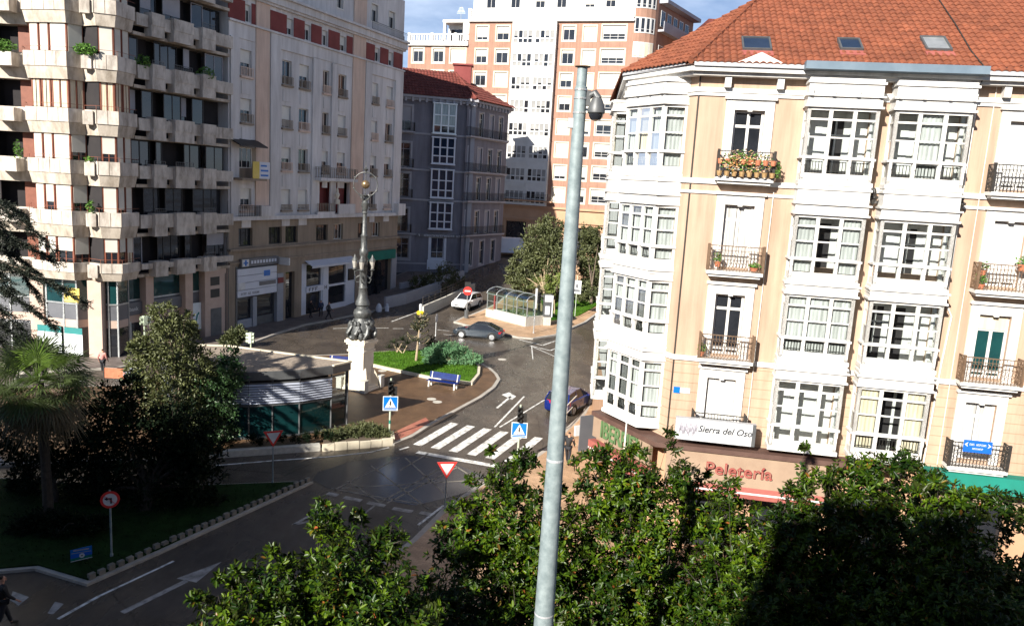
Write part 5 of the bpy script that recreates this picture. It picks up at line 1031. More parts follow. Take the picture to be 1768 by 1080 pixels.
# white enclosed glazed bay running up the middle
for k, z in enumerate(RT[:8]):
    zb, ztp = z - 2.75, z + .5; m = MB(); hh_ = []
    for (a, n) in ((-2.2, 4), (1.1, 4)):
        for i in range(n): hh_ += [(a + .12 + .72 * i, a + .68 + .72 * i, zb + .35, zb + .85), (a + .12 + .72 * i, a + .68 + .72 * i, zb + 1.0, zb + 2.0)]
    m.holes(BK, -2.4, 4.2, zb, ztp, hh_, .75, .12); m.fb(BK, -2.45, 4.25, .0, .8, zb - .02, zb + .06); m.fb(BK, -2.41, -2.39, 0, .75, zb, ztp); m.fb(BK, 4.19, 4.21, 0, .75, zb, ztp); m.fb(BK, .82, .96, .74, .80, zb + .1, ztp)
    m.fb(BK, -2.3, .8, .74, .83, ztp - .55, ztp - .1)
    o = m.build('bay_window', 'white_pvc', kb); m = MB(); m.fq(BK, -2.3, 4.1, zb + .1, ztp - .2, .66); m.build('pane', 'dark_glass', o)
    m = MB()
    for (a, n) in ((-2.2, 4), (1.1, 4)):
        j = rnd.choice((0, 1, 2, 3)) if k not in (1,) else (3 if a < 0 else 0)
        for i in range(n):
            if rnd.random() < .72: m.fq(BK, a + .05 + .72 * i, a + .75 + .72 * i, zb + .9 + rnd.choice((0, .35, .0)), zb + 2.1, .68)
            if rnd.random() < .4: m.fq(BK, a + .05 + .72 * i, a + .75 + .72 * i, zb + .3, zb + .9, .68)
    m.build('blind', 'bay_blind', o)
# cornice, balustrade and penthouse
def balus(f, u0, u1, z, v, parent, step=.42):
    m = MB(); m.fb(f, u0, u1, v - .3, v + .05, z, z + .35); m.fb(f, u0, u1, v - .25, v + .02, z + 1.25, z + 1.45); u = u0 + .2
    k = 0
    while u < u1 - .1:
        if k % 9 == 0: m.fb(f, u - .22, u + .22, v - .26, v + .03, z + .35, z + 1.55)
        else: m.fb(f, u - .08, u + .08, v - .2, v - .05, z + .35, z + 1.25)
        u += step; k += 1
    return m.build('balustrade', 'white', parent)
m = MB(); m.fb(BK, -9.6, 15.2, -.02, .4, 37.1, 37.4); m.fb(BK, -19.4, -9.4, -.1, .25, 33.7, 34.0); m.build('cornice', 'white', kb); balus(BK, -9.5, 15.1, 37.4, .3, kb); balus(BK, -19.3, -9.45, 34.0, .1, kb)
hp = [(u, u + 1.5, 39.3, 41.2) for u in (-7.4, -3.6, .2, 3.4, 7.6, 10.6)]
m = MB(); m.holes(BK, -9.0, 15.0, 37.4, 42.2, hp, -1.4, .2); m.fb(BK, -9.3, 15.2, -1.6, -.8, 42.0, 42.3); m.fb(BK, -9.4, -8.9, -8, -1.4, 37.4, 42); m.build('penthouse', 'white', kb)
for a, b, c, d in hp: window(kb, BK, a, b, c, d, -1.4, .15, 2, (), .1, 'white_pvc', 'dark_glass', blind=rnd.choice((0, .5, .8)), bm='blind')
m = MB(); m.fb(BK, -14.0, -9.45, -3.5, -3.2, 34.0, 37.3); m.fb(BK, -14.2, -9.45, -6.5, -1.2, 37.3, 37.7); m.fb(BK, -14.1, -13.7, -1.6, -1.25, 34, 37.3); m.fb(BK, -10.9, -9.45, -1.7, -1.3, 34, 37.3); m.build('roof_room', 'white', kb); m = MB(); m.fb(BK, -13.5, -11.0, -3.19, -3.1, 34.4, 36.6); m.build('roof_room_window', 'dark_glass', kb)
m = MB(); m.tube([BK.pt(-12, -3, 37.7), BK.pt(-12, -3, 40)], .05, 5)
for k in range(5): m.bar(BK.pt(-12.7 + .1 * k, -3, 39 + .2 * k), BK.pt(-11.3 - .1 * k, -3, 39 + .2 * k), .04)
m.build('antenna', 'steel', kb)
# tower windows
for k, z in enumerate([41.0 - 3.3 * k for k in range(5)]):
    for p, q in zip(arc[0:4], arc[1:5]):
        f = Fr((p.x, p.y), math.degrees(math.atan2(q.x - p.x, q.y - p.y))); f.n = ((p + q) / 2 - tw_).normalized(); L_ = (q - p).length
        window(kb, f, .02, L_ - .02, z - 2.1, z, .03, .05, 1, (.25,), .14, 'white_pvc', 'dark_glass' if k < 3 else 'blue_glass', blind=.97 if k == 2 else 0, bm='pale_trim', sur=0)
m = MB(); m.fb(BS, .3, 14, .0, .9, 36.2, 36.5); m.fb(BS, .3, 14, .8, .9, 36.5, 37.6); m.fb(BS, .2, 14, .0, 1.2, 40.0, 40.5); m.build('side_gallery', 'grey_trim', kb)
for k in range(5): window(kb, BS, .8 + 2.4 * k, 2.4 + 2.4 * k, 37.0, 39.2, 0, -.04, 2, (), .12, 'white_pvc', 'dark_glass')
for k in range(5): window(kb, BS, .8 + 2.4 * k, 2.4 + 2.4 * k, 32.0, 34.5, 0, -.04, 2, (), .12, 'white_pvc', 'dark_glass')
m = MB(); m.holes(BK, -9.4, 15.2, 3, 10.6, [(-2.0, 1.2, 4.3, 8.3), (3.0, 5.5, 4.3, 8.0), (-7, -4, 4.3, 8.3), (9.0, 12.0, 4.3, 8.0)], .02, .5); m.fb(BK, -9.4, 15.2, 0, .35, 10.5, 10.8); m.fb(BK, -9.4, 15.2, 0, .3, 8.6, 8.9)
m.build('base', 'tan_base', kb); m = MB(); m.fq(BK, -9, 15, 4, 8.5, -.4); m.build('shop_window', 'dark_glass', kb)
m = MB(); m.fb(BK, -2.2, 5.2, .3, 1.1, 11.4, 11.6); bo = m.build('balcony', 'tan_base', kb); railing(BK, [(-2.1, 1.05), (5.1, 1.05)], 11.6, 12.5, .3, .04, False).build('balcony_railing', 'iron', bo)
# roofs beyond
rb = thing('distant_house', 'small red roofed house end seen between the brick tower and the orange roof', 'house', (31, 118, 5)); m = MB(); m.box(25, 40, 112, 126, 4, 37.0); m.build('wall', 'brick_wall', rb); m = MB(); m.box(24.5, 40.5, 111.5, 126.5, 37.0, 37.6); m.build('roof', 'roof_dark', rb)
db = thing('distant_house', 'pale house end with a red roof edge glimpsed left of the brick building', 'house', (-26, 135, 5)); m = MB(); m.box(-34, -21.8, 128, 140, 4, 37.0); m.build('wall', 'pale_trim', db); m = MB(); m.box(-34.5, -21.4, 127.5, 140.5, 37, 37.8); m.build('roof', 'roof_dark', db)
# ============================================================ UNSEEN BLOCKS BEHIND THE VIEWPOINT (added, roof line shaped to shade the near street)
SHB = [(-75, -39.5, 29.6), (-39.5, -34, 32.0), (-34, -29, 29.0), (-29, -22.5, 23.0), (-22.5, -11, 18.0), (-11, -3.5, 24.4), (-3.5, 2, 23.3), (2, 30, 25.0)]
for i, (x0, x1, h) in enumerate(SHB):
    t_ = thing('shadow_block', ('long flat roofed block', 'tall flat roofed block', 'narrow flat roofed block', 'middling flat roofed block', 'low flat roofed block', 'square flat roofed block', 'slim flat roofed block', 'wide flat roofed block')[i] + ' behind the viewpoint, added to shade the near street', 'building', ((x0 + x1) / 2, -14, 0))
    m = MB(); m.box(x0 + .01, x1 - .01, -20, -10, 0, h); m.build('wall', 'tan_wall', t_)
    for k in range(int((x1 - x0) / 4)): cx_ = x0 + 1 + 4 * k + random.uniform(0, 2); m = MB(); m.box(cx_ - random.uniform(.3, .9), cx_ + random.uniform(.3, .9), -11.2, -10.2, h - .1, h + random.uniform(.2, 1.1)); m.build('chimney', 'tan_wall', t_)  # roof lumps added to break up the shadow's edge

# ============================================================ FOLIAGE
def leaf_mesh(name, C, D, N, length, width, mt, parent=None, fold=.25, jit=.3, taper=True):
    """C leaf bases, D leaf axes, N approximate leaf normals: one folded leaf of two quads each"""
    C = np.asarray(C, float); D = np.asarray(D, float); N = np.asarray(N, float); n = len(C)
    D /= np.linalg.norm(D, axis=1, keepdims=True) + 1e-9; S = np.cross(D, N); S /= np.linalg.norm(S, axis=1, keepdims=True) + 1e-9; U = np.cross(S, D)
    L = length * (1 + jit * NP.uniform(-1, 1, (n, 1))); W = width * (1 + jit * NP.uniform(-1, 1, (n, 1)))
    v = np.empty((n, 6, 3)); v[:, 0] = C; v[:, 1] = C + D * L * .35 + S * W * .5 + U * W * fold; v[:, 2] = C + D * L * .72 + S * W * .40 + U * W * fold * .8; v[:, 3] = C + D * L - U * W * .15
    v[:, 4] = C + D * L * .72 - S * W * .40 + U * W * fold * .8; v[:, 5] = C + D * L * .35 - S * W * .5 + U * W * fold
    v = v.reshape(-1, 3); b = np.arange(n)[:, None] * 6; q = np.concatenate([b + np.array([[0, 1, 2, 3]]), b + np.array([[0, 3, 4, 5]])], 1).reshape(-1)
    if parent is not None: v = v - np.array(WL[parent.name])
    me = bpy.data.meshes.new(name); me.vertices.add(len(v)); me.vertices.foreach_set('co', v.ravel()); me.loops.add(len(q)); me.loops.foreach_set('vertex_index', q.astype(np.int32))
    me.polygons.add(2 * n); me.polygons.foreach_set('loop_start', np.arange(2 * n, dtype=np.int32) * 4); me.polygons.foreach_set('loop_total', np.full(2 * n, 4, np.int32)); me.update(calc_edges=True); me.validate()
    me.materials.append(MATS[mt]); o = bpy.data.objects.new(name, me); COL.objects.link(o)
    if parent is not None: o.parent = parent; reg(o, parent)
    return o
def rnd_unit(n): d = NP.normal(size=(n, 3)); return d / np.linalg.norm(d, axis=1, keepdims=True)
def rosettes(lobes, dens, per, spread=.06):
    """twig ends spread through the outer part of each lobe, each carrying a whorl of leaves"""
    C, D, N = [], [], []
    for (c, r) in lobes:
        r = np.array(r if isinstance(r, (tuple, list)) else (r, r, r * .85)); n = max(8, int(dens * 4 * np.pi * (np.prod(r)) ** (2 / 3)))
        d = rnd_unit(n); rad = NP.uniform(.55, 1.05, (n, 1)) ** .8; bump = 1 + .20 * np.sin(d[:, :1] * 5 + c[0]) * np.cos(d[:, 1:2] * 4 + c[1] * 2) + .1 * np.sin(d[:, 2:3] * 9 + c[2])
        P = np.array(c) + d * r * rad * bump; ax = d + np.array([0, 0, .55]) + .35 * NP.normal(size=(n, 3)); ax /= np.linalg.norm(ax, axis=1, keepdims=True)
        for k in range(per):
            a = 2 * np.pi * k / per + NP.uniform(0, 1.2, n); t1 = np.cross(ax, [0.3, .9, .1]); t1 /= np.linalg.norm(t1, axis=1, keepdims=True); t2 = np.cross(ax, t1)
            out = t1 * np.cos(a)[:, None] + t2 * np.sin(a)[:, None]; el = NP.uniform(.15, .95, (n, 1)); dd = out + ax * el
            C.append(P - ax * NP.uniform(0, spread * 2.5, (n, 1)) + out * .015); D.append(dd); N.append(ax - out * .3)
    return np.concatenate(C), np.concatenate(D), np.concatenate(N)
def clumps(lobes, n, size, mt, parent, name='crown', wl=.42, up=.3, leafn=40, cr=.28):
    C, D, N = [], [], []; tot = sum(np.prod(np.array(r if isinstance(r, (tuple, list)) else (r,) * 3)) ** (2 / 3) for c, r in lobes)
    for (c, r) in lobes:
        r = np.array(r if isinstance(r, (tuple, list)) else (r,) * 3); k = max(3, int(n / leafn * np.prod(r) ** (2 / 3) / tot)); d = rnd_unit(k); q = np.array(c) + d * r * NP.uniform(.45, 1.0, (k, 1))
        s = NP.uniform(.5, 1.3, (k, 1)) * cr * r.mean(); P = np.repeat(q, leafn, 0) + NP.normal(size=(k * leafn, 3)) * np.repeat(s, leafn, 0) * .6
        dd = np.repeat(d, leafn, 0) + NP.normal(size=(k * leafn, 3)) * .9; C.append(P); D.append(dd + np.array([0, 0, up])); N.append(rnd_unit(k * leafn) + np.repeat(d, leafn, 0) * .8 + np.array([0, 0, .4]))
    return leaf_mesh(name, np.concatenate(C), np.concatenate(D), np.concatenate(N), size, size * wl, mt, parent)
def trunk(parent, base, lobes, r0, mt='bark', name='trunk', fork=.45):
    base = Vector(base); top = sum((Vector(c) for c, r in lobes), Vector()) / len(lobes); m = MB(); k = base.lerp(top, fork); k.x = base.x * .6 + k.x * .4; k.y = base.y * .6 + k.y * .4
    m.tube([base, base.lerp(k, .5) + Vector((.06, .03, 0)), k, k.lerp(top, .6)], [r0 * 1.25, r0, r0 * .85, r0 * .4], 9)
    for i, (c, r) in enumerate(lobes):
        c = Vector(c); rr = (r if isinstance(r, (int, float)) else r[0]); mid = k.lerp(c, .5) + Vector((random.uniform(-.2, .2), random.uniform(-.2, .2), random.uniform(0, .3))); w_ = 1 if rr > .45 else .2; m.tube([k, mid, c], [r0 * .5 * w_, r0 * .32 * w_, r0 * .14 * w_], 6)
        for j in range(5 if rr > .3 else 0):
            d = Vector((random.gauss(0, 1), random.gauss(0, 1), random.gauss(.5, .8))).normalized(); m.tube([c, c + d * rr * .45, c + (d + Vector((0, 0, .2))) * rr * .85], [r0 * .14, r0 * .09, r0 * .04], 5)
    return m.build(name, mt, parent, smooth=True)
# --- evergreen magnolias along the near pavement
MAGN = [('broad glossy magnolia crown at the lower left of the row, nearest the diagonal road', 14.0, (620, 1000), [((600, 990), 1.0), ((470, 1040), .95), ((563, 905), .38), ((560, 868), .2), ((670, 935), .42), ((640, 1060), 1.2), ((400, 1085), .75), ((520, 1090), 1.2), ((690, 1085), .7), ((620, 1150), 1.3), ((450, 1150), 1.1)]),
        ('tall magnolia crown left of the grey camera pole with a branch tip before the zebra', 17.0, (880, 1000), [((870, 905), 1.35), ((880, 828), .55), ((905, 790), .36), ((848, 775), .12), ((795, 935), .75), ((930, 960), 1.5), ((830, 1030), 1.3), ((935, 1060), 1.5), ((760, 1080), 1.0), ((900, 1140), 1.6)]),
        ('magnolia crown right of the grey camera pole in front of the chamfered shop corner', 17.6, (1090, 980), [((1045, 850), 1.0), ((1030, 790), .38), ((1095, 835), .8), ((1140, 890), 1.1), ((1060, 960), 1.5), ((1225, 885), .85), ((1150, 1000), 1.4), ((1030, 1060), 1.5), ((1165, 770), .2), ((1158, 745), .14), ((1185, 820), .45), ((1150, 1120), 1.6)]),
        ('magnolia crown with a red tipped shoot below the shop awning', 16.4, (1300, 1000), [((1290, 960), 1.25), ((1258, 838), .2), ((1240, 905), .35), ((1375, 905), .7), ((1398, 825), .3), ((1400, 930), 1.1), ((1260, 1050), 1.4), ((1360, 1050), 1.5), ((1390, 770), .12), ((1300, 1130), 1.5)]),
        ('half shaded magnolia crown below the second bay of the cream building', 16.8, (1500, 1000), [((1480, 860), .95), ((1490, 805), .45), ((1560, 795), .35), ((1550, 870), .95), ((1470, 970), 1.5), ((1580, 980), 1.5), ((1520, 1070), 1.6), ((1430, 1050), 1.3), ((1530, 1140), 1.6), ((1610, 830), .4)]),
        ('shaded magnolia crown at the right edge below the green awning', 15.2, (1690, 1000), [((1640, 900), .75), ((1660, 860), .35), ((1735, 870), .42), ((1640, 1000), 1.3), ((1740, 1040), 1.2), ((1700, 1090), 1.5), ((1620, 1080), 1.4), ((1790, 900), .5), ((1800, 1060), 1.3)])]
for lb, Y, (bx, by), lob in MAGN:
    L = []
    for i, ((x, y), r) in enumerate(lob):
        yy = Y - max(0, (y - 980)) * .012 + random.uniform(-.4, .4); L.append((tuple(atY(x, y, yy)), r))
    for (c, r) in list(L):                                           # loose shoots that break the outline
        if r > .6:
            for k in range(5):
                d = rnd_unit(1)[0]; d[2] = abs(d[2]) * 1.2 + .25; d /= np.linalg.norm(d); q = np.array(c) + d * r * random.uniform(1.02, 1.2); rr = random.uniform(.10, .2); L.append((tuple(q), rr))
    b = atY(bx, by, Y); t_ = thing('magnolia_tree', lb, 'tree', (b.x, b.y, .13), group='evergreen magnolias along the pavement')
    C, D, N = rosettes([(c, (r * .96 if r > .6 else r)) for c, r in L], 21, 8); leaf_mesh('crown', C, D, N, .132, .052, 'magnolia_leaf', t_)
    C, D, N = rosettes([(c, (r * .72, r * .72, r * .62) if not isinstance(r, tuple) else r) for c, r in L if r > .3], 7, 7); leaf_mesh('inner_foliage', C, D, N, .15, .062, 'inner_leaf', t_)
    trunk(t_, (b.x, b.y, .13), L, .13, 'dark_bark')
def px_lobes(lob, Y, dj=.4): return [(tuple(atY(x, y, Y + random.uniform(-dj, dj))), r) for (x, y), r in lob]
def tree(name, label, base, lobes, n, size, mt, r0=.12, bark='bark', cat='tree', group=None, **kw):
    t_ = thing(name, label, cat, base, group=group); clumps(lobes, n, size, mt, t_, **kw); trunk(t_, base, lobes, r0, 'dark_bark' if mt == 'dark_leaf' else bark); return t_
b = gp(310, 770); L = px_lobes([((300, 590), (1.5, 1.4, 1.3)), ((258, 640), 1.15), ((335, 640), 1.3), ((285, 548), .75), ((318, 555), .6), ((300, 700), 1.6), ((245, 600), .7)], b.y)
tree('olive_tree', 'olive green bushy tree in front of the bank corner and the glass pavilion', b, L, 15000, .17, 'olive_leaf', .12, leafn=30, cr=.2)
b = gp(385, 765); L = px_lobes([((375, 685), (1.2, 1.2, 1.3)), ((400, 645), .8), ((350, 720), 1.2), ((395, 615), .5), ((330, 690), .8), ((380, 735), .9)], b.y)
tree('leafy_shrub', 'dark green ivy like shrub hiding the left end of the glass pavilion', b, L, 9000, .17, 'ivy_leaf', .08, cat='shrub', leafn=30)
b = gp(250, 885); L = px_lobes([((240, 760), 1.8), ((320, 810), 1.35), ((170, 790), 1.5), ((300, 740), 1.2), ((200, 700), 1.0), ((330, 760), 1.1), ((270, 850), 1.3), ((350, 845), .9), ((345, 790), 1.0), ((180, 850), 1.1), ((220, 680), .8)], b.y + 1)
tree('holm_oak', 'dense very dark evergreen tree on the shaded grass island', b, L, 14000, .2, 'dark_leaf', .2, leafn=30)
b = gp(95, 872); L = px_lobes([((60, 750), 1.3), ((120, 770), 1.2), ((20, 740), 1.1), ((140, 720), 1.0), ((90, 820), 1.1), ((150, 840), 1.0), ((40, 820), .7)], b.y + 1.2);  # foliage added to fill the dark area around the palm trunk
tree('dark_bush', 'shapeless dark bush added for the gloom under the fan palm', b, L, 7000, .18, 'dark_leaf', .1, cat='shrub', leafn=30)
b = gp(44, 852); tree('dark_bush', 'small dark bush silhouetted against the pale path at the left edge', b, px_lobes([((44, 830), .45), ((30, 842), .35), ((58, 838), .3)], b.y, .1), 900, .14, 'dark_leaf', .04, cat='shrub', leafn=20)
b = gp(95, 935); tree('spreading_juniper', 'flat dark juniper spreading low on the grass behind the little notice board', b, px_lobes([((60, 908), (.9, .7, .35)), ((110, 915), (.9, .7, .35)), ((160, 905), (.6, .5, .3)), ((90, 895), (.7, .6, .3))], b.y + .5, .2), 5000, .14, 'dark_leaf', .06, cat='shrub', leafn=25)
# street trees by the shelter
b = gp(940, 536); L = px_lobes([((935, 425), (2.3, 2, 2.4)), ((915, 455), (2.0, 1.8, 2.0)), ((960, 450), (1.8, 1.8, 2.4)), ((950, 395), 1.4), ((905, 490), (1.8, 1.6, 1.5)), ((955, 500), (1.6, 1.5, 1.6)), ((890, 470), 1.0)], b.y + 3, 1)
tree('street_tree', 'broad olive toned tree behind the glass stair shelter', b, L, 14000, .34, 'street_leaf', .16, 'pale_bark', leafn=35, cr=.2)
b = gp(1020, 528); L = px_lobes([((1020, 440), (1.6, 1.6, 2.6)), ((1010, 410), 1.2), ((1030, 480), (1.6, 1.6, 2.0)), ((1010, 505), (1.5, 1.5, 1.3)), ((1035, 410), 1.0)], b.y + 2, 1)
tree('street_tree', 'narrow brownish tree squeezed against the white bays of the cream building', b, L, 10000, .34, 'street_leaf', .14, leafn=35, cr=.2)
b = gp(956, 548); L = px_lobes([((955, 500), .8), ((948, 485), .6), ((962, 480), .6)], b.y, .2); tree('young_tree', 'slender young tree with a pale stem on the small lawn', b, L, 900, .3, 'green_palm', .07, 'pale_bark', leafn=25, cat='tree')
for lb, x, y, lob in (('dark shrub row in front of the grey building', 745, 500, [((720, 492), 1.2), ((745, 488), 1.3), ((770, 478), 1.5), ((790, 486), .9), ((705, 500), .8)]), ('low weedy bush by the kerb before the grey shop', 410, 600, [((405, 583), .6), ((415, 575), .45), ((395, 590), .5)])):
    b = gp(x, y); tree('bush', lb, b, px_lobes(lob, b.y, .4), 3000, .26, 'hedge_leaf', .05, cat='shrub', leafn=30)
# --- fan palm
def fan_palm(label, crown, base, nf, pet, blade, mt, dry, nbl=22, droop=.35, tr=.16, down=-.75):
    t_ = thing('fan_palm', label, 'palm', base); m = MB(); crown = Vector(crown); base = Vector(base); m.tube([base, base.lerp(crown, .5) + Vector((.05, 0, 0)), crown], [tr * 1.2, tr, tr * 1.1], 10); m.build('trunk', 'dark_bark', t_)
    for nm, k0, mtt in (('fronds', 0, mt), ('dry_fronds', 1, dry)):
        v = []; fs = []
        for i in range(nf if not k0 else nf // 2):
            az = random.uniform(0, 6.283); z = random.uniform(-.35, 1.0) if not k0 else random.uniform(down - .2, -.2); h = math.sqrt(max(0, 1 - z * z)); d = Vector((h * math.cos(az), h * math.sin(az), z)); e = crown + d * pet * random.uniform(.75, 1.1) - Vector((0, 0, droop * pet * .3))
            sd_ = d.cross(Vector((0, 0, 1))); sd_ = sd_.normalized() if sd_.length > .1 else Vector((1, 0, 0)); nn = sd_.cross(d).normalized(); w = .018; n0 = len(v)
            v += [crown - sd_ * w, crown + sd_ * w, e + sd_ * w, e - sd_ * w]; fs.append((n0, n0 + 1, n0 + 2, n0 + 3)); tilt = random.uniform(-.5, .5); nn = (nn + sd_ * tilt).normalized(); s2 = nn.cross(d).normalized()
            for j in range(nbl):
                a = (j / (nbl - 1) - .5) * 4.0; dd = (d * math.cos(a) + s2 * math.sin(a)).normalized(); Lb = blade * random.uniform(.85, 1.1) * (1 - .25 * abs(a) / 2); pd = (s2 * math.cos(a) - d * math.sin(a)) * .024 * blade; tip = e + dd * Lb - Vector((0, 0, droop * Lb * random.uniform(.4, 1.2) * (1.6 if k0 else 1))); mid = e + dd * Lb * .55 - Vector((0, 0, droop * .2 * Lb)); n0 = len(v)
                v += [e, mid + pd, tip, mid - pd]; fs.append((n0, n0 + 1, n0 + 2, n0 + 3))
        mb = MB(); mb.add(v, fs); mb.build(nm, mtt, t_, recalc=False)
    return t_
b = gp(85, 905); c = atY(66, 660, b.y); fan_palm('big fan palm with sunlit upper fronds at the left edge', c, b, 64, 1.25, 1.15, 'palm_leaf', 'dry_palm', 26, .32, .17)
b = gp(930, 548); c = atY(930, 492, b.y); fan_palm('small yellowish palm beside the information column', c, b, 16, .7, .7, 'green_palm', 'dry_palm', 12, .35, .14)
# --- cedar at the left edge
tb_ = atY(-70, 850, 29); tb_.z = .15; t_ = thing('cedar_tree', 'dark cedar whose drooping branches reach in from the left edge', 'tree', tb_); m = MB(); tp_ = atY(-70, 300, 29); m.tube([tb_, tp_], [.35, .15], 9); C, D, N = [], [], []
for (sx, sy, ex, ey, yo, sag) in ((-70, 320, 92, 432, -.6, .3), (-70, 380, 100, 455, .4, .2), (-70, 330, 40, 372, .6, .2), (-70, 400, 60, 470, 1.2, .3), (-70, 440, 145, 525, -.2, .4), (-70, 470, 95, 565, .5, .3), (-70, 500, 60, 600, -.8, .4), (-70, 420, 30, 520, -1.2, .3), (-70, 520, 75, 640, .6, .5), (-70, 540, 30, 620, -.3, .2), (-70, 360, 70, 520, .9, .4), (-70, 300, 20, 420, -1, .2), (-70, 450, 110, 500, 1.0, .3)):
    A = atY(sx, sy, 29); B = atY(ex, ey, 29 + yo); pts = [A.lerp(B, i / 8) + Vector((0, 0, sag * math.sin(math.pi * i / 8))) for i in range(9)]; m.tube(pts, [.05 - .005 * i for i in range(9)], 5)
    dirv = (B - A).normalized(); sidev = dirv.cross(Vector((0, 0, 1))).normalized(); n = 95
    for i in range(n):
        s = random.uniform(.22, 1) ; p = A.lerp(B, s) + Vector((0, 0, sag * math.sin(math.pi * s))); sg_ = random.choice((-1, 1)); tw = (dirv * .7 + sidev * sg_ * random.uniform(.3, 1) + Vector((0, 0, random.uniform(-.5, .15)))).normalized(); Lt = random.uniform(.3, .75) * (1.25 - s * .5)
        for k in range(26): 
            q = p + tw * Lt * k / 26; C.append(q); D.append(tw * .6 + Vector((random.gauss(0, .6), random.gauss(0, .6), random.gauss(.1, .5)))); N.append((random.gauss(0, 1), random.gauss(0, 1), 1))
m.build('trunk', 'bark', t_); leaf_mesh('crown', [tuple(p) for p in C], [tuple(p) for p in D], N, .11, .03, 'cedar_leaf', t_)
# --- garden of the island
b = gp(718, 630); b.z = .3; t_ = thing('monkey_puzzle', 'young monkey puzzle tree with bare stem and spiky arms on the island lawn', 'tree', b); top = atY(726, 540, b.y); m = MB(); m.tube([b, b.lerp(top, .5) + Vector((.03, 0, 0)), top], [.10, .075, .03], 8); C, D, N = [], [], []
for i in range(30):
    s = random.uniform(.42, .98); p = b.lerp(top, s); az = i * 2.4; ln2 = (1.35 - s * .75) * random.uniform(.75, 1.1); dv_ = Vector((math.cos(az), math.sin(az), 0)); prev = p; pts = [p]
    for k in range(1, 7): pts.append(p + dv_ * ln2 * k / 6 + Vector((0, 0, -.22 * math.sin(k / 6 * 3.0) * ln2 + .26 * (k / 6) ** 3 * ln2)))
    m.tube(pts, [.03] * 3 + [.022] * 4, 5)
    for a, c in zip(pts, pts[1:]):
        for k in range(14): q = a.lerp(c, k / 14); C.append(tuple(q)); D.append(tuple((c - a).normalized() * .9 + Vector((random.gauss(0, .7), random.gauss(0, .7), random.gauss(0, .7))))); N.append((random.gauss(0, 1), random.gauss(0, 1), 1))
m.build('trunk', 'pale_bark', t_); leaf_mesh('spiky_leaves', C, D, N, .13, .05, 'araucaria_leaf', t_)
b = gp(772, 636); b.z = .3; t_ = thing('spreading_juniper', 'blue green spreading juniper on the island lawn behind the blue bench', 'shrub', b); Y = b.y; L = px_lobes([((765, 604), (1.0, .9, .4)), ((797, 610), (1.0, .9, .36)), ((745, 610), (.7, .7, .35)), ((818, 619), (.7, .7, .28)), ((780, 598), (.8, .7, .28)), ((760, 620), (.9, .8, .33)), ((792, 623), (.8, .7, .3)), ((740, 624), (.5, .5, .3)), ((826, 622), (.35, .35, .15))], Y + .2, .35)
clumps(L, 13000, .15, 'juniper_leaf', t_, 'crown', .3, .15, 26, .26); trunk(t_, b, L, .09, 'pale_bark', 'stems', .5)
b = gp(690, 615); b.z = .3; t_ = thing('yucca_clump', 'grey green clump of spiky rosettes at the back of the island lawn', 'shrub', b); C, D, N = [], [], []
for (x, y) in ((680, 592), (695, 588), (703, 594), (686, 600), (698, 601), (672, 601)):
    c = atY(x, y, b.y + random.uniform(-.5, .5)); 
    for k in range(40): d = rnd_unit(1)[0]; d[2] = abs(d[2]) * .8 + .05; C.append(tuple(c)); D.append(tuple(d)); N.append((0.1, 0, 1))
leaf_mesh('rosettes', C, D, N, .5, .05, 'araucaria_leaf', t_); m = MB()
for (x, y) in ((680, 594), (695, 590), (703, 596), (686, 600)): m.tube([b + Vector((random.uniform(-.3, .3), random.uniform(-.3, .3), 0)), atY(x, y, b.y)], [.05, .04], 6)
m.build('stems', 'pale_bark', t_)
b = gp(738, 628); b.z = .3; tree('low_bush', 'dark low bush between the monkey puzzle and the juniper', b, px_lobes([((744, 592), .45), ((738, 604), .5), ((752, 600), .4)], b.y + 1.2, .2), 900, .15, 'dark_leaf', .04, cat='shrub', leafn=20)
# hedge bed beside the pavilion
HB = G((556, 778), (620, 773), (678, 768), (676, 754), (640, 750), (604, 742), (575, 754), (552, 764)); b = gp(610, 765)
t_ = thing('hedge_bed', 'stone edged bed of brownish clipped hedge beside the glass pavilion', 'hedge', b); m = MB()
for A, B in ((HB[0], HB[1]), (HB[1], HB[2]), (HB[2], HB[3])):
    n = max(2, int((B - A).length / .55)); 
    for i in range(n): p, q = A.lerp(B, i / n + .01), A.lerp(B, (i + 1) / n - .01); nn = Vector((-(q - p).y, (q - p).x, 0)).normalized() * .1; hh = random.uniform(.34, .40); m.hexa([(*(v.xy), .0) for v in (p - nn, q - nn, q + nn, p + nn)] + [(v.x, v.y, hh) for v in (p - nn, q - nn, q + nn, p + nn)])
m.build('stone_edge', 'pale_kerb', t_); m = MB(); m.prism([(p.x, p.y) for p in inset(HB, .15)], .05, .28); m.build('soil', 'soil', t_)
L = [(tuple(gp(x, y) + Vector((0, 0, .42))), (.7, .5, .30)) for x, y in ((600, 760), (630, 759), (655, 760), (578, 766), (620, 752), (643, 755))]; clumps(L, 7000, .11, 'hedge_leaf', t_, 'foliage', .45, .3, 30, .3)
tb2 = gp(300, 800); t_ = thing('stone_planter', 'long low stone kerb planter in the shade before the pavilion', 'planter', tb2); m = MB(); A, B = gp(385, 788), gp(552, 776); nn = Vector((-(B - A).y, (B - A).x, 0)).normalized() * .18; m.hexa([(*(v.xy), .0) for v in (A - nn, B - nn, B + nn, A + nn)] + [(v.x, v.y, .32) for v in (A - nn, B - nn, B + nn, A + nn)]); m.build('edge', 'granite', t_); clumps([(tuple(A.lerp(B, k / 4) + Vector((0, .5, .6))), (.6, .35, .22)) for k in range(5)], 2000, .12, 'dark_leaf', t_, 'foliage')

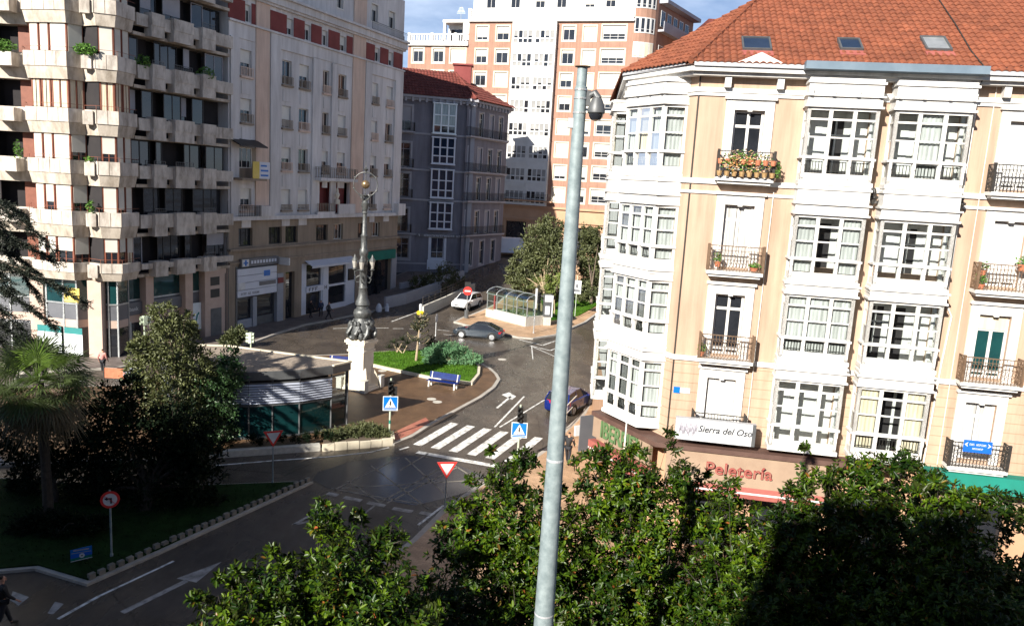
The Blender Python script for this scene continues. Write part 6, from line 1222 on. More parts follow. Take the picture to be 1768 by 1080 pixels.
# ============================================================ MONUMENTAL STREET LAMP
lb_ = gp(622, 672); lb_.z = .13
def zat(x, y): return atY(x, y, lb_.y).z
lm = thing('monument_lamp', 'tall ornate bronze street lamp with a ringed gilt globe on a white stone pedestal', 'street lamp', lb_, R(-24))
def lv(mb, nm, mt, par=lm, smooth=True): return mb.build(nm, mt, par, local=True, smooth=smooth)
m = MB()
for a, z0, z1 in ((1.02, 0, .16), (.92, .16, .3), (.58, .3, 2.55), (.66, 2.5, 2.62), (.60, 2.62, 2.95), (.70, 2.95, 3.08), (.78, 3.08, 3.24), (.70, 3.24, 3.34)): m.box(-a, a, -a, a, z0, z1)
for s in (-1, 1): m.box(-.42, .42, s * .58 - .02, s * .58 + .02, .9, 2.3); m.box(s * .58 - .02, s * .58 + .02, -.42, .42, .9, 2.3)
ped = lv(m, 'pedestal', 'stone', smooth=False)
for k in range(4):                                                   # scroll buttresses
    m = MB(); a = R(45 + 90 * k); prof = [(.55, 1.5), (.72, 1.45), (.86, 1.25), (1.02, .95), (1.12, .62), (1.12, .3), (1.05, .16), (.5, .16)]; c, s = math.cos(a), math.sin(a); w_ = .2
    P = [(r * c - sgn_ * w_ * s, r * s + sgn_ * w_ * c, z) for sgn_ in (-1, 1) for r, z in prof]; n = len(prof); m.add(P, [list(range(n)), list(range(n, 2 * n))[::-1]] + [(i, (i + 1) % n, n + (i + 1) % n, n + i) for i in range(n)]); m.build('scroll', 'stone', ped, local=True)
for k in range(4): m = MB(); a = R(45 + 90 * k); x, y = 1.3 * math.cos(a), 1.3 * math.sin(a); m.box(x - .2, x + .2, y - .2, y + .2, 0, .75); m.box(x - .23, x + .23, y - .23, y + .23, .75, .82); m.build('bollard_block', 'granite', ped, local=True)
m = MB(); rnd = random.Random(5)
m.lathe([(.62, 3.34), (.74, 3.5), (.78, 3.8), (.72, 4.1), (.55, 4.45), (.45, 4.7)], (0, 0, 0), 20)
for i in range(46): a = rnd.uniform(0, 6.28); z = rnd.uniform(3.4, 4.5); r = .80 - .25 * max(0, (z - 3.9)) ; m.ball((r * math.cos(a), r * math.sin(a), z), rnd.uniform(.10, .22), 8, 0, rnd.uniform(.8, 1.6))
for i in range(8): a = i * .785; m.tube([(.85 * math.cos(a), .85 * math.sin(a), 3.4), (.95 * math.cos(a + .2), .95 * math.sin(a + .2), 3.75), (.78 * math.cos(a + .35), .78 * math.sin(a + .35), 4.1), (.5 * math.cos(a + .2), .5 * math.sin(a + .2), 4.5)], [.1, .14, .11, .05], 7)
lv(m, 'sculpted_base', 'bronze')
Z1 = zat(631, 352); m = MB(); m.lathe([(.42, 4.6), (.5, 4.75), (.58, 5.0), (.52, 5.2), (.38, 5.3), (.36, 5.45), (.46, 5.55), (.44, 5.75), (.30, 6.1), (.26, 6.6), (.29, 6.65), (.25, 6.72), (.235, 8.1), (.27, 8.15), (.23, 8.2), (.22, 8.7), (.28, 8.8), (.28, 9.1), (.2, 9.2), (.2, 9.9), (.24, 10), (.16, 10.1), (.13, Z1 - .75), (.2, Z1 - .7), (.14, Z1 - .6), (.22, Z1 - .3), (.26, Z1 - .1), (.16, Z1), (.1, Z1 + .3), (.2, Z1 + .42), (.05, Z1 + .5)], (0, 0, 0), 18); 
for i in range(4): a = i * 1.571; m.tube([(.12 * math.cos(a), .12 * math.sin(a), Z1 + .1), (.34 * math.cos(a), .34 * math.sin(a), Z1 + .3), (.36 * math.cos(a), .36 * math.sin(a), Z1 + .5)], [.06, .05, .03], 6)
lv(m, 'column', 'bronze')
zl = zat(634, 482)
for k in range(4):
    a = R(24 + 90 * k); c, s = math.cos(a), math.sin(a); m = MB(); P = lambda r, z: (r * c, r * s, z)
    m.tube([P(.2, zl + .1), P(.45, zl - .05), P(.54, zl + .15), P(.56, zl + .45)], [.06, .055, .05, .05], 8); m.tube([P(.22, zl - .3), P(.42, zl - .35), P(.52, zl - .12), P(.42, zl), P(.4, zl - .12)], .035, 6); m.tube([P(.2, zl + .45), P(.4, zl + .42), P(.56, zl + .3)], .03, 6)
    m.lathe([(.06, zl + .4), (.16, zl + .5), (.1, zl + .58)], (P(.56, 0)[0], P(.56, 0)[1], 0), 10); o = lv(m, 'lamp_arm', 'bronze')
    m = MB(); m.lathe([(.10, zl + .58), (.16, zl + .95), (.17, zl + 1.05)], (P(.56, 0)[0], P(.56, 0)[1], 0), 8); m.build('lantern_glass', 'lamp_glass', o, local=True)
    m = MB(); m.lathe([(.21, zl + 1.05), (.20, zl + 1.12), (.09, zl + 1.28), (.06, zl + 1.34), (.02, zl + 1.46)], (P(.56, 0)[0], P(.56, 0)[1], 0), 8); m.build('lantern_cap', 'bronze', o, local=True)
zc = zat(631, 322); a = R(24); m = MB(); m.tube([(.76 * math.cos(t) * math.cos(a), .76 * math.cos(t) * math.sin(a), zc + .76 * math.sin(t)) for t in np.linspace(0, 2 * math.pi, 33)], .035, 6); 
for t in (.6, 1.57, 2.6, 3.5, 5.8): m.ball((.8 * math.cos(t) * math.cos(a), .8 * math.cos(t) * math.sin(a), zc + .8 * math.sin(t)), .06, 8)
m.tube([(0, 0, zc - .76), (0, 0, zc + .76)], .025, 6); m.lathe([(.12, zc + .7), (.05, zc + .8), (.16, zc + .95), (.03, zc + 1.05), (.01, zc + 1.45)], (0, 0, 0), 8); lv(m, 'ring', 'bronze')
m = MB(); m.ball((0, 0, zc), .27, 18); lv(m, 'globe', 'gold')

# ============================================================ GLASS PAVILION
pv = thing('glass_pavilion', 'low curved glass pavilion with a louvre band and a gravel covered roof', 'pavilion', (-12, 40.5, .13))
FRONT = [(-8.73, 41.80), (-9.45, 40.67), (-10.85, 39.39), (-12.1, 38.78), (-13.2, 38.33), (-14.3, 38.15), (-15.6, 38.2), (-17.0, 38.6), (-18.2, 39.4)]; BACK = [(-18.6, 43.6), (-16.3, 43.9), (-12.4, 42.8), (-10.6, 42.33)]
m = MB(); m.prism(FRONT + BACK, 3.28, 3.72); m.build('fascia', 'grey_metal', pv); m = MB(); m.prism([(p.x, p.y) for p in inset([V2(*p) for p in FRONT + BACK], .16)], 3.6, 3.735); m.build('gravel_roof', 'gravel', pv)
m = MB(); Pv = [V2(*p) for p in FRONT + BACK]
for A, B in zip(Pv[8:] + Pv[:1], (Pv[9:] + Pv[:2])): m.bar((A.x, A.y, 3.75), (B.x, B.y, 3.75), .16, .08)
m.build('roof_edge', 'pale_kerb', pv)
FI = inset([V2(*p) for p in FRONT + BACK], .12); gl, lo, po = MB(), MB(), MB()
for i in range(8):
    A, B = FI[i], FI[i + 1]; po.bar((A.x, A.y, .13), (A.x, A.y, 3.3), .07 if i else .16, None)
    gl.add([(A.x, A.y, .15), (B.x, B.y, .15), (B.x, B.y, 1.9), (A.x, A.y, 1.9)], [(0, 1, 2, 3)]); po.bar((A.x, A.y, 1.92), (B.x, B.y, 1.92), .09, .08); po.bar((A.x, A.y, 3.1), (B.x, B.y, 3.1), .08, .06); po.bar((A.x, A.y, .2), (B.x, B.y, .2), .1, .1)
    if i:
        for k in range(8): z = 2.02 + k * .135; n_ = Vector((-(B - A).y, (B - A).x, 0)).normalized(); n_ = n_ if n_.y < 0 else -n_; lo.add([Vector((A.x, A.y, z)) + n_ * .1, Vector((B.x, B.y, z)) + n_ * .1, Vector((B.x, B.y, z + .085)) + n_ * .03, Vector((A.x, A.y, z + .085)) + n_ * .02], [(0, 1, 2, 3)])
A, B = FI[0], FI[-1]
for i in range(8, len(FI) - 1): p, q = FI[i], FI[i + 1]; gl.add([(p.x, p.y, .15), (q.x, q.y, .15), (q.x, q.y, 3.3), (p.x, p.y, 3.3)], [(0, 1, 2, 3)])
gl.build('glass_wall', 'pavilion_glass', pv); lo.build('louvres', 'louvre', pv); po.build('mullions', 'grey_metal', pv)
m = MB(); A, B = FI[0], FI[1]; m.add([(A.x, A.y, 1.95), (B.x, B.y, 1.95), (B.x, B.y, 3.25), (A.x, A.y, 3.25)], [(0, 1, 2, 3)]); p, q = FI[-1], FI[0]; m.add([(p.x, p.y, .15), (q.x, q.y, .15), (q.x, q.y, 3.25), (p.x, p.y, 3.25)], [(0, 1, 2, 3)]); m.build('clear_pane', 'clear_glass', pv)
m = MB(); Pc = inset([V2(*p) for p in FRONT + BACK], .4); m.prism([(p.x, p.y) for p in Pc[1:]], .14, 3.2); m.build('inner_core', 'room_dark', pv)

# ============================================================ STREET FURNITURE
def bench(label, a, b, z=.13, grp='blue benches of the plaza'):
    d = (b - a); rz = math.atan2(d.y, d.x); L = d.length; c = (a + b) / 2; t_ = thing('bench', label, 'bench', (c.x, c.y, z), rz, grp); h = L / 2
    m = MB(); 
    for k in range(5): m.box(-h, h, -.22 + .1 * k, -.13 + .1 * k, .42, .45)
    m.build('seat', 'bench_blue', t_, local=True); m = MB()
    for k in range(4): z0 = .52 + .105 * k; y = .28 + .03 * k; m.hexa([(-h, y, z0), (h, y, z0), (h, y + .03, z0), (-h, y + .03, z0), (-h, y + .025, z0 + .09), (h, y + .025, z0 + .09), (h, y + .055, z0 + .09), (-h, y + .055, z0 + .09)])
    m.build('backrest', 'bench_blue', t_, local=True)
    for x in (-h + .18, h - .18):
        m = MB(); m.bar((x, -.2, 0), (x, -.16, .42), .09); m.bar((x, .24, 0), (x, .2, .42), .09); m.bar((x, -.2, .40), (x, .24, .40), .06); m.bar((x, .24, .40), (x, .40, .93), .05); m.build('leg', 'offwhite', t_, local=True)
    return t_
bench('long blue bench with white legs in front of the island lawn', gp(738, 668), gp(790, 676)); bench('blue bench half hidden behind the pavilion roof beside the pedestal', gp(566, 640), gp(605, 643))
def post(name, label, cat, base, h, r=.035, mt='galv', group=None):
    t_ = thing(name, label, cat, base, group=group); m = MB(); m.lathe([(r * 1.8, 0), (r * 1.6, .1), (r, .14), (r, h)], base, 8); m.build('post', mt, t_); return t_
def facef(c, tilt=0, ang=0):                                          # frame facing the viewer's street direction
    c = Vector(c); n = Vector((-c.x, -c.y, 0)).normalized(); a = math.atan2(n.y, n.x) + R(ang); f = Fr((c.x, c.y), 0); f.o = Vector((c.x, c.y, 0)); f.n = Vector((math.cos(a), math.sin(a), 0)); f.d = Vector((-f.n.y, f.n.x, 0)); return f
def disc(f, u, v, z, r, mt, nm, par, th=.015, n=24, rot=0):
    m = MB(); P = [f.pt(u + r * math.cos(2 * math.pi * i / n + rot), v, z + r * math.sin(2 * math.pi * i / n + rot)) for i in range(n)]; Q = [p + f.n * th for p in P]; m.add(P + Q, [list(range(n))[::-1], list(range(n, 2 * n))] + [(i, (i + 1) % n, n + (i + 1) % n, n + i) for i in range(n)]); return m.build(nm, mt, par)
def plate(f, pts, v, mt, nm, par, th=.012):
    m = MB(); P = [f.pt(u, v, z) for u, z in pts]; Q = [p + f.n * th for p in P]; n = len(P); m.add(P + Q, [list(range(n))[::-1], list(range(n, 2 * n))] + [(i, (i + 1) % n, n + (i + 1) % n, n + i) for i in range(n)]); return m.build(nm, mt, par)
def give_way(label, bx, by, cx_, cy_, base=None):
    b = gp(bx, by); b.z = .13; c = atY(cx_, cy_, b.y); t_ = post('give_way_sign', label, 'road sign', b, c.z + .2 - b.z, .03, group='give way signs'); f = facef(b, ang=8); r = .45; z = c.z
    T = lambda s: [(-.5 * s, .29 * s + z), (0, -.58 * s + z), (.5 * s, .29 * s + z)]
    plate(f, T(.86), .035, 'red_paint', 'red_border', t_); plate(f, T(.58), .05, 'sign_white', 'white_centre', t_, .006); plate(f, T(.86), .025, 'sign_back', 'back_plate', t_, .008)
give_way('red bordered give way sign in the shade before the glass pavilion', 471, 838, 467, 752); give_way('red bordered give way sign standing before the box junction by the magnolia', 768, 885, 770, 806)
b = gp(193, 966); b.z = .13; c = atY(190, 861, b.y); t_ = post('turn_ban_sign', 'round red ringed no left turn sign on the dark grass island', 'road sign', b, c.z + .2, .035); f = facef(b)
disc(f, 0, .04, c.z, .31, 'red_paint', 'red_ring', t_); disc(f, 0, .056, c.z, .225, 'sign_white', 'white_face', t_, .004); m = MB(); z = c.z
m.fb(f, .0, .06, .062, .066, z - .14, z + .07); m.fb(f, -.10, .0, .062, .066, z + .02, z + .07); m.build('arrow_shaft', 'black', t_); plate(f, [(-.18, z + .045), (-.08, z + .12), (-.08, z - .03)], .0615, 'black', 'arrow_head', t_, .005)
m = MB(); m.bar(f.pt(-.16, .069, z + .16), f.pt(.16, .069, z - .16), .04, .006); m.build('red_slash', 'red_paint', t_)
b = gp(141, 975); b.z = .16; t_ = thing('notice_board', 'small tilted blue and green notice board on short stakes in the grass', 'notice board', b); f = facef(b); zc_ = atY(141, 957, b.y).z + .05
m = MB(); m.bar(f.pt(-.2, .0, .1), f.pt(-.2, .0, zc_), .03); m.bar(f.pt(.2, 0, .1), f.pt(.2, 0, zc_), .03); m.build('stakes', 'black', t_); k = .03
plate(f, [(-.33, zc_ + .02 - k), (.33, zc_ + .02 + k), (.33, zc_ + .22 + k), (-.33, zc_ + .22 - k)], .02, 'blue_sign', 'heading_panel', t_); plate(f, [(-.33, zc_ - .1 - k), (.33, zc_ - .1 + k), (.33, zc_ + .018 + k), (-.33, zc_ + .018 - k)], .02, 'banner_blue', 'blue_panel', t_); plate(f, [(-.33, zc_ - .22 - k), (.33, zc_ - .22 + k), (.33, zc_ - .102 + k), (-.33, zc_ - .102 - k)], .02, 'awning_green', 'green_panel', t_); disc(f, .02, .033, zc_ - .06, .085, 'sign_white', 'ball_emblem', t_, .004); disc(f, .02, .038, zc_ - .06, .03, 'black', 'ball_patch', t_, .003, 5); m = MB(); m.fb(f, -.24, .24, .033, .036, zc_ + .13, zc_ + .18); m.fb(f, -.3, .3, .033, .036, zc_ + .05, zc_ + .07); m.build('heading_line', 'pale_grey', t_); m = MB(); m.bar(f.pt(-.33, .034, zc_ - .235), f.pt(.33, .034, zc_ - .18), .02); m.build('base_line', 'sign_white', t_)
# traffic signals with pedestrian crossing plates
def head(t_, f, u, z, n=3, v=.0, body='black', back=True, s=.11):
    m = MB(); h = n * .26; m.fb(f, u - .14, u + .14, v - .14, v + .08, z - h / 2, z + h / 2)
    for k in range(n): c = f.pt(u, v - .14, z - h / 2 + .13 + .26 * k); m.tube([c, c - f.n * .2], [s, s * 1.05], 10, cap=False); c = f.pt(u, v + .08, z - h / 2 + .13 + .26 * k); m.tube([c, c + f.n * .16], [s, s * 1.05], 10, cap=False)
    o = m.build('signal_head', body, t_); return o
def crossing_signal(label, b, sx, sy, hx, hy, sticker):
    f = facef(b); zs_ = atY(sx, sy, b.y).z; zh = atY(hx, hy, b.y).z; t_ = post('crossing_signal', label, 'traffic light', b, zh + .5 - b.z, .05, 'pale_green', 'traffic lights with crossing plates'); head(t_, f, 0, zh, 3); m = MB(); m.fb(f, .14, .34, -.05, .1, zh - .45, zh + .05); m.build('side_signal', 'black', t_)
    m = MB(); m.fb(f, -.40, .40, .09, .11, zs_ - .40, zs_ + .40); m.build('sign_border', 'sign_white', t_); m = MB(); m.fb(f, -.36, .36, .11, .114, zs_ - .27, zs_ + .36); m.build('blue_field', 'blue_sign', t_)
    plate(f, [(-.29, zs_ - .22), (.29, zs_ - .22), (0, zs_ + .30)], .1145, 'sign_white', 'white_triangle', t_, .004)
    m = MB(); m.fb(f, -.035, .035, .119, .123, zs_ - .08, zs_ + .06); m.bar(f.pt(0, .121, zs_ - .08), f.pt(-.08, .121, zs_ - .2), .04, .004); m.bar(f.pt(0, .121, zs_ - .08), f.pt(.07, .121, zs_ - .2), .04, .004); m.bar(f.pt(0, .121, zs_ + .04), f.pt(-.08, .121, zs_ - .04), .03, .004); m.bar(f.pt(0, .121, zs_ + .04), f.pt(.08, .121, zs_ - .04), .03, .004); m.build('walking_figure', 'black', t_); disc(f, 0, .119, zs_ + .1, .04, 'black', 'figure_head', t_, .004, 12)
    m = MB(); 
    for k in range(4): m.fb(f, -.2 + .1 * k, -.14 + .1 * k, .118, .121, zs_ - .25, zs_ - .22)
    m.build('stripes', 'black', t_); m = MB(); m.fb(f, -.34, .34, .11, .1135, zs_ - .36, zs_ - .30); m.build('caption_bar', 'blue_sign', t_)
    if sticker: m = MB(); m.lathe([(.055, 0), (.055, .2)], (b.x, b.y, zs_ - 1.15), 8); m.build('green_band', 'awning_green', t_)
    for k, mt in ((-.26, 'room_dark'),): pass
    return t_
b = gp(672, 757); b.z = .13; crossing_signal('traffic light with a blue crossing plate beside the hedge bed', b, 673, 695, 670, 668, True)
b = gp(893, 800); b.z = .13; crossing_signal('traffic light with a blue crossing plate rising out of the magnolia by the zebra', b, 899, 741, 900, 715, False)
b = gp(433, 628); z = atY(433, 583, b.y).z; f = facef(b, ang=70); t_ = post('traffic_light', 'pale green traffic light seen from its side above the pavilion roof', 'traffic light', b, z, .05, 'pale_green'); head(t_, f, 0, z, 3, body='pale_green')
b = gp(252, 690); z = atY(252, 553, b.y).z; f = facef(b, ang=-70); t_ = post('traffic_light', 'pale green traffic light with black hoods poking above the olive tree', 'traffic light', b, z, .05, 'pale_green'); head(t_, f, 0, z, 2, body='pale_green')
b = gp(724, 592); b.z = .0; z = atY(724, 540, b.y).z; t_ = post('traffic_beacon', 'white capped beacon with a yellow collar behind the monkey puzzle', 'beacon', b, z, .05, 'sign_white'); m = MB(); m.lathe([(.05, z - .15), (.3, z - .1), (.33, z + .1), (.1, z + .22)], (b.x, b.y, 0), 12); m.build('yellow_collar', 'yellow', t_); m = MB(); m.lathe([(.12, z + .2), (.13, z + .75), (.02, z + .8)], (b.x, b.y, 0), 10); m.build('white_cap', 'sign_white', t_)
b = gp(752, 580); b.z = .0; z = atY(754, 549, b.y).z; f = facef(b, ang=75); t_ = post('lane_sign', 'white backed road sign seen edge on beside the dashed lane line', 'road sign', b, z + .3, .03, 'sign_white'); disc(f, 0, .04, z, .4, 'sign_back', 'disc', t_)
b = gp(805, 551); b.z = .1; z = atY(806, 502, b.y).z; f = facef(b); t_ = post('no_entry_sign', 'round red no entry sign with a white bar before the white car', 'road sign', b, z + .2, .045, 'steel'); disc(f, 0, .05, z, .44, 'red_paint', 'disc', t_); m = MB(); m.fb(f, -.3, .3, .066, .07, z - .07, z + .07); m.build('white_bar', 'sign_white', t_); m = MB(); m.lathe([(.22, .1), (.22, .95), (.1, 1.0)], (b.x, b.y, 0), 10); m.build('foot_sleeve', 'grey_metal', t_); m = MB(); m.fb(f, -.3, .3, -.15, .0, z + .3, z + .9); m.build('rear_board', 'black', t_)
b = gp(921, 577); b.z = .13; z = atY(923, 514, b.y).z; f = facef(b, ang=30); t_ = post('traffic_light', 'tall white edged traffic light at the corner of the stair shelter', 'traffic light', b, z, .05, 'steel'); head(t_, f, .35, z, 4); m = MB(); m.fb(f, .0, .12, -.1, .1, z - 1.0, z + .9); m.build('white_board', 'sign_white', t_)
b = gp(944, 563); b.z = .13; zt_ = atY(944, 508, b.y).z; zm_ = atY(944, 546, b.y).z; f = facef(b, ang=14); t_ = thing('information_column', 'grey information column with a pale screen on a granite block', 'information column', b); m = MB(); m.fb(f, -.42, .3, -.42, .3, b.z, zm_); m.build('base_block', 'granite', t_); m = MB(); m.fb(f, -.46, .4, -.45, .33, zm_, zt_); m.build('cabinet', 'grey_metal', t_); m = MB(); m.fb(f, -.44, .25, .33, .35, zt_ - .7, zt_ - .02); m.build('top_panel', 'sign_white', t_); m = MB(); m.fb(f, -.36, .1, .33, .35, zm_ + .25, zm_ + 1.1); m.build('screen', 'poster', t_); m = MB(); m.fb(f, .3, .4, .3, .36, zm_, zt_ - .05); m.build('side_strip', 'shop_white', t_)
b = gp(992, 552); b.z = .2; z = atY(993, 495, b.y).z; f = facef(b, ang=-20); t_ = post('street_sign', 'white direction sign on a pale pole standing in the small lawn', 'road sign', b, z + 1.0, .04, 'pale_green'); m = MB(); m.fb(f, -.5, .5, .05, .08, z - .7, z + .7); m.build('panel', 'sign_white', t_); m = MB(); m.fb(f, -.1, .2, .08, .085, z - .1, z + .3); m.fb(f, -.3, .4, .08, .085, z - .5, z - .25); m.build('symbols', 'grey_band', t_)
# barrel vaulted glass stair shelter
b = gp(868, 556); A = gp(838, 548); B = gp(907, 566); ax_ = (B - A); ax_.z = 0; rz = math.atan2(ax_.y, ax_.x); Ls = ax_.length; sh = thing('stair_shelter', 'barrel vaulted glass stair shelter on granite blocks at the island tip', 'shelter', (A.x, A.y, .13), rz); W2 = 2.6; S = {'parent': sh, 'local': True}
m = MB(); n = 5
for i in range(n): m.box(Ls * i / n + .01, Ls * (i + 1) / n - .01, .0, .3, 0, .95 if i else .8)
m.box(Ls - .3, Ls, .31, W2, 0, .95); m.box(0, Ls, W2 - .3, W2, 0, .6); m.box(.9, Ls - .2, .31, .8, 0, .9); m.build('granite_base', 'granite', **S)
m = MB(); fr_ = MB(); ns = 8; arc_ = [(W2 / 2 - W2 / 2 * math.cos(math.pi * k / ns), 2.45 + .62 * math.sin(math.pi * k / ns)) for k in range(ns + 1)]; NBAY = 5
for k in range(ns): m.add([(0, *arc_[k]), (Ls, *arc_[k]), (Ls, *arc_[k + 1]), (0, *arc_[k + 1])], [(0, 1, 2, 3)])
m.build('vault_glass', 'shelter_glass', **S); m = MB(); m.add([(0, .15, .95), (Ls, .15, .95), (Ls, .15, 2.45), (0, .15, 2.45)], [(0, 1, 2, 3)]); m.add([(Ls - .15, .15, .95), (Ls - .15, W2 - .1, .95), (Ls - .15, W2 - .1, 2.45), (Ls - .15, .15, 2.45)], [(0, 1, 2, 3)]); m.add([(0, W2 - .15, .6), (Ls, W2 - .15, .6), (Ls, W2 - .15, 2.45), (0, W2 - .15, 2.45)], [(0, 1, 2, 3)]); m.build('wall_glass', 'shelter_glass', **S)
for i in range(NBAY):
    x = Ls * i / (NBAY - 1); x = min(max(x, .04), Ls - .04); fr_.tube([(x, *p) for p in arc_], .05, 6); fr_.bar((x, .15, .8), (x, .15, 2.45), .08); fr_.bar((x, W2 - .15, .6), (x, W2 - .15, 2.45), .08)
for y in (.1, W2 - .1): fr_.bar((0, y, 2.45), (Ls, y, 2.45), .09)
fr_.bar((0, W2 / 2, 3.07), (Ls, W2 / 2, 3.07), .06); fr_.bar((0, .15, 1.7), (Ls, .15, 1.7), .04); fr_.build('frame', 'steel', **S); m = MB(); m.box(.2, Ls - .4, .4, W2 - .4, -.1, .05); m.build('stairwell', 'room_dark', **S)
m = MB(); m.box(1.15, 1.3, .05, .2, .9, 2.4); m.build('red_panel', 'red_panel', **S); leafy('planter_foliage', (Ls * .62, .55, 1.0), 160, .2, (Ls * .28, .2, .2), 'hedge_leaf', sh, local=True)
# retaining wall with railing, ramp wall
def wallrun(name, label, P, h, th, mt, rail=None, z0=None):
    t_ = thing(name, label, 'wall', P[0]); m = MB(); r_ = MB()
    for A, B in zip(P, P[1:]):
        nn = Vector((-(B - A).y, (B - A).x, 0)).normalized() * th / 2; m.hexa([v + Vector((0, 0, -.3)) for v in (A - nn, B - nn, B + nn, A + nn)] + [v + Vector((0, 0, h)) for v in (A - nn, B - nn, B + nn, A + nn)])
        if rail:
            k = max(2, int((B - A).length / 1.2))
            for zz in (.35, .65, 1.0): r_.bar(A + Vector((0, 0, h + zz)), B + Vector((0, 0, h + zz)), .05)
            for i in range(k + 1): p = A.lerp(B, i / k); r_.bar(p + Vector((0, 0, h)), p + Vector((0, 0, h + 1.0)), .05)
    m.build('masonry', mt, t_); 
    if rail: r_.build('railing', 'iron', t_)
wallrun('ramp_wall', 'low stained ramp wall with an iron railing beside the white car', [gp(729, 545), gp(770, 527), gp(800, 512), gp(818, 503)], 1.0, .3, 'granite', True)
wallrun('ramp_wall', 'pale bluish ramp wall in the shade before the grey building', [gp(664, 532), gp(700, 524), gp(760, 503)], 1.2, .3, 'grey_trim'); wallrun('garden_wall', 'dark low garden wall at the foot of the grey building', [gp(690, 500), gp(760, 488), gp(800, 478)], .8, .3, 'grey_trim')
b = gp(665, 536); 
for i, (x, y, lb) in enumerate(((654, 538, 'white litter bag leaning left in the shade by the ramp wall'), (668, 537, 'white stone bollard in the shade by the ramp wall'))): b = gp(x, y); t_ = thing(('sack', 'bollard')[i], lb, ('bag', 'bollard')[i], b); m = MB(); m.lathe([(.0, 0), (.3, .02), (.33, .4), (.2, .75), (.05, .9)] if not i else [(.22, 0), (.22, .5), (.12, .6), (.16, .75), (.0, .85)], b, 10); m.build('body', 'shop_white', t_)
# pedestrian barriers beside the blue car
P_ = [gp(958, 752), gp(994, 712)]; t_ = thing('pedestrian_barrier', 'white tubular pedestrian barrier along the kerb beside the blue car', 'barrier', P_[0]); m = MB(); A, B = P_; A.z = B.z = .13
for q in (A, A.lerp(B, .5), B): m.tube([q, q + Vector((0, 0, 1.0))], .035, 6)
m.tube([A + Vector((0, 0, 1)), B + Vector((0, 0, 1))], .035, 6); m.tube([A + Vector((0, 0, .5)), B + Vector((0, 0, .5))], .025, 6); m.build('tubes', 'offwhite', t_)
t_ = thing('sandwich_board', 'small tilted white board on a black stand at the chamfered shop corner', 'sign', FC.pt(4.7, .6, 0)); m = MB(); m.fb(FC, 4.55, 4.65, .1, 1.1, 3.3, 3.75); m.build('board', 'sign_white', t_); m = MB(); m.fb(FC, 4.5, 4.54, .0, .9, 2.6, 4.2); m.build('stand', 'grey_band', t_)
t_ = thing('marker_pole', 'thin white pole rising through the magnolia before the green lettering', 'pole', atY(1082, 900, 17) * Vector((1, 1, 0)) if False else (atY(1078, 800, 19).x, 19, .13)); m = MB(); c = atY(1082, 728, 19); m.tube([(c.x, 19, .13), (c.x, 19, c.z)], [.035, .02], 7); m.build('shaft', 'offwhite', t_)
# ============================================================ CAMERA POLE (near, centre right)
PY = 11.5; pt_ = atY(1006, 116, PY); pb_ = Vector((pt_.x, PY, .13)); cp_ = thing('camera_pole', 'tall tapered galvanised pole carrying a dome camera', 'pole', pb_); H = pt_.z
zz = lambda y: atY(1000, y, PY).z
m = MB(); m.tube([(pt_.x, PY, .13), (pt_.x, PY, zz(1080)), (pt_.x, PY, zz(797)), (pt_.x, PY, zz(150)), (pt_.x, PY, zz(149)), (pt_.x, PY, H)], [.185, .158, .134, .088, .076, .072], 24); m.build('shaft', 'galv', cp_, smooth=True)
m = MB(); m.lathe([(.135, 0), (.137, .01), (.137, .03), (.134, .04)], (pt_.x, PY, zz(797)), 24); m.lathe([(.159, 0), (.161, .01), (.159, .03)], (pt_.x, PY, zz(1062)), 24); m.build('weld_seam', 'sign_back', cp_); m = MB(); m.lathe([(.0, 0), (.11, 0), (.11, .012), (0, .012)], (pt_.x, PY, H), 20); m.build('cap_plate', 'rust_iron', cp_)
for y in (157, 172, 197): m = MB(); m.lathe([(.092, 0), (.098, .005), (.098, .025), (.092, .03)], (pt_.x, PY, zz(y)), 20); m.build('clamp', 'steel', cp_)
m = MB(); X = pt_.x; m.box(X + .08, X + .14, PY - .05, PY + .05, zz(182), zz(156)); m.tube([(X + .12, PY, zz(165)), (X + .2, PY - .03, zz(160)), (X + .25, PY - .05, zz(170))], [.05, .055, .06], 10); o = m.build('bracket', 'grey_metal', cp_)
dc = Vector((X + .235, PY - .05, zz(190))); m = MB(); m.lathe([(.03, .19), (.07, .17), (.10, .10), (.125, .02), (.125, -.03), (.11, -.045), (0, -.045)], dc, 20); o = m.build('camera_housing', 'grey_metal', cp_, smooth=True); m = MB(); m.lathe([(.105, -.04), (.10, -.08), (.07, -.13), (.0, -.15)], dc, 20); m.build('dome', 'dark_glass', o, smooth=True)
m = MB(); m.box(X - .16, X - .08, PY - .05, PY + .06, zz(222), zz(205)); m.build('junction_box', 'sign_back', cp_)

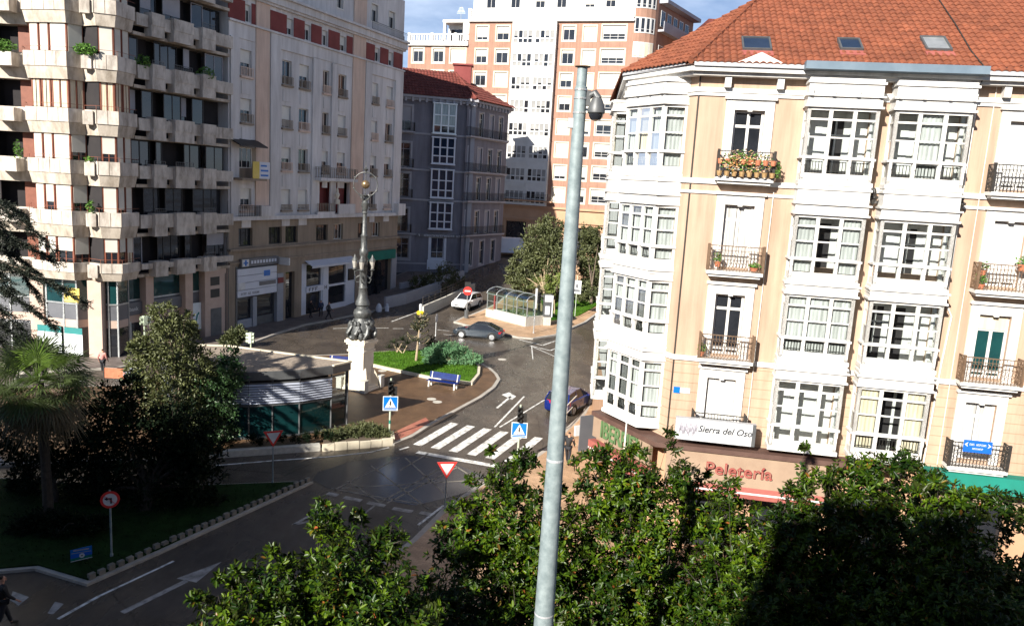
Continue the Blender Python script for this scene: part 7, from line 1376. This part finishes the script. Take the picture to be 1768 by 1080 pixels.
# ============================================================ VEHICLES
def car(label, c, rz, paint, L=4.5, W=1.78, H=1.42, kind='coupe', name='parked_car', cat='car'):
    t_ = thing(name, label, cat, c, rz); hl = L / 2; hw = W / 2
    # stations along the body: x, sill z, shoulder z, half width factor
    if kind == 'coupe': st = [(-1, .36, .62, .72), (-.97, .28, .74, .86), (-.86, .2, .88, .95), (-.6, .18, .93, 1), (-.2, .18, .92, 1), (.2, .18, .90, 1), (.55, .18, .86, .99), (.8, .2, .78, .94), (.95, .26, .66, .82), (1, .34, .55, .66)]; gh = [(-.88, .86), (-.40, H - .03), (-.12, H), (.12, H - .03), (.44, .88)]
    elif kind == 'suv': st = [(-1, .4, .7, .8), (-.97, .3, .95, .92), (-.85, .24, 1.0, .97), (-.5, .22, 1.02, 1), (0, .22, 1.0, 1), (.4, .22, .99, 1), (.65, .24, .95, .98), (.85, .26, .86, .94), (.96, .3, .72, .85), (1, .36, .6, .72)]; gh = [(-.95, .98), (-.82, H - .06), (-.3, H), (.1, H - .03), (.46, .97)]
    else: st = [(-1, .4, .7, .8), (-.97, .3, .92, .92), (-.85, .22, .96, .97), (-.5, .2, .97, 1), (0, .2, .95, 1), (.4, .2, .93, 1), (.65, .22, .88, .98), (.85, .24, .8, .92), (.96, .3, .68, .82), (1, .36, .56, .68)]; gh = [(-.96, .92), (-.80, H - .08), (-.3, H), (.06, H - .04), (.46, .92)]
    m = MB(); rings = []
    for (x, zb, zs_, w_) in st:
        w0 = hw * w_; X = x * hl; zq = (zb + zs_) / 2
        rings.append([(X, -w0 * .86, zb), (X, -w0 * .98, zb + .1), (X, -w0, zq), (X, -w0 * .985, zs_ - .06), (X, -w0 * .90, zs_), (X, -w0 * .5, zs_ + .03), (X, 0, zs_ + .04), (X, w0 * .5, zs_ + .03), (X, w0 * .90, zs_), (X, w0 * .985, zs_ - .06), (X, w0, zq), (X, w0 * .98, zb + .1), (X, w0 * .86, zb)])
    n = len(rings[0]); vs = [p for r_ in rings for p in r_]; fs = [(i * n + j, i * n + (j + 1) % n, (i + 1) * n + (j + 1) % n, (i + 1) * n + j) for i in range(len(rings) - 1) for j in range(n)] + [list(range(n)), list(range((len(rings) - 1) * n, len(rings) * n))[::-1]]
    m.add(vs, fs); bo = m.build('body', paint, t_, local=True, smooth=True)
    # glasshouse as a dark loft, roof skin and pillars over it
    m = MB(); R2 = []
    for (x, z) in gh: k = (z - .86) / (H - .86); w0 = hw * (.93 - .20 * max(0, k)); R2.append((x * hl, w0, z))
    base = [(R2[0][0], hw * .88, gh[0][1] - .05), *[(x, hw * .92, .86) for x, w0, z in R2[1:-1]], (R2[-1][0], hw * .88, gh[-1][1] - .05)]
    vs = []; 
    for (x, w0, z), (bx_, bw_, bz_) in zip(R2, base): vs += [(bx_, -bw_, bz_), (x, -w0, z), (x, w0, z), (bx_, bw_, bz_)]
    k = len(R2); m.add(vs, [(i * 4 + j, i * 4 + j + 1, i * 4 + 4 + j + 1, i * 4 + 4 + j) for i in range(k - 1) for j in range(3)]); m.build('windows', 'dark_glass', t_, local=True)
    m = MB(); q = R2[1:-1]; 
    vs = [p for (x, w0, z) in q for p in ((x, -w0 * 1.01, z + .012), (x, -w0 * .6, z + .03), (x, w0 * .6, z + .03), (x, w0 * 1.01, z + .012))]; m.add(vs, [(i * 4 + j, i * 4 + j + 1, i * 4 + 4 + j + 1, i * 4 + 4 + j) for i in range(len(q) - 1) for j in range(3)])
    for s in (-1, 1):
        for (a, b_) in ((0, 1), (3, 4)): p0, p1 = R2[a], R2[b_]; m.bar((p0[0], s * p0[1] * (.99), p0[2]), (p1[0], s * p1[1] * .99, p1[2] + .01), .07, .05)
        for i in (1, 2): m.bar((R2[i + 0][0] + (.0), s * (R2[i][1] * 1.005), R2[i][2]), (R2[i + 1][0], s * (R2[i + 1][1] * 1.005), R2[i + 1][2]), .05)
        p = R2[2]; None if kind == 'coupe' else m.bar((p[0] - .05, s * hw * .925, .88), (p[0] - .05, s * p[1] * 1.0, p[2]), .07, .03)
    m.build('roof', paint, t_, local=True, smooth=True)
    for sx in (-.6, .62):
        for s in (-1, 1):
            m = MB(); m.tube([(sx * hl, s * (hw - .20), .32), (sx * hl, s * (hw + .01), .32)], .325, 20); wo = m.build('wheel', 'tyre', t_, local=True); m = MB(); m.tube([(sx * hl, s * (hw - .02), .32), (sx * hl, s * (hw + .016), .32)], [.22, .235], 16)
            for k in range(5): a = k * 1.2566; m.bar((sx * hl, s * (hw + .02), .32), (sx * hl + .2 * math.cos(a), s * (hw + .02), .32 + .2 * math.sin(a)), .06, .02)
            m.build('rim', 'rim', wo, local=True); m = MB(); m.tube([(sx * hl + .4 * math.cos(a), s * (hw - .005), .32 + .4 * math.sin(a)) for a in np.linspace(-.2, math.pi + .2, 13)], .045, 6); m.build('wheel_arch', 'black', t_, local=True)
    for s in (-1, 1):
        m = MB(); m.hexa([(hl * .93, s * hw * .55, .55), (hl * .86, s * hw * .88, .56), (hl * .80, s * hw * .93, .56), (hl * .86, s * hw * .6, .55), (hl * .92, s * hw * .55, .68), (hl * .86, s * hw * .87, .72), (hl * .78, s * hw * .92, .74), (hl * .84, s * hw * .6, .70)]); m.build('headlight', 'lamp_clear', t_, local=True)
        m = MB(); z0, z1 = (.66, .82) if kind == 'coupe' else (.72, .95); m.hexa([(-hl * 1.0, s * hw * .45, z0), (-hl * .95, s * hw * .86, z0), (-hl * .86, s * hw * .97, z0), (-hl * .9, s * hw * .5, z0), (-hl * .985, s * hw * .45, z1), (-hl * .94, s * hw * .86, z1), (-hl * .85, s * hw * .955, z1), (-hl * .9, s * hw * .5, z1)]); m.build('tail_light', 'tail_red', t_, local=True)
        m = MB(); m.ball((hl * .36, s * (hw + .08), .93), .09, 8, 0, .7); m.build('wing_mirror', paint, t_, local=True)
        m = MB(); m.box(-hl * .12, -hl * .04, s * hw * .995 - .01, s * hw * .995 + .015, .72, .75); m.bar((hl * .34, s * hw * .998, .3), (hl * .34, s * hw * .985, .84), .012); m.bar((-hl * .18, s * hw * 1.0, .3), (-hl * .18, s * hw * .985, .86), .012); m.build('door_seam', 'black', t_, local=True)
    m = MB(); m.box(hl * .955, hl * 1.005, -hw * .42, hw * .42, .48, .60); m.box(hl * .94, hl * 1.0, -hw * .6, hw * .6, .27, .40); m.build('grille', 'black', t_, local=True); m = MB(); m.box(-hl * 1.01, -hl * .98, -.26, .26, .5, .62) if kind == 'coupe' else m.box(-hl * 1.012, -hl * .98, -.26, .26, .74, .86); m.build('number_plate', 'sign_white', t_, local=True); m = MB(); m.box(-hl * .8, hl * .8, -hw * .85, hw * .85, .16, .3); m.build('underbody', 'black', t_, local=True)
    return t_
fw, rw = gp(797, 583), gp(849, 588); d = (fw - rw); rz = math.atan2(d.y, d.x); nrm = Vector((-d.y, d.x, 0)).normalized(); nrm = nrm if nrm.y > 0 else -nrm; c = (fw + rw) / 2 + nrm * .85
car('dark grey coupe with alloy wheels crossing the junction side on', (c.x, c.y, 0), rz, 'car_grey', 4.6, 1.8, 1.38, 'coupe', 'moving_car')
a, b = gp(782, 541), gp(822, 530); c = gp(799, 537); rz = math.atan2(-.93, -.36); car('white estate car coming down the street behind the no entry sign', (c.x + .3, c.y + 1.6, gz(c.y + 1.6)), rz, 'car_white', 4.7, 1.85, 1.55, 'suv', 'moving_car')
c = gp(975, 714); rz = math.pi / 2 - R(28); car('bright blue hatchback seen from behind at the kerb by the white bays', (c.x + .35, c.y + 1.2, 0), rz, 'car_blue', 4.2, 1.75, 1.46, 'hatch', 'parked_car')
c = gp(876, 441); t_ = thing('white_van', 'white box van parked in the street beyond the grey building', 'van', c, R(15)); m = MB(); m.box(-2.6, 2.0, -.95, .95, .5, 2.6); m.build('cargo_box', 'shop_white', t_, local=True); m = MB(); m.hexa([(2.0, -.9, .45), (3.2, -.9, .45), (3.2, .9, .45), (2.0, .9, .45), (2.0, -.9, 2.1), (2.5, -.85, 2.1), (2.5, .85, 2.1), (2.0, .9, 2.1)]); m.build('cab', 'car_white', t_, local=True)
for x in (-1.6, 2.3):
    for s in (-1, 1): m = MB(); m.tube([(x, s * .75, .36), (x, s * .98, .36)], .36, 14); m.build('wheel', 'tyre', t_, local=True)
# ============================================================ PEOPLE
def skin_body(name, chain, parent, mt, sub=1):
    """one continuous skinned surface from (point, radius) branches that share joints"""
    vs, rs, es, key = [], [], [], {}
    for br in chain:
        prev = None
        for p, r in br:
            k = tuple(round(q, 4) for q in p)
            if k not in key: key[k] = len(vs); vs.append(p); rs.append(r)
            if prev is not None and prev != key[k]: es.append((prev, key[k]))
            prev = key[k]
    me = bpy.data.meshes.new(name); me.from_pydata(vs, es, []); o = bpy.data.objects.new(name, me); COL.objects.link(o); me.materials.append(MATS[mt])
    md = o.modifiers.new('skin', 'SKIN'); 
    if not me.skin_vertices:
        bm = bmesh.new(); bm.from_mesh(me); bm.verts.layers.skin.verify(); bm.to_mesh(me); bm.free()
    for sv, r in zip(me.skin_vertices[0].data, rs): sv.radius = (r if isinstance(r, tuple) else (r, r)); 
    me.skin_vertices[0].data[0].use_root = True
    o.modifiers.new('sub', 'SUBSURF').levels = sub; o.modifiers['sub'].render_levels = sub
    dg = bpy.context.evaluated_depsgraph_get(); bpy.context.view_layer.update(); m2 = bpy.data.meshes.new_from_object(o.evaluated_get(dg)); bpy.data.objects.remove(o); o = bpy.data.objects.new(name, m2); COL.objects.link(o); m2.polygons.foreach_set('use_smooth', [True] * len(m2.polygons))
    if not m2.materials: m2.materials.append(MATS[mt])
    if parent: o.parent = parent
    return o
def person(label, base, rz, top='jacket_black', leg='trouser_dark', stride=.22, h=1.72, group=None, bag=False):
    t_ = thing('person', label, 'person', base, rz, group); k = h / 1.72; s = stride
    J = dict(pel=(0, 0, .94), sp=(0, .0, 1.12), ch=(.02, 0, 1.33), nk=(.03, 0, 1.47), hd=(.05, 0, 1.56), ht=(.05, 0, 1.68), hL=(0, .1, .90), hR=(0, -.1, .90), kL=(s * .55, .1, .50), kR=(-s * .25, -.1, .49), aL=(s, .1, .09), aR=(-s * 1.1, -.1, .14), tL=(s + .17, .11, .04), tR=(-s * 1.1 + .15, -.11, .05), sL=(.02, .19, 1.40), sR=(.02, -.19, 1.40), eL=(-.08 - s * .3, .25, 1.14), eR=(-.02 + s * .4, -.25, 1.14), wL=(.02 - s * .5, .24, .90), wR=(.12 + s * .7, -.24, .92))
    J = {a: tuple(q * k for q in b_) for a, b_ in J.items()}; mid = lambda a, b_, t: tuple(J[a][i] * (1 - t) + J[b_][i] * t for i in range(3))
    fing = []
    for w_, e_, sg_ in (('wL', 'eL', 1), ('wR', 'eR', -1)):
        W_ = Vector(J[w_]); dd = (W_ - Vector(J[e_])).normalized(); palm = W_ + dd * .085; fw_ = Vector((1, 0, 0)); fing.append([(J[w_], .024), (tuple(palm), (.036, .02))])
        for q in range(4): b0_ = palm + fw_ * (.024 - .016 * q); L_ = (.062, .072, .068, .052)[q]; fing.append([(tuple(palm), (.036, .02)), (tuple(b0_ + dd * .02), .0085), (tuple(b0_ + dd * (.02 + L_ * .6) + fw_ * .004), .008), (tuple(b0_ + dd * (.015 + L_) + Vector((.006, -sg_ * .014, 0))), .007)])
        fing.append([(J[w_], .024), (tuple(W_ + dd * .035 + fw_ * .035), .011), (tuple(W_ + dd * .075 + fw_ * .05), .009)])
    body = skin_body('body', [[(J['pel'], (.10, .08)), (J['sp'], (.09, .07)), (J['ch'], (.11, .08)), (J['nk'], .052), (J['hd'], (.078, .09)), (J['ht'], (.07, .08))], [(J['pel'], (.10, .08)), (J['hL'], .07), (J['kL'], .045), (J['aL'], .036), (J['tL'], .03)], [(J['pel'], (.10, .08)), (J['hR'], .07), (J['kR'], .045), (J['aR'], .036), (J['tR'], .03)], [(J['ch'], (.11, .08)), (J['sL'], .045), (J['eL'], .034), (J['wL'], .024)], [(J['ch'], (.11, .08)), (J['sR'], .045), (J['eR'], .034), (J['wR'], .024)]] + fing, t_, 'skin', 2)
    skin_body('jacket', [[(mid('pel', 'sp', -.15), (.165, .13)), (J['sp'], (.165, .125)), (J['ch'], (.185, .135)), (mid('ch', 'nk', .8), .075)], [(J['ch'], (.185, .135)), (J['sL'], .078), (J['eL'], .06), (mid('eL', 'wL', .92), .042)], [(J['ch'], (.185, .135)), (J['sR'], .078), (J['eR'], .06), (mid('eR', 'wR', .92), .042)]], t_, top)
    skin_body('trousers', [[(J['pel'], (.155, .125)), (J['hL'], .108), (J['kL'], .074), (mid('kL', 'aL', .93), .058)], [(J['pel'], (.155, .125)), (J['hR'], .108), (J['kR'], .074), (mid('kR', 'aR', .93), .058)]], t_, leg)
    for a, b_ in (('aL', 'tL'), ('aR', 'tR')): skin_body('shoe', [[(mid(a, b_, -.25), .048), (mid(a, b_, .5), .05), (mid(a, b_, 1.1), .042)]], t_, 'shoe')
    skin_body('hair', [[(tuple(Vector(J['hd']) + Vector((-.045, 0, .0)) * k), (.08, .06)), (tuple(Vector(J['ht']) + Vector((-.02, 0, .02)) * k), (.085, .09))]], t_, 'hair')
    for sg_ in (-1, 1): m = MB(); m.ball((J['hd'][0] + .085 * k, sg_ * .03 * k, J['hd'][2] + .02 * k), .011, 8); m.build('eye', 'black', t_, local=True); m = MB(); m.ball((J['hd'][0] - .005, sg_ * .085 * k, J['hd'][2] + .005), .022, 8, 0, 1.4); m.build('ear', 'skin', t_, local=True)
    m = MB(); m.lathe([(.014, -.025), (.016, -.01), (.006, .03)], (J['hd'][0] + .095 * k, 0, J['hd'][2] - .005), 8); m.build('nose', 'skin', t_, local=True); m = MB(); m.box(J['hd'][0] + .078 * k, J['hd'][0] + .092 * k, -.022, .022, J['hd'][2] - .05, J['hd'][2] - .042); m.build('mouth', 'jacket_pink', t_, local=True)
    if bag: m = MB(); m.box(-.12, .12, .22, .34, .72, 1.02); m.tube([(-.08, .28, 1.02), (0, .2, 1.42), (.08, .28, 1.02)], .012, 5); m.build('shoulder_bag', 'shoe', t_, local=True)
    return t_
BZ = lambda p, z=.13: (p.x, p.y, p.z + z)
person('person in a long dark coat with a bag, leftmost of the shop group', BZ(gp(536, 551)), 1.0, 'jacket_black', 'trouser_dark', .2, 1.78, bag=True)
person('person in dark blue standing between two others outside the white shop', BZ(gp(554, 549)), 2.2, 'jacket_blue', 'trouser_dark', .06, 1.66)
person('person in a dark grey jacket striding on the kerb side, rightmost of the shop group', BZ(gp(567, 554)), .5, 'jacket_grey', 'trouser_dark', .3, 1.74)
person('person in a dark hooded jacket on the sunny pavement near the zebra', BZ(gp(979, 806)), 1.2, 'jacket_black', 'trouser_dark', .25, 1.75)
person('person in dark clothes walking at the bottom left corner in the shade', BZ(gp(6, 1086), 0), .9, 'jacket_black', 'trouser_dark', .25, 1.75)
person('person in a pink top standing on the bank pavement beside the pillar', BZ(gp(178, 648)), 1.5, 'jacket_pink', 'trouser_dark', .1, 1.68)
# cafe terrace clutter before the bank
for i, (x, y, lb) in enumerate(((200, 662, 'low red cloth terrace barrier before the bank door'), (228, 668, 'stack of silver terrace chairs beside the olive tree'))):
    b = gp(x, y); b.z = .13; t_ = thing(('terrace_barrier', 'chair_stack')[i], lb, ('barrier', 'chairs')[i], b)
    if i == 0: m = MB(); m.box(b.x - .7, b.x + .7, b.y, b.y + .04, .35, 1.0); m.build('cloth', 'terracotta', t_); m = MB(); [m.bar((b.x + s * .75, b.y, .13), (b.x + s * .75, b.y, 1.1), .05) for s in (-1, 1)]; m.bar((b.x - .75, b.y, 1.08), (b.x + .75, b.y, 1.08), .05); m.build('frame', 'iron', t_)
    else:
        for k in range(5): m = MB(); z = .5 + .16 * k; m.box(b.x - .4, b.x + .4, b.y - .3, b.y + .3, z, z + .05); m.box(b.x - .4, b.x + .4, b.y + .28, b.y + .34, z, z + .5); m.build('seat_shell', 'louvre', t_)
        m = MB(); [m.bar((b.x + sx * .36, b.y + sy * .26, .13), (b.x + sx * .36, b.y + sy * .26, .55), .04) for sx in (-1, 1) for sy in (-1, 1)]; m.build('legs', 'steel', t_)
